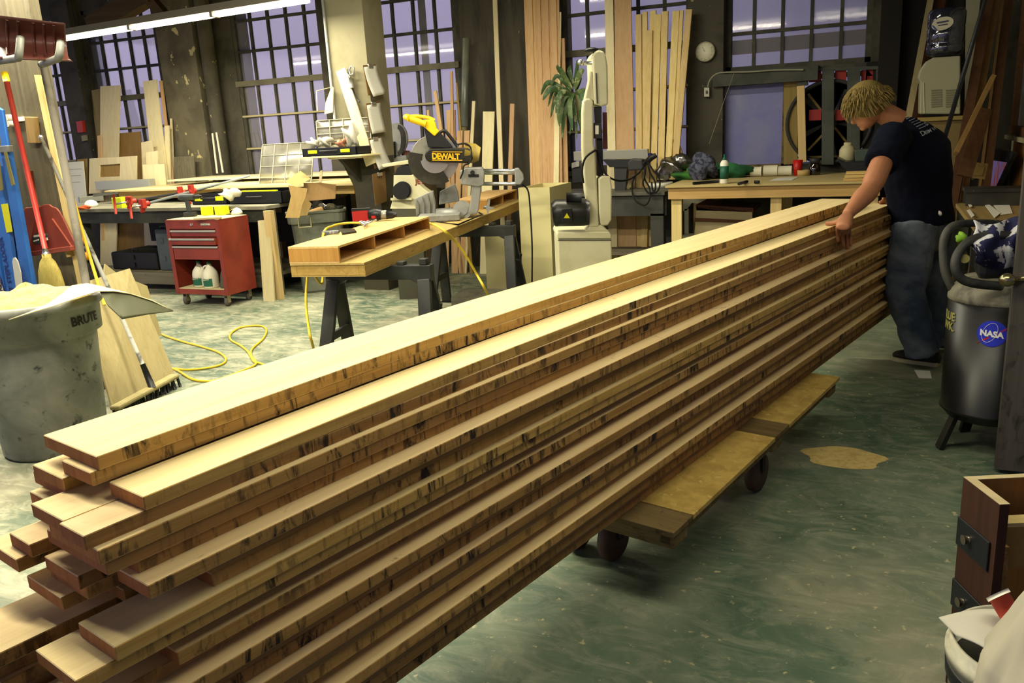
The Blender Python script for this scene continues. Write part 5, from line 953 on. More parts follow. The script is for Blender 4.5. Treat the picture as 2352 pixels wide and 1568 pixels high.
mesh('body',M().lathe([(0,0),(.033,0),(.036,.008),(.036,.17),(.028,.19),(.016,.20),(0,.20)],q,24),WHT,t); mesh('label',M().lathe([(.0368,.04),(.0368,.15)],q,24),mat('label_green','#1f5a44',.5),t); mesh('cap',M().lathe([(.017,.20),(.016,.215),(.009,.22),(.006,.25),(0,.25)],q,16),mat('cap_green','#1d5c46',.5),t)
q=bz(1831,403)+V((0,.03,0)); t=thing('red_cup','red paper cup with a white print on the pine bench','cup',q); mesh('cup',M().lathe([(0,0),(.033,0),(.045,.14),(.043,.14),(.031,.006),(0,.006)],q,28),mat('cup_red','#b3170f',.4),t)
mesh('print',M().tube([q+V((-.012+.010*math.cos(k*PI/6),-.041,.07+.010*math.sin(k*PI/6))) for k in range(12)],.0015,5,closed=True),mat('print_pink','#d98a80'),t)
q=bz(1870,390)+V((0,.05,0)); t=thing('glass_jar','dark glass jar with a grey lid behind the red cup','jar',q); mesh('jar',M().lathe([(0,0),(.05,0),(.053,.01),(.053,.085),(.04,.10),(.04,.11),(0,.11)],q,24),clear('dark_glass','#4a3a20',1,.05,mn=.05),t); mesh('lid',M().lathe([(0,.11),(.047,.11),(.047,.15),(0,.152)],q,24),DGR,t)
q=bz(1830,392)+V((.06,.0,0)); solo('tape_roll',M().lathe([(.03,0),(.055,0),(.055,.05),(.03,.05),(.03,0)],q,24),mat('masking_tan','#b59a5f',.7),'tan tape roll standing between the red cup and the dark jar','tape roll')
for k,(a,b,r_,lab) in enumerate((((1722,389),(1748,391),.045,'left short paper roll wrapped in film at the back of the pine bench'),((1752,387),(1785,389),.05,'middle paper roll wrapped in film at the back of the pine bench'),((1783,387),(1818,389),.045,'right paper roll touching the red cup on the pine bench'))):
    p0=bz(*a)+V((0,.05,r_)); p1=bz(*b)+V((0,.05,r_)); solo('paper_roll',M().cyl(p0,p1,r_,r_,24),mat('roll_white','#cfcab0',.6),lab,'paper roll','paper rolls on the pine bench',bevel=.004)
for a,b,lab in (((1715,402),(1760,394),'white sheet of paper left of the other papers on the pine bench'),((1752,405),(1808,396),'white sheet of paper lying in front of the paper rolls'),((1768,415),(1828,407),'front sheet of paper with a pencil near the pine bench edge')):
    p0=bz(*a); p1=bz(b[0],b[1]); solo('paper_sheet',M().hexa([V((p0.x,p0.y,BZ+.001)),V((p1.x,p0.y,BZ+.001)),V((p1.x+.02,p1.y,BZ+.001)),V((p0.x+.03,p1.y,BZ+.001)),V((p0.x,p0.y,BZ+.003)),V((p1.x,p0.y,BZ+.003)),V((p1.x+.02,p1.y,BZ+.003)),V((p0.x+.03,p1.y,BZ+.003))]),PAPER,lab,'paper','papers on the pine bench')
for a,b,lab,w_ in (((1697,422),(1716,417),'dark pocket knife lying right of the glue bottle','.02'),((1733,418),(1744,418),'small dark marker cap further right of the glue bottle','.02'),((1592,421),(1650,416),'long black tool handle lying before the green cloths','.02')):
    solo('small_tool',M().tube([bz(*a,.014),bz(*b,.014)],.013,8),BLK,lab,'hand tool')
clothheap('clear_bag','dusty translucent plastic bag slumped on the left end of the pine bench',bz(1545,400)+V((0,.0,.10)),(.16,.12,.13),35,clear('dusty_bag','#7c7866',1,.2,mn=.12),'plastic bag')
solo('cardboard_box_side',M().ext(px(PY(8.2),(1545,320),(1560,330),(1585,400),(1572,402),(1553,352)),(0,.02,0)),HARD,'tilted brown board standing behind the dusty bag','board offcut')
# right end of the pine bench
q=bz(1945,400)+V((0,-.1,0)); t=thing('plastic_jar','cream plastic jar with a screw neck standing on the black tool near the man','jar',q+V((0,0,.12)))
mesh('body',M().lathe([(0,.12),(.06,.12),(.068,.135),(.068,.22),(.05,.25),(.034,.262),(.034,.285),(0,.285)],q,28),mat('jar_cream','#b5ac84',.5),t)
solo('black_machine',M().ext(px(PY(7.75),(1921,362),(1940,372),(2000,372),(2002,410),(1975,425),(1955,402),(1935,384)),(0,.3,0)),BLK,'black bench machine partly hidden behind the man at the right bench end','machine',bevel=.01)
solo('green_tub',M().ext(px(PY(7.9),(1962,344),(2003,342),(2003,371),(1964,371)),(0,.15,0)),mat('grey_green','#3f4b42',.7),'grey-green tub between the cream jar and the man','tub',bevel=.01)
for k in range(3): solo('wood_scrap',M().box(bz(1955,415)+V((.05,.0,.012+.026*k)),(.22-.02*k,.08,.022)),PINE,['bottom','middle','top'][k]+' scrap in the little stack of wood at the right end of the pine bench','wood scrap','little stack of wood scraps')
# things under the pine bench
t=thing('cabinet_carcass','brown and cream cabinet carcass stored under the pine bench','cabinet',PY(7.7)(1655,560)); q=PY(7.55)
mesh('front_panel',M().ext([V((p.x,p.y,max(0.02,p.z))) for p in px(q,(1600,473),(1728,480),(1728,600),(1590,600))],(0,.02,0)),mat('dim_cream_panel','#8a7d5c',.8),t); mesh('top_board',M().ext(px(q,(1598,470),(1730,478),(1730,487),(1600,483)),(0,.5,0)),wood('red_brown','#4f2c1c','#3c2014',0),t); mesh('lip',M().ext([p-V((0,.01,0)) for p in px(q,(1596,500),(1728,506),(1728,512),(1596,508))],(0,.01,0)),wood('red_brown','#4f2c1c','#3c2014',0),t)
t=thing('plastic_chair','white plastic chair stored behind the pine bench legs','chair',PY(8.1)(1590,560)); q=PY(8.1)
mesh('backrest',M().ext(px(q,(1569,456),(1622,456),(1622,478),(1612,478),(1606,466),(1588,466),(1576,484),(1569,484)),(0,.02,0)),mat('chair_white','#a3a08c',.5),t)
a=q(1572,480); 
for dx in (0,.42): mesh('leg',M().bb(a.x+dx,a.x+dx+.04,8.1,8.14,0,a.z),mat('chair_white','#a3a08c',.5),t)
mesh('seat',M().bb(a.x,a.x+.46,7.75,8.12,.40,.43),mat('chair_white','#a3a08c',.5),t,bevel=.01)
# ---- dark steel bench with clutter
SB=.88; s0=PZ(SB)(1261,446); s1=PZ(SB)(1512,446); s2=PZ(SB)(1552,423); s3=PZ(SB)(1312,420)
t=thing('steel_bench','heavy dark steel bench behind the bandsaw','workbench',((s0.x+s1.x)/2,s0.y+.25,0)); ys=min(s0.y,7.55); xL=PY(ys)(1265,446).x; xR=PY(ys)(1512,446).x
ys=s0.y; xL,xR=s0.x,s1.x
ST=worn('steel_dark','#3d3d38','#2f302c',4,rough=.55,c3='#7d785f',s3=12,a3=.7,b3=.76)
mesh('bench_top',M().bb(xL,xR,ys,ys+.62,SB-.03,SB),worn('bench_steel_top','#5a584e','#48463e',4,rough=.5),t,bevel=.003); mesh('apron',M().bb(xL+.03,xR-.02,ys+.03,ys+.07,SB-.22,SB-.031),ST,t)
for x in (xL+.05,xR-.14): mesh('leg',M().bb(x,x+.12,ys+.03,ys+.13,0,SB-.2),ST,t); mesh('leg',M().bb(x,x+.12,ys+.5,ys+.6,0,SB-.03),ST,t)
mesh('lower_shelf',M().bb(xL+.05,xR-.05,ys+.1,ys+.55,.28,.31),GREYX,t); mesh('side_plate',M().bb(xR-.02,xR,ys+.07,ys+.58,SB-.22,SB-.031),ST,t)
t=thing('jointer_fence','grey metal fence bar assembly on the steel bench','fence',PZ(SB)(1400,430)); q=PY(ys+.3)
mesh('fence_bar',M().ext(px(q,(1385,346),(1487,342),(1489,364),(1386,366)),(0,.06,0)),mat('fence_metal','#8b8a80',.4,.4),t,bevel=.003); mesh('fence_bar',M().ext(px(q,(1317,348),(1342,347),(1342,369),(1318,369)),(0,.06,0)),mat('fence_metal','#8b8a80',.4,.4),t,bevel=.003)
mesh('mount',M().ext(px(PY(ys+.28),(1384,367),(1486,366),(1470,380),(1440,384),(1400,384)),(0,.08,0)),BLK,t); mesh('post',M().ext([V((p.x,p.y,max(p.z,SB+.001))) for p in px(PY(ys+.3),(1410,380),(1440,380),(1436,440),(1412,440))],(0,.08,0)),DGR,t)
mesh('motor_body',M().ext(px(PY(ys+.2),(1313,385),(1336,380),(1340,420),(1314,422)),(0,.2,0)),BLK,t,bevel=.01); mesh('end_block',M().ext(px(PY(ys+.18),(1313,374),(1330,370),(1330,382),(1313,386)),(0,.1,0)),ALU,t)
mesh('blue_cap',M().cyl(PY(ys+.32)(1494,352),PY(ys+.32)(1494,364),.02,.02),mat('cap_blue','#2a2c8c',.5),t)
solo('boxy_device',M().ext(px(PY(ys+.22),(1441,374),(1450,364),(1475,366),(1478,390),(1442,392)),(0,.1,0)),DGR,'dark boxy device with a clear side on the steel bench','device',bevel=.012)
q=PY(ys+.42)(1435,420); q.z=SB+.001; solo('wire_brush_bowl',M().lathe([(.09,0),(.085,.03),(.055,.07),(0,.09)],q,24),mat('bowl_tan','#a89a6c',.8),'tan dome-shaped bowl upside down on the steel bench','bowl')
q=PY(ys+.5)(1515,410); q.z=SB+.001; solo('white_bowl',M().lathe([(.0,0),(.10,.0),(.13,.05),(.125,.05),(.0,.01)],q,28),WHT,'shallow white dish on the right of the steel bench','dish')
q=PY(ys+.12); 
for k,(pts,lab) in enumerate(((((1492,370),(1478,392),(1465,405),(1460,430),(1472,455),(1492,466),(1503,455),(1500,430),(1488,405),(1492,372)),'longest black cable loop hanging over the steel bench edge'),(((1493,372),(1490,400),(1486,420),(1498,440),(1512,435),(1513,415),(1502,395),(1495,372)),'middle black cable loop on the steel bench'),(((1496,368),(1510,390),(1522,405),(1524,425),(1516,438),(1508,432),(1506,415)),'right black cable loop on the steel bench'))):
    solo('cable_loop',M().tube(smooth_path([q(*p)-V((0,.2+.01*k,0)) if p[1]>445 else q(*p)-V((0,.13+.01*k,0)) for p in pts],5),.008,8),RUB,lab,'cable','black cable loops on the steel bench')
solo('cable_bundle',M().tube([q(1487,378)-V((0,.14,0)),q(1500,362)-V((0,.1,0)),q(1512,355)-V((0,.08,0))],[.02,.028,.022],10),BLK,'thick black plug end of the bundled cables on the steel bench','cable plug')
solo('pliers',M().tube([PZ(SB+.01)(1415,432),PZ(SB+.01)(1432,430),PZ(SB+.01)(1452,433)],.009,6).tube([PZ(SB+.01)(1418,421),PZ(SB+.01)(1432,430)],.009,6),DGR,'dark pliers lying open on the steel bench top','pliers')
# ---- bandsaw
bd=5.95; bpz=PD(1350,600,bd); bs=PV(bpz,24.1); bn=bs.n.normalized(); bn=bn if bn.dot(FW)>0 else -bn
def bf(k): return PL(bs.n,bs.c-bs.n.dot(bn)*k)
fl=lambda p:V((p.x,p.y,0))
t=thing('bandsaw','tall cream bandsaw on a cabinet base behind the lumber stack','bandsaw',fl(bs(1350,640))+bn*.2)
cq=px(bf(.05),(1281,548),(1405,548)); mesh('cabinet_base',M().ext([cq[0],cq[1],fl(cq[1]),fl(cq[0])],bn*.42),CREAM,t,bevel=.01)
cq=px(bf(.06),(1279,540),(1281,533),(1400,532),(1405,540),(1405,548),(1280,548)); mesh('cabinet_top',M().ext(cq,bn*.44),CREAM,t,bevel=.008)
mesh('vent_slot',M().bar(bf(.055)(1281,551),bf(.055)(1404,551),.002,.006,(0,0,1)),BLK,t)
mesh('lower_foot',M().ext(px(bf(.03),(1345,532),(1352,522),(1356,514),(1385,516),(1392,525),(1402,532)),bn*.30),CREAM,t,bevel=.01)
mesh('column',M().ext(px(bf(.04),(1340,232),(1344,226),(1356,225),(1363,233),(1364,330),(1368,345),(1370,395),(1373,450),(1376,520),(1354,522),(1350,470),(1344,440),(1341,398),(1338,340),(1338,260)),bn*.12),CREAM,t,bevel=.012)
mesh('upper_arm',M().ext(px(bf(.03),(1343,228),(1352,190),(1356,162),(1362,166),(1366,232)),bn*.12),CREAM,t,bevel=.008)
mesh('upper_wheel_housing',M().ext(px(bf(.05),(1361,128),(1366,118),(1375,115),(1386,117),(1392,128),(1396,150),(1397,240),(1382,244),(1365,240)),bn*.40),CREAM,t,bevel=.012)
mesh('door_slot',M().bar(bf(.055)(1369,168),bf(.055)(1372,238),.002,.008,(1,0,0)),BLK,t)
mesh('lower_wheel_housing',M().ext(px(bf(.05),(1375,410),(1384,404),(1402,404),(1406,430),(1405,505),(1396,518),(1380,518),(1376,490)),bn*.40),CREAM,t,bevel=.01)
mesh('guide_post',M().ext(px(bf(.0),(1366,245),(1382,245),(1382,282),(1368,282)),bn*.06),DGR,t); gb=mesh('guide_block',M().ext(px(bf(.02),(1366,282),(1382,282),(1384,318),(1366,318)),bn*.09),DGR,t,bevel=.003); mesh('warning_label',M().ext(px(bf(.023),(1367,288),(1375,288),(1375,308),(1367,308)),bn*.002),WHT,gb)
mesh('blade_guard',M().ext(px(bf(-.02),(1385,258),(1394,258),(1396,342),(1386,342)),bn*.03),mat('maroon_paint','#4c1a18',.5),t); mesh('black_spine_cover',M().ext(px(bf(-.02),(1370,318),(1384,318),(1386,404),(1372,404)),bn*.10),BLK,t)
mt_=mesh('motor',M().tube([bf(.02)(1268,490),bf(.02)(1275,489),bf(.0)(1340,487),bf(.0)(1352,487)],[.07,.095,.098,.09],28),worn('motor_black','#17171a','#26251f',4,rough=.35),t); mesh('capacitor',M().tube([bf(.05)(1300,454),bf(.05)(1335,453)],.035,16),BLK,mt_)
jb_=mesh('junction_box',M().ext(px(bf(.12),(1290,480),(1314,478),(1316,510),(1290,511)),bn*.05),BLK,t,bevel=.006); mesh('warning_triangle',M().ext(px(bf(.122),(1302,489),(1309,501),(1295,501)),bn*.002),mat('warn_yellow','#c9c01c',.5),jb_)
mesh('tension_knob',M().ell(bf(0)(1358,115),(.05,.05,.018)).cyl(bf(0)(1358,113),bf(0)(1366,122),.01),BLK,t)
mesh('tracking_knob',M().tube([bf(0)(1340,146),bf(0)(1362,144)],.012,8).ell(bf(0)(1334,143),.022),STEEL,t)
mesh('power_cord',M().tube(smooth_path([bf(.06)(1368,344),bf(.09)(1345,362),bf(.09)(1337,390),bf(.07)(1340,420)],6),.008,8),RUB,t)
solo('work_light_cord',M().tube(smooth_path([bf(.0)(1370,345),bf(.02)(1380,370),bf(.03)(1390,398),bf(.02)(1415,414),bf(-.1)(1445,412),bf(-.3)(1470,395)],6),.007,8),RUB,'black cord sagging from the bandsaw across to the steel bench','cord')
# ---- cream cabinet behind the sawhorse
t=thing('laminate_cabinet','large cream laminate cabinet standing between the saw table and the bandsaw','cabinet',PZ(0)(1240,640)); ck=PY(7.0)
ca_=ck(1183,426); cb_=ck(1262,428); zt2=.86
xa_,xb_=ck(1190,430).x,ck(1262,430).x; zt2=ck(1262,430).z
LAMC=worn('ivory_laminate','#cfc58f','#c2b67f',2,rough=.5)
mesh('front_panel',M().bb(xa_,xb_,7.0,7.018,0.01,zt2),LAMC,t); mesh('side_panel',M().bb(xb_-.018,xb_,7.019,7.58,.01,zt2),LAMC,t); mesh('side_panel',M().bb(xa_,xa_+.018,7.019,7.58,.01,zt2),LAMC,t); mesh('back_panel',M().bb(xa_+.019,xb_-.019,7.56,7.58,.01,zt2),LAMC,t); mesh('inner_shelf',M().bb(xa_+.019,xb_-.019,7.02,7.555,zt2-.12,zt2-.10),LAMC,t)
solo('laminate_board',M().ext([V((p.x,p.y,max(p.z,.0))) for p in px(PY(6.86),(1113,535),(1160,533),(1168,690),(1120,690))],(0,.018,0)),LAMC,'cream laminate panel standing upright seen through the far sawhorse','panel')
# ---- potted plant behind the bandsaw
q=PY(8.0); pc_=q(1318,340)
t=thing('potted_plant','drooping green corn plant hanging in front of the window behind the bandsaw','plant',V((pc_.x,8.0,0)))
LG=worn('leaf_green','#35502a','#66764a',9,rough=.5,c3='#a3a878',s3=16,a3=.6,b3=.7)
mesh('cane',M().tube(smooth_path([V((pc_.x+.1,8.0,.36)),q(1340,330),q(1330,270),q(1325,215)],5),[.02]*16,8),wood('cane_brown','#7a6438','#5d4a28',2),t)
mesh('pot',M().lathe([(0,0),(.13,0),(.16,.30),(.17,.32),(.15,.32),(0,.29)],V((pc_.x+.1,8.0,0)),28),mat('pot_clay','#6e4a34',.8),t)
rn=random.Random(5)
def leaf(a,b,c_,w_):   # a base, b mid, c tip
    m=M(); P=smooth_path([a,b,c_],7); nn_=len(P); vs=[];fs=[]
    for i,p in enumerate(P):
        u=i/(nn_-1); hw=w_*math.sin(PI*min(1,u*.92+.06))**.8; d=(P[min(i+1,nn_-1)]-P[max(i-1,0)]).normalized(); s=d.cross(V((.2,1,.1))).normalized(); k=V((0,-.012*math.sin(PI*u),0)); vs+=[p-s*hw,p+k,p+s*hw]
    for i in range(nn_-1): j=3*i; fs+=[(j,j+1,j+4,j+3),(j+1,j+2,j+5,j+4)]
    m.add(vs,fs,True); m.add([v+V((0,.002,0)) for v in vs],[f[::-1] for f in fs],True); return m
LV=[((1318,195),(1330,150),(1327,140)),((1320,200),(1312,165),(1313,150)),((1315,205),(1290,160),(1287,152)),((1312,210),(1285,175),(1270,195)),((1310,212),(1265,190),(1246,218)),((1308,215),(1270,205),(1250,230)),((1312,215),(1280,200),(1262,245)),((1312,215),(1285,210),(1268,270)),((1315,218),(1292,215),(1280,260)),((1315,218),(1298,230),(1290,290)),((1318,218),(1305,230),(1300,275)),((1318,215),(1312,240),(1318,300)),((1320,212),(1320,240),(1312,310)),((1322,210),(1332,190),(1338,178)),((1322,212),(1338,215),(1350,245)),((1322,214),(1335,235),(1335,300)),((1318,215),(1290,250),(1288,290)),((1320,205),(1335,170),(1345,160)),((1310,205),(1295,185),(1283,172)),((1316,218),(1300,260),(1295,320)),((1326,220),(1345,210),(1362,236)),((1315,215),(1325,260),(1328,320))]
for i,(a,b,c_) in enumerate(LV):
    k=.10*math.sin(i*2.1); f=lambda p,s_=1: PY(8.0+k*s_)(*p); mesh('leaf',leaf(f(a,.1),f(b,.6)-V((0,.05,0)),f(c_)-V((0,.04,0)),.020+.006*(i%3)),LG,t)
# ---- strip lights (real fittings; first one is in view)
TUBE=mat('lit_tube','#ffffff',.5,emit='#fff8e4',es=7.0); WF=mat('fixture_paint','#8d8670',.5)
for i,(x0,x1,y,z,p) in enumerate(LAMPS):
    t=thing('strip_light',['long twin-tube strip light hanging at the upper left before the windows','strip light above the lumber stack','strip light above the near end of the lumber stack','strip light above the bandsaw and steel bench','strip light above the right foreground'][i],'ceiling light',((x0+x1)/2,y,z),0,'fluorescent strip lights')
    mesh('housing',M().ext([(x0,y-.055,z),(x0,y+.055,z),(x0,y+.03,z+.07),(x0,y-.03,z+.07)],(x1-x0,0,0)),WF,t)
    n=3; L=(x1-x0)/n
    for k in range(n):
        for dy in (-.03,.03): mesh('tube',M().cyl((x0+L*k+.03,y+dy,z-.025),(x0+L*(k+1)-.03,y+dy,z-.025),.019,n=12),TUBE,t)
        mesh('tube_socket',M().bb(x0+L*k-.012,x0+L*k+.022,y-.05,y+.05,z-.045,z-.001),WF,t)
    if i==0: t.rotation_euler=(0,0,R(-4.8))
    for x in (x0+.3,x1-.3): mesh('hanger',M().cyl((x,y,z+.07),(x,y,3.599),.006,n=6),DGR,t)

q=PZ(0)(1937,1050); m=M().grid(lambda u,v: q+V((.17*u*math.cos(2*PI*v)*(1+.15*math.sin(5*v*2*PI)),.13*u*math.sin(2*PI*v),.006*(1-u)+.001)),8,28); so=solo('sawdust_patch',m,worn('sawdust','#c4ad6c','#b39a58',30,rough=.95,bump=.6),'small tan patch of spilled sawdust on the floor between cart and compressor','sawdust'); so['kind']='stuff'
# ---- right-hand office partition, door
RWX=1.05
WP=worn('office_white_paint','#c9c6a8','#b8b598',3,rough=.8)
struct('wall_right',M().bb(RWX+.02,RWX+.12,4.6,8.68,0,1.24).bb(RWX+.02,RWX+.12,4.6,8.68,2.7,3.6).bb(RWX+.02,RWX+.12,8.5,8.68,1.24,2.7),WP,origin=(RWX,6.5,0))
o=struct('window_8',M().bb(RWX-.02,RWX+.02,8.40,8.52,1.2,2.7).bb(RWX-.03,RWX+.02,4.7,8.52,1.24,1.31).bb(RWX-.02,RWX+.02,4.7,4.8,1.31,2.7).bb(RWX-.02,RWX+.02,4.8,8.4,2.62,2.7),wood('window_trim','#7d5c38','#5e4226',1),origin=(RWX,6.6,1.2))
struct('ledge',M().bb(RWX-.06,RWX+.02,4.7,8.5,1.20,1.235),mat('pale_ledge','#a79d76',.8),o); struct('pane',M().bb(RWX+.03,RWX+.035,4.8,8.4,1.31,2.62),worn('pale_office_glass','#a5a487','#b1b093',2,rough=.3),o)
solo('plywood_wainscot',M().bb(RWX-.012,RWX+.018,4.7,8.3,.80,1.19),wood('orange_ply','#a97a40','#8d6230',1,var=.05),'orange-brown plywood panel on the wall under the office window','wall panel')
o=struct('door_1',M().bb(.512,.605,3.73,3.775,.02,2.05).bb(1.36,1.45,3.73,3.775,.02,2.05).bb(.605,1.36,3.73,3.775,.02,.22).bb(.605,1.36,3.73,3.775,1.92,2.05).bb(.605,1.36,3.73,3.775,.95,1.10),wood('old_grey_door','#57524a','#423e36',2,stain='#2a2823',sa=.55,sb=.7,gs=.7),origin=(.95,3.75,0))
struct('door_molding',M().bb(.606,.622,3.722,3.773,.22,.95).bb(.630,.638,3.735,3.773,.22,.95),mat('molding_pale','#8d8666',.7),o); struct('door_panel',M().bb(.606,1.36,3.745,3.765,.22,.95).bb(.606,1.36,3.745,3.765,1.10,1.92),mat('door_cream','#a59f7c',.7),o)
kp=PY(3.70)(2333,642); struct('door_knob',M().ell(kp+V((-.03,-.01,0)),(.03,.027,.027)).cyl(kp+V((-.02,0,0)),kp+V((.03,.03,0)),.010).ell(kp+V((.05,-.015,0)),(.024,.024,.024)),mat('old_brass_knob','#8d8560',.25,.9),o)
# ---- compressor
cx,cy=.505,4.03; r=.195; zb,zt_=.19,.745
t=thing('air_compressor','upright black air compressor tank with a roll-bar handle beside the open door','compressor',(cx,cy,0))
TK=worn('tank_black','#0e0f10','#1b1b18',3,rough=.38); DU=worn('dusty_tank_top','#6e6a58','#2c2b26',7,.45,.62,rough=.7)
mesh('tank',M().lathe([(0,.13),(.10,.135),(.17,.16),(r-.004,zb),(r+.004,zb+.004),(r+.004,zb+.016),(r,zb+.02),(r,zt_-.06)],(cx,cy,0),48),TK,t); mesh('tank_top',M().lathe([(r,zt_-.06),(r+.004,zt_-.055),(r+.003,zt_-.04),(r-.01,zt_-.01),(r-.05,zt_+.035),(.06,zt_+.055),(0,zt_+.058)],(cx,cy,0),48),DU,t,label='dust-covered domed tank top')
for a in (200,235,300,20,110):
    if a==235: continue
    c=math.cos(R(a)); s_=math.sin(R(a)); mesh('foot',M().bar((cx+c*.13,cy+s_*.13,.20),(cx+c*.20,cy+s_*.20,.006),.045,.02,(c,s_,0)),TK,t)
dcam=V((-cx,-cy,0)).normalized(); ac=math.degrees(math.atan2(dcam.y,dcam.x))
def onT(deg,z,k=.0): a=R(ac+deg); return V((cx+math.cos(a)*(r+k),cy+math.sin(a)*(r+k),z))
PT=PY(cy-r*.98)
zc_=PT(2247,750).z
bg_=M(); rad=.056; z0=.575
def onS(u,v,k): return V((cx+math.cos(R(ac-4)+u/(r+k))*(r+k),cy+math.sin(R(ac-4)+u/(r+k))*(r+k),z0+v))
rings=[[onS(rad*q*math.cos(a*PI/16),rad*q*math.sin(a*PI/16),.0015) for a in range(32)] for q in (1,.66,.33)]; vs=[p for q in rings for p in q]+[onS(0,0,.0015)]
fs=[(i*32+j,i*32+(j+1)%32,(i+1)*32+(j+1)%32,(i+1)*32+j) for i in range(2) for j in range(32)]+[(64+j,64+(j+1)%32,96) for j in range(32)]
b_=mesh('round_sticker',M().add(vs,fs),mat('sticker_blue','#2b35b5',.45),t,label='round blue sticker with white letters NASA and a red chevron')
vs,fs=textv('NASA',.034,.045); w_=max(v.x for v in vs); mesh('lettering',M().add([onS((v.x-w_/2)*1.0,v.y-.012-(v.x-w_/2)*.10,.003+v.z) for v in vs],fs),mat('letter_white','#dcdcda',.5),b_,label='white letters NASA')
sw=M(); 
pts=[(-.058,-.048),(-.02,-.018),(.02,.006),(.055,.028),(.075,.044),(.05,.020),(.02,-.003),(-.02,-.026)]
sw.ext([onS(u,v,.0022) for u,v in pts],dcam*.0004); mesh('red_chevron',sw,mat('chevron_red','#b3221f',.5),b_)
mesh('orbit_line',M().tube([onS(.030*math.cos(a*PI/10)*.9-.008+.010*math.sin(a*PI/10),.052*math.sin(a*PI/10)*.8+.004,.0022) for a in range(20)],.0008,5,closed=True),mat('letter_white','#dcdcda',.5),b_)
for s_,zz in (('BLUE',.60),('HAWK.',.555)):
    vs,fs=textv(s_,.05,.03); w_=max(v.x for v in vs); f0=-53-(0 if s_=='BLUE' else 0)
    mesh('lettering',M().add([V((cx+math.cos(R(ac+f0)+(v.x-w_)/(r))*(r+.0015+v.z),cy+math.sin(R(ac+f0)+(v.x-w_)/r)*(r+.0015+v.z),zz+v.y)) for v in vs],fs),mat('letter_olive','#8d8a4e',.5),t,label='faded yellow letters '+s_)
hk=lambda x,y,d=4.30: PD(x,y,(d-4.3)*.6+3.60 if d>4.2 else 3.38+(d-4.1)*.5)
mesh('roll_bar',M().tube(smooth_path([hk(2190,668,4.35),hk(2172,630,4.35),hk(2166,590,4.35),hk(2168,548,4.35),hk(2184,522,4.35),hk(2215,513,4.4),hk(2285,513,4.5),hk(2330,520,4.55)],5),.017,10),worn('dusty_black_bar','#3c3b34','#1d1d1a',5,rough=.6),t)
mesh('roll_bar',M().tube(smooth_path([hk(2345,545,4.1),hk(2290,540,4.1),hk(2235,550,4.08),hk(2205,575,4.08),hk(2194,605,4.08),hk(2203,635,4.08),hk(2235,650,4.08),hk(2300,657,4.1)],5),.019,10),worn('dusty_black_bar','#3c3b34','#1d1d1a',5),t)
mesh('motor_shroud',M().bb(cx-.10,cx+.16,cy-.10,cy+.10,zt_+.035,zt_+.135),BLK,t,bevel=.03)
mesh('gauge',M().cyl(hk(2216,594,4.15),hk(2216,594,4.08),.018,.018),mat('old_brass','#8d8447',.5,.5),t)
NC=worn('navy_white_pattern','#15173a','#b5b5b5',11,.50,.53,rough=.95)
cl=M().grid(lambda u,v: PD(2238+115*u+6*math.sin(9*v),505+v*(95+25*u)+10*math.sin(5*u),3.42+.08*math.sin(PI*v)*-1+.03*math.sin(11*u+4*v)),16,14,FW*.01)
solo('patterned_cloth',cl,NC,'navy and white patterned cloth draped over the air compressor handle','cloth')
solo('green_wrapper',crumple(M(),PD(2207,546,3.66),(.022,.022,.022),41,.4),mat('lime_wrapper','#7fb02a',.5),'small lime green wrapper between the compressor bars','wrapper')
# ---- desk along the right wall
t=thing('side_desk','cluttered desk along the office wall behind the compressor','desk',(.80,6.3,0)); DZ=.77
mesh('desk_top',M().bb(.56,1.02,5.0,7.35,DZ-.03,DZ),wood('desk_top','#a8925c','#8d7846',1),t,bevel=.003); mesh('upper_shelf',M().bb(.60,1.02,7.05,7.3,DZ+.10,DZ+.125),DARK,t)
for y in (5.05,6.1,7.25): mesh('leg',M().bb(.58,.66,y,y+.06,0,DZ-.031),DARK,t)
mesh('shelf_support',M().bb(.61,1.0,7.26,7.29,DZ+.001,DZ+.099),DARK,t); mesh('shelf_support',M().bb(.61,1.0,7.06,7.09,DZ+.001,DZ+.099),DARK,t)
dk=lambda x,y,z=DZ: PZ(z)(x,y)
for k,(pts,lab) in enumerate(((((2273,459),(2312,455),(2326,491),(2298,495)),'large white card lying at the right of the cluttered desk'),((( 2262,474),(2272,472),(2298,492),(2284,503)),'folded white sheet beside the large white card on the desk'),(((2216,463),(2221,462),(2233,477),(2228,480)),'narrow white slip at the far left of the cluttered desk'),(((2220,488),(2227,486),(2238,500),(2231,505)),'small white slip in the middle of the cluttered desk'))):
    solo('paper_sheet',M().ext([p+V((0,0,.002+.004*k)) for p in px(PZ(DZ),*pts)],(0,0,.003)),PAPER,lab,'paper','papers on the cluttered desk')
scp=PX(.93); t=thing('display_screen','tilted dark screen showing a pinkish picture leaning on the desk by the wall','screen',scp(2262,470))
q_=[scp(2284,341),scp(2328,350),scp(2284,470),scp(2244,444)]; q_[3]=V((q_[3].x,q_[3].y,max(q_[3].z,DZ+.002))); q_[2]=V((q_[2].x,q_[2].y,max(q_[2].z,DZ+.002)))
mesh('bezel',M().ext(q_,(.03,0,0)),worn('bezel_grey','#26262a','#3a3a3c',6,rough=.3),t,bevel=.003)
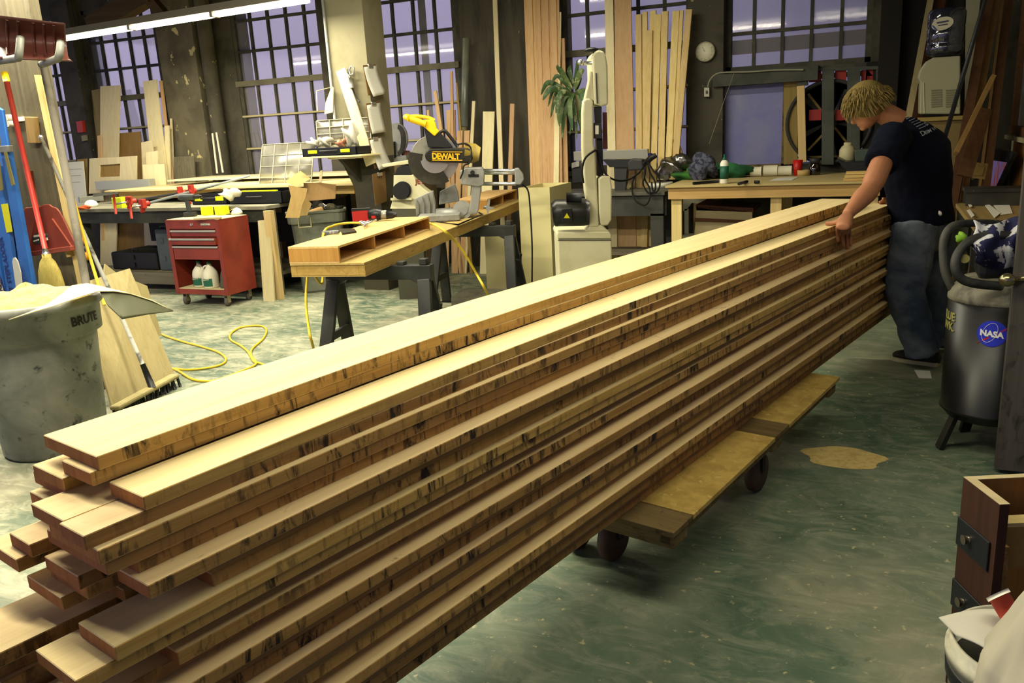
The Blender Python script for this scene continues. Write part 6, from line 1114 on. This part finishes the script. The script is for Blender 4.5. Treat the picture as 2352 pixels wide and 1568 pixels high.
spm=PX(.928); SCM=bpy.data.materials.new('screen_picture'); SCM.use_nodes=True; tt_=SCM.node_tree; bb_=tt_.nodes['Principled BSDF']; v_,_=coord(tt_,(6,6,2),perobj=False,rot=(.6,0,0)); nn2=noise(tt_,v_,2.2,3,.5,.6); cc_=mix(tt_,ramp(tt_,nn2,.4,.6),lin('#9a4a44'),lin('#6e74b8')); tt_.links.new(cc_,bb_.inputs['Base Color']); tt_.links.new(cc_,bb_.inputs['Emission Color']); bb_.inputs['Emission Strength'].default_value=.35; bb_.inputs['Roughness'].default_value=.2
mesh('screen',M().ext(px(spm,(2273,367),(2312,373),(2285,432),(2255,421)),(.002,0,0)),SCM,t)
solo('picture_frame',M().ext(px(PY(7.15),(2236,372),(2270,376),(2262,412),(2228,408)),(0,.01,0)).ext(px(PY(7.145),(2243,380),(2262,382),(2256,404),(2238,402)),(0,.003,0)),[wood('frame_w','#7d643a','#614b28',1)],'small square wooden frame standing behind the tilted screen','frame')
solo('tangled_wrap',crumple(M(),dk(2236,405,DZ+.15)+V((0,0,.0)),(.06,.08,.03),44,.5),clear('pale_wrap','#bdb9a0',1,.12,mn=.12),'crumpled pale wrap on the dark upper shelf of the desk','plastic wrap')
# ---- water cooler and jug
q=PY(7.55); sh_=q(2160,268)
t=thing('cooler_stand','brown cupboard with a yellow-edged top carrying the water cooler','cupboard',(sh_.x,7.7,0)); xa,xb=q(2112,270).x,q(2216,266).x
mesh('cupboard_body',M().bb(xa+.01,xb,7.56,7.95,0,sh_.z-.03),mat('cupboard_brown','#6e5c34',.7),t); mesh('cupboard_top',M().bb(xa,xb+.02,7.53,7.97,sh_.z-.029,sh_.z),wood('yellow_top','#9c8548','#83703a',0),t)
t=thing('water_cooler','cream countertop water cooler with rounded shoulder and vent grilles','water cooler',(sh_.x,7.7,sh_.z)); WC=mat('cooler_cream','#8f8c6e',.5)
out=px(q,(2112,262),(2114,190),(2108,178),(2114,160),(2126,142),(2144,132),(2206,128),(2206,262)); out=[V((p.x,p.y,max(p.z,sh_.z+.001))) for p in out]; mesh('body',M().ext(out,(0,.34,0)),WC,t,bevel=.01)
mesh('side_groove',pext(M(),PY(7.545),[(2119,190),(2122,188),(2124,260),(2121,261)],.003),mat('groove_pale','#b1ae8e',.5),t)
for a,b in ((2139,2163),(2172,2198)):
    vg=M()
    for k in range(8): p0_,p1_=PY(7.546)(a,208+k*5.3),PY(7.546)(b,206+k*5.3); vg.bar(p0_,p1_,.004,.010,(0,0,1))
    mesh('vent_grille',vg,mat('vent_shadow','#6c6a50',.6),t)
jx=q(2167,100).x+.02; jz=q(2160,130).z; jt=q(2165,16).z; H_=jt-jz
t=thing('water_jug','large translucent blue-grey water jug upside down on the cooler','water jug',(jx,7.7,jz))
JM=clear('jug_blue','#5a5d72',.9,.08,mn=.05); mesh('bottle',M().lathe([(.0,.0),(.06,0),(.125,.02),(.135,.05),(.135,H_*.25),(.128,H_*.29),(.135,H_*.33),(.135,H_*.57),(.128,H_*.61),(.135,H_*.65),(.135,H_*.9),(.12,H_*.98),(.08,H_),(0,H_)],(jx,7.7,jz+.001),36),JM,t)
lc=PY(7.555)(2165,54); lb_=mesh('label',M().ext([V((lc.x+math.cos(a*PI/14)*.075,lc.y+.008,lc.z+math.sin(a*PI/14)*.048+math.cos(a*PI/14)*.008)) for a in range(28)],(0,.003,0)),mat('label_cream','#b9b39a',.5),t,label='cream oval label')
mesh('label_print',M().bar((lc.x-.04,lc.y+.006,lc.z+.008),(lc.x+.04,lc.y+.006,lc.z+.016),.002,.012,(0,0,1)).bar((lc.x-.03,lc.y+.006,lc.z-.012),(lc.x+.035,lc.y+.006,lc.z-.006),.002,.008,(0,0,1)),mat('print_navy','#3a3d52',.5),lb_); mesh('blue_swoosh',M().ext([(lc.x-.075,lc.y+.005,lc.z-.004),(lc.x-.05,lc.y+.005,lc.z-.04),(lc.x-.03,lc.y+.005,lc.z-.046),(lc.x-.06,lc.y+.005,lc.z-.01)],(0,.002,0)),mat('swoosh_blue','#274a8c',.5),lb_)
# leaning stuff in the right corner
def stick(name,lab,cat,a,b,pa,pb,w_,th,mt,grp='boards leaning in the right-hand corner'):
    p0,p1=pa(*a),pb(*b); f=p1+(p1-p0)*((p1.z-0.0)/(p0.z-p1.z)); return solo(name,M().bar(p0,f,w_,th,(0,1,0)),mt,lab,cat,grp)
stick('leaning_board','pale narrow board leaning left of the water cooler','leaning board',(2139,-10),(2090,252),PY(8.4),PY(7.9),.05,.02,wood('pale_dim','#a79a70','#928558',2))
stick('leaning_board','dark brown board leaning right behind the pale one by the cooler','leaning board',(2160,-10),(2106,252),PY(8.45),PY(8.05),.10,.02,wood('reddish_dark','#4a2c16','#371f0e',2))
solo('black_pole',M().tube([PY(7.2)(2266,-10),PY(6.9)(2160,350)],.016,8),BLK,'long black pole slanting down in front of the water cooler','pole')
solo('white_board',pext(M(),PY(8.3),[(2219,-20),(2254,-20),(2222,262),(2216,262)],.02),mat('dull_white_board','#8f8c70',.8),'dull white board standing right of the water cooler','board')
BRN=[wood('brown_molding%d'%k,c_,d_,2) for k,(c_,d_) in enumerate((('#5a3d22','#452c16'),('#74552f','#5b4122'),('#8d7042','#74592f')))]
for k,(a,b,w_,mt,lab) in enumerate((((2272,-10),(2212,330),.07,0,'widest dark brown board leaning at the right of the black pole'),((2290,-10),(2232,340),.05,1,'brown molding leaning second right of the black pole'),((2303,-10),(2262,330),.02,2,'thin pale-edged molding leaning before the office window post'),((2318,-10),(2280,300),.06,0,'dark brown molding directly left of the office window post'))):
    stick('molding_board',lab,'leaning board',a,b,PY(7.9+.06*k),PY(7.45+.06*k),w_,.02,BRN[mt])
solo('diagonal_board',M().bar(PY(7.3)(2281,176),PY(6.9)(2195,352),.03,.05,(0,1,0)),wood('diag_w','#a18148','#866a38',2),'light brown board slanting steeply across the darker moldings','leaning board','boards leaning in the right-hand corner')
solo('brown_panel_edge',M().bar(PY(7.25)(2262,250),PY(6.95)(2215,405),.10,.02,(0,1,0)),BRN[0],'brown board end leaning beneath the slanting light brown board','leaning board','boards leaning in the right-hand corner')
solo('glass_knob_bundle',crumple(M(),PX(.98)(2290,300),(.03,.05,.03),46,.4),worn('glassy_mix','#7d7c58','#b0a860',20,rough=.3),'small glassy yellowish object on the ledge under the office window','ornament')
solo('paper_scrap',M().ext(px(PZ(.002),(2100,850),(2136,852),(2140,869),(2110,868)),(0,0,.002)),PAPER,'white scrap of paper on the floor left of the compressor feet','paper')
# ---- dark drawer cabinet, bucket and bag in the right foreground
ct=.62; A_=PZ(ct)(2213,1094); Bq=PZ(ct)(2297,1158); dr_=(Bq-A_).normalized(); A_=V(A_); nn3=V((-dr_.y,dr_.x,0)); nn3=nn3 if nn3.x>0 else -nn3; Lf=(Bq-A_).length
WN=wood('dark_walnut','#40281a','#2c1b10',2,var=.08); IN=wood('inner_orange_ply','#a06c34','#865624',2,var=.05)
t=thing('drawer_cabinet','dark walnut cabinet with black drawer pulls in the right foreground','cabinet',(A_+Bq)/2+nn3*.25-V((0,0,ct)))
def cab(m,l0,l1,n0,n1,z0,z1): return m.hexa([A_+dr_*l+nn3*n_+V((0,0,z-ct)) for z in (z0,z1) for l,n_ in ((l0,n0),(l1,n0),(l1,n1),(l0,n1))])
Wd=.55
mesh('front_face',cab(M(),0,Lf,0,.022,.04,ct-.002),WN,t); mesh('far_side',cab(M(),0,.018,.021,Wd,.04,ct-.002),IN,t); mesh('back_face',cab(M(),.019,Lf-.021,Wd-.02,Wd,.04,ct-.002),WN,t)
mesh('top_edge',cab(cab(M(),0,Lf,0,.023,ct-.0015,ct),0,.02,.023,Wd,ct-.0015,ct),wood('edge_ply','#bcae84','#a3946a',0),t)
mesh('inner_ledge',cab(M(),Lf-.07,Lf-.03,.03,Wd-.03,ct-.075,ct-.065),wood('inner_pale','#b8a36c','#a28d58',2),t); mesh('inner_box',cab(M(),Lf-.06,Lf-.045,.03,Wd-.03,ct-.19,ct-.076),wood('inner_tan','#8d6a38','#7a5a2e',0),t); mesh('plywood_cleat',cab(M(),Lf-.05,Lf-.02,.023,.045,ct-.24,ct-.12),wood('cleat_ply','#a8844c','#6e4f28',1,gs=3),t); mesh('inner_wall',cab(M(),Lf-.20,Lf-.19,.03,Wd-.03,.07,ct-.2),WN,t); mesh('bottom_panel',cab(M(),.02,Lf-.022,.022,Wd-.022,.05,.065),IN,t)
for z0 in (.44,.27,.10):
    d_=mesh('pull_plate',cab(M(),.0,Lf*.88,-.006,-.0005,z0,z0+.075),mat('pull_black','#1a1c1f',.4),t,bevel=.002); kc=A_+dr_*(Lf*.36)-nn3*.006+V((0,0,z0+.04-ct)); mesh('knob',M().cyl(kc,kc-nn3*.014,.008,.012,16),mat('knob_pewter','#77705e',.3,.7),d_)
for k,(x,y) in enumerate(((2308,1216),(2342,1222))): 
    p=PD(x,y,1.98); solo('screw',M().cyl(p-V((.012,0,0)),p+V((.014,0,.0)),.0045,.0045,10),STEEL,('left','right')[k]+' shiny screw sticking out inside the dark walnut cabinet','screw','screws in the walnut cabinet')
bc=PZ(.43)(2372,1482); 
t=thing('paint_bucket','white plastic bucket with a barcode label in the right foreground corner','bucket',V((bc.x,bc.y,0)))
c0=V((bc.x,bc.y,0)); mesh('body',M().lathe([(0,0),(.13,0),(.148,.36),(.152,.36),(.152,.385),(.157,.385),(.157,.405),(.15,.405),(.15,.43),(.143,.43),(.125,.01),(0,.01)],c0,48),worn('bucket_white','#b8b49c','#8f8c78',5,rough=.5),t); mesh('dark_band',M().lathe([(.1485,.335),(.153,.34),(.155,.368),(.1525,.372)],c0,48),BLK,t)
a0=math.atan2(-c0.y,-c0.x)
def bs_(u,v,k): rr=.13+.018*v/.36+k; return V((c0.x+math.cos(a0+u/rr)*rr,c0.y+math.sin(a0+u/rr)*rr,v))
m=M().grid(lambda u,v: bs_(-.13+.13*u,.19+.13*v,.002),8,2); lb_=mesh('label',m,mat('label_white','#cfccbe',.5),t,label='white label with a black barcode')
m=M(); rn=random.Random(2); u=-.10
while u<-.03:
    w_=rn.choice((.001,.002,.003)); m.add([bs_(u,.205,.0035),bs_(u+w_,.205,.0035),bs_(u+w_,.30,.0035),bs_(u,.30,.0035)],[(0,1,2,3)]); u+=w_+rn.choice((.0015,.003))
mesh('barcode',m,BLK,lb_)
solo('white_sheet',M().grid(lambda u,v: (PZ(.437)(2156,1418)).lerp(PZ(.437)(2215,1412),0 if False else 0).lerp(PZ(.437)(2156,1418),1-u) if False else (PZ(.437)(2156,1419).lerp(PZ(.437)(2196,1460),v)).lerp(PZ(.445)(2330,1405).lerp(PZ(.437)(2330,1545),v),u)+V((0,0,.012*math.sin(PI*u))),10,6,(0,0,.002)),mat('bucket_paper','#a9a596',.8),'white paper sheet lying across the bucket rim, its corner poking left','paper')
rc=PZ(.50)(2292,1376); t=thing('red_tape_roll','red roll with a white rim standing tilted on the bucket','roll',rc)
e_=(PZ(.46)(2335,1440)-rc).normalized(); mesh('roll_body',M().cyl(rc+V((0,0,.01)),rc+e_*.09,.021,.021,28),mat('roll_red','#c4452c',.5),t); mesh('white_end',M().cyl(rc+V((0,0,.01))-e_*.004,rc+V((0,0,.01))+e_*.004,.024,.024,28),WHT,t)
bgc=PD(2490,1568,1.16); k_=1.16/1900
lv=[(1200,8),(1235,35),(1280,75),(1330,108),(1400,140),(1480,172),(1568,208)]
zr=[(PD(2490,y,1.16).z,l*k_) for y,l in lv][::-1]; zr=[(0.002,.10),(.02,.12),(zr[0][0]*.5,.13)]+zr
def bagf(u,v):
    i=min(len(zr)-2,int(u*(len(zr)-1))); f=u*(len(zr)-1)-i; z=zr[i][0]+(zr[i+1][0]-zr[i][0])*f; r_=zr[i][1]+(zr[i+1][1]-zr[i][1])*f; a=2*PI*v
    r_*=1+.035*math.sin(5*a+9*z)+.03*math.sin(9*a-14*z+1)+.02*math.sin(17*a+20*z); return V((bgc.x+r_*math.cos(a),bgc.y+r_*math.sin(a),z))
solo('plastic_bag',M().grid(bagf,50,72),worn('milky_bag_film','#aaa48e','#a58678',4,.5,.7,rough=.35),'milky white plastic bag standing in the bottom right corner','plastic bag')
def folds(o,st,sz):
    tx=bpy.data.textures.new('cloth_folds','CLOUDS'); tx.noise_scale=sz; tx.noise_depth=2; d=o.modifiers.new('folds','DISPLACE'); d.texture=tx; d.strength=st; d.mid_level=.45; d.texture_coords='LOCAL'
# ---- the man
SKIN=worn('skin','#a8714e','#a06846',9,rough=.55); HAIRM=wood('blond_hair','#84733c','#5f5028',2,gs=2.5,var=0); TEE=worn('navy_cotton','#0a0d18','#0e121f',5,rough=.95,spec=.1); JEAN=worn('worn_denim','#2f3846','#5c6268',3.2,.42,.66,rough=.95,spec=.1)
fp=V((.28,5.42,0))
P=lambda x,y,d: PD(x,y,d)
man=thing('person','blond person in navy t-shirt and jeans leaning on the far end of the stack','person',(.36,5.45,0))
ht=P(1990,232,5.0)
# torso frames
u_=(P(2062,268,4.82)-P(2128,500,4.92)).normalized()     # spine direction
side=V((-.30,-.95,0)).normalized()  # towards the viewer, across the shoulders
fwd=side.cross(u_).normalized(); 
if fwd.x>0: fwd=-fwd
pel=P(2122,505,4.92); nk=P(2062,272,4.82)
def ring(c,a,b): return (c,side*a,fwd*b)
sh_n=P(2050,318,4.60); sh_f=P(2092,300,5.0)
elb=P(2000,432,4.42); wr=P(1947,492,4.30)
hz=1.0-.027*2-.004
hand_c=None
body=M()
body.loft([ring(pel-u_*.10,.155,.11),ring(pel,.165,.12),ring(pel+u_*.14,.155,.115),ring(pel+u_*.30,.165,.12),ring(pel+u_*.42,.175,.115),ring(pel+u_*.50,.13,.09),ring(pel+u_*.55,.07,.07)])

# head: centre, facing left-down
hc=P(1990,243,4.80); face=(P(1955,285,4.78)-P(1990,243,4.80)).normalized(); face=(face+V((-.25,.25,0))).normalized(); hup=V((0,0,1))-face*face.z; hup=(hup).normalized(); hs=face.cross(hup)
HM=Matrix((face,hs,hup)).transposed()
body.tube([nk-u_*.02,nk+(hc-nk)*.45,hc-hup*.03-face*.02],[.068,.062,.058],16)
body.ell(hc-hup*.0,(.100,.078,.112),HM,22); body.ell(hc+face*.045-hup*.055,(.060,.055,.060),HM)   # cranium and jaw
body.ell(hc+face*.108-hup*.022,(.018,.012,.020),HM); body.ell(hc+face*.095-hup*.006,(.012,.010,.028),HM)  # nose
body.ell(hc+face*.092-hup*.062,(.014,.024,.008),HM); body.ell(hc+face*.086-hup*.090,(.020,.022,.016),HM)   # lips, chin
for s in (-1,1):
    body.ell(hc+hs*.079*s-hup*.022-face*.008,(.018,.009,.030),HM,12)
    body.ell(hc+face*.088+hs*.032*s+hup*.018,(.012,.022,.008),HM,12)
# near arm
body.tube(smooth_path([sh_n+side*-.02,sh_n.lerp(elb,.5)+side*.0,elb,elb.lerp(wr,.35),elb.lerp(wr,.75),wr],3),[.062]*3+[.058]*3+[.050,.052,.052]+[.051,.048,.043]+[.038,.034,.032]+[.030],16)
# far arm
elf=P(2072,400,5.10); wrf=P(2046,462,5.05); body.tube([sh_f,elf,wrf],[.055,.045,.028],14)
# near hand: on the edge of the third plank layer
kn=PZ(.970)(1937,521); SD=PL(AN,-1.286); TP=PZ(.962)
body.tube(smooth_path([wr,wr.lerp(kn,.5)+V((0,0,.006)),kn],4),[.030]*3+[.036]*3+[.038]*2+[.030],14,sy=.62)
body.tube([TP(1928,520),TP(1936,521),TP(1948,521)],[.014,.018,.014],10)
for a,b,c_,r0 in [((1927,519),(1924,534),(1925,556),.0108),((1934,520),(1934,536),(1938,570),.0108),((1941,520),(1944,538),(1947,575),.0104),((1948,519),(1952,535),(1954,566),.0096)]:
    body.tube(smooth_path([TP(*a)+V((0,0,.006)),SD(*b),SD(*c_)],4),[r0+.004]*3+[r0]*5+[r0-.003],10)
body.tube(smooth_path([PZ(.975)(1936,508),PZ(.962)(1915,512),PZ(.958)(1896,513)],4),[.018]*3+[.013]*5+[.010],10)
# far hand
kf=P(2030,466,5.02); body.ell(wrf.lerp(kf,.5),(.045,.035,.022),None,12)
for k in range(4): body.tube([P(2034,462+k*2.5,5.01+.02*k),P(2018,464+k*3,5.0+.02*k)],[.010,.008],8)
body.tube([P(2040,458,5.0),P(2026,456,4.98)],[.012,.009],8)
# legs inside the jeans
hipn=P(2100,520,4.82); knn=P(2080,672,4.80); ann=P(2116,795,4.86); hipf=P(2150,515,5.06); knf=P(2140,660,5.12); anf=P(2152,775,5.2)
for a,b,c_ in ((hipn,knn,ann),(hipf,knf,anf)): body.tube([a,b,c_],[.085,.055,.036],14)
ob=mesh('body',body,SKIN,man); remesh(ob,.0065,3)
# hair: cap of strands
hm=M(); hm.ell(hc+hup*.020-face*.018,(.118,.096,.118),HM,26)
rn=random.Random(11)
for k in range(900):
    th=rn.uniform(0,2*PI); ph=rn.uniform(0,1.95); q=HM@V((math.sin(ph)*math.cos(th),math.sin(ph)*math.sin(th),math.cos(ph)))
    fx=q.dot(face); fz=q.dot(hup)
    if fx>.55 and fz<.05: continue
    if fz<-.30 and fx>-.1: continue
    p=hc+hup*.020-face*.018+HM@V((q.dot(face)*.110,q.dot(hs)*.090,q.dot(hup)*.112)); out=(q*.6-hup*.9+face*(.55 if fz>.2 else .15)+V((rn.uniform(-.12,.12),rn.uniform(-.12,.12),0))).normalized()
    l=rn.uniform(.04,.07); hm.tube([p,p+q*.010+out*l*.5,p+q*.002+out*l],[.0045,.0038,.0012],5)
mesh('hair',hm,HAIRM,man)
# t-shirt
sh=M(); 
rs=lambda c,a,b: (c,side*a,fwd*b)
sh.loft([rs(pel-u_*.05-fwd*.0,.195,.155),rs(pel+u_*.03,.20,.165),rs(pel+u_*.14-fwd*.01,.195,.175),rs(pel+u_*.28-fwd*.035,.205,.185),rs(pel+u_*.40-fwd*.055,.225,.185),rs(pel+u_*.48-fwd*.055,.21,.16),rs(pel+u_*.54-fwd*.04,.15,.125),rs(pel+u_*.58-fwd*.0,.085,.085)])
sl=sh_n.lerp(elb,.52); sh.tube([sh_n-side*.06+u_*.0,sh_n,sh_n.lerp(elb,.25),sl],[.088,.098,.094,.090],18)
slf=sh_f.lerp(elf,.5); sh.tube([sh_f+side*.05,sh_f,slf],[.09,.085,.08],16)
o=mesh('t_shirt',sh,TEE,man); remesh(o,.011,4); folds(o,.022,.11)
# jeans
jn=M(); jn.loft([rs(pel+u_*.05,.175,.135),rs(pel-u_*.02,.185,.15),rs(pel-V((0,0,.12)),.185,.155),rs(pel-V((0,0,.20)),.17,.13)])
for (a,b,c_),f_ in (((hipn,knn,ann),1),((hipf,knf,anf),.95)):
    pth=smooth_path([a,a.lerp(b,.5),b,b.lerp(c_,.5),c_,c_+(c_-b).normalized()*.05],3); rr=[.130,.128,.125,.122,.118,.113,.107,.102,.099,.098,.097,.095,.093,.092,.092,.095][:len(pth)]; rr+= [.092]*(len(pth)-len(rr)); jn.tube(pth,[x*f_ for x in rr],18)
o=mesh('jeans',jn,JEAN,man); remesh(o,.010,4); folds(o,.026,.085)
mesh('waist_tag',crumple(M(),P(2154,490,4.74),(.022,.01,.016),50,.3),WHT,man)
# shoes
def shoe(an,toe,heel,lab=None):
    d=(toe-heel); d.z=0; L=d.length; d.normalize(); s=V((-d.y,d.x,0)); m=M()
    h=V((heel.x,heel.y,0))
    m.loft([(h+d*(L*u)+V((0,0,z)),s*w_,V((0,0,1))*hh) for u,w_,hh,z in ((0,.028,.03,.05),(.08,.037,.045,.058),(.3,.040,.05,.058),(.55,.046,.035,.050),(.8,.048,.026,.045),(.95,.036,.018,.040),(1.0,.02,.012,.036))])
    so=mesh('shoe',m,mat('shoe_dark','#201c18',.7),man); 
    w=[(0,.026),(.05,.036),(.3,.040),(.55,.047),(.8,.049),(.94,.038),(1.0,.018)]; pts=[h+d*(L*u+.003)+s*q for u,q in w]+[h+d*(L*u+.003)-s*q for u,q in w[::-1]]
    mesh('sole',M().ext([p+V((0,0,.002)) for p in pts],(0,0,.024)),mat('sole_cream','#a39a72',.7),so)
shoe(ann,PZ(.01)(2052,822),PZ(.01)(2158,838)); shoe(anf,PZ(.01)(2105,790)+V((0,.05,0)),PZ(.01)(2190,800)+V((0,.05,0)))
# print on the back of the shirt, laid onto the cloth surface
shirt=[c for c in bpy.data.objects if c.parent==man and c.name.startswith('t_shirt')][0]
bpy.context.view_layer.update(); dg=bpy.context.evaluated_depsgraph_get(); se=shirt.evaluated_get(dg); iw=shirt.matrix_world.inverted()
def lay(x,y,k=.002):
    o0=iw@CO; d0=(iw.to_3x3()@ray(x,y)).normalized(); h,l,n_,_i=se.ray_cast(o0,d0)
    return (shirt.matrix_world@(l+n_*k)) if h else None
def decal(polys,mt,nm,lab=None):
    m=M()
    for vs_,fs_ in polys:
        q=[lay(x,y) for x,y in vs_]
        fs2=[f for f in fs_ if all(q[i] is not None for i in f)]
        if fs2: m.add([p if p is not None else V((0,0,0)) for p in q],fs2)
    if m.f:
        used=sorted({i for f in m.f for i in f}); mp={u:i for i,u in enumerate(used)}; m.v=[m.v[u] for u in used]; m.f=[tuple(mp[i] for i in f) for f in m.f]
        mesh(nm,m,mt,shirt,label=lab)
def strip(x0,y0,x1,y1,w_,n=8):
    dx,dy=x1-x0,y1-y0; L=math.hypot(dx,dy); nx,ny=-dy/L*w_/2,dx/L*w_/2; v=[];f=[]
    for i in range(n+1): t_=i/n; v+=[(x0+dx*t_+nx,y0+dy*t_+ny),(x0+dx*t_-nx,y0+dy*t_-ny)]
    for i in range(n): f.append((2*i,2*i+1,2*i+3,2*i+2))
    return v,f
PR=mat('print_grey','#7c7f86',.8); PW_=mat('print_white','#b9bdc0',.8)
decal([strip(2071+5.6*k,264+4.6*k,2086+5.8*k,257+4.6*k,1.6) for k in range(8)],PR,'stripe_print')
decal([strip(2088,256,2131,288,5,10),strip(2094,254,2120,272,3,8),strip(2110,262,2131,280,4,8)],PR,'figure_print')
for txt,sz,ox,oy,ang in (('D',15,2117,313,-24),('EIM W',10.5,2126,309,-25)):
    vs,fs=textv(txt,sz,.02); top=[(v.x,v.y) for v in vs]; c_,s_=math.cos(R(ang)),math.sin(R(ang))
    decal([([(ox+(x*c_-y*-s_*-1)*.95 if False else ox+x*c_+y*math.sin(R(-33)), oy+x*s_-y*.92) for x,y in top],fs)],PW_,'lettering','white printed lettering across the shoulder')
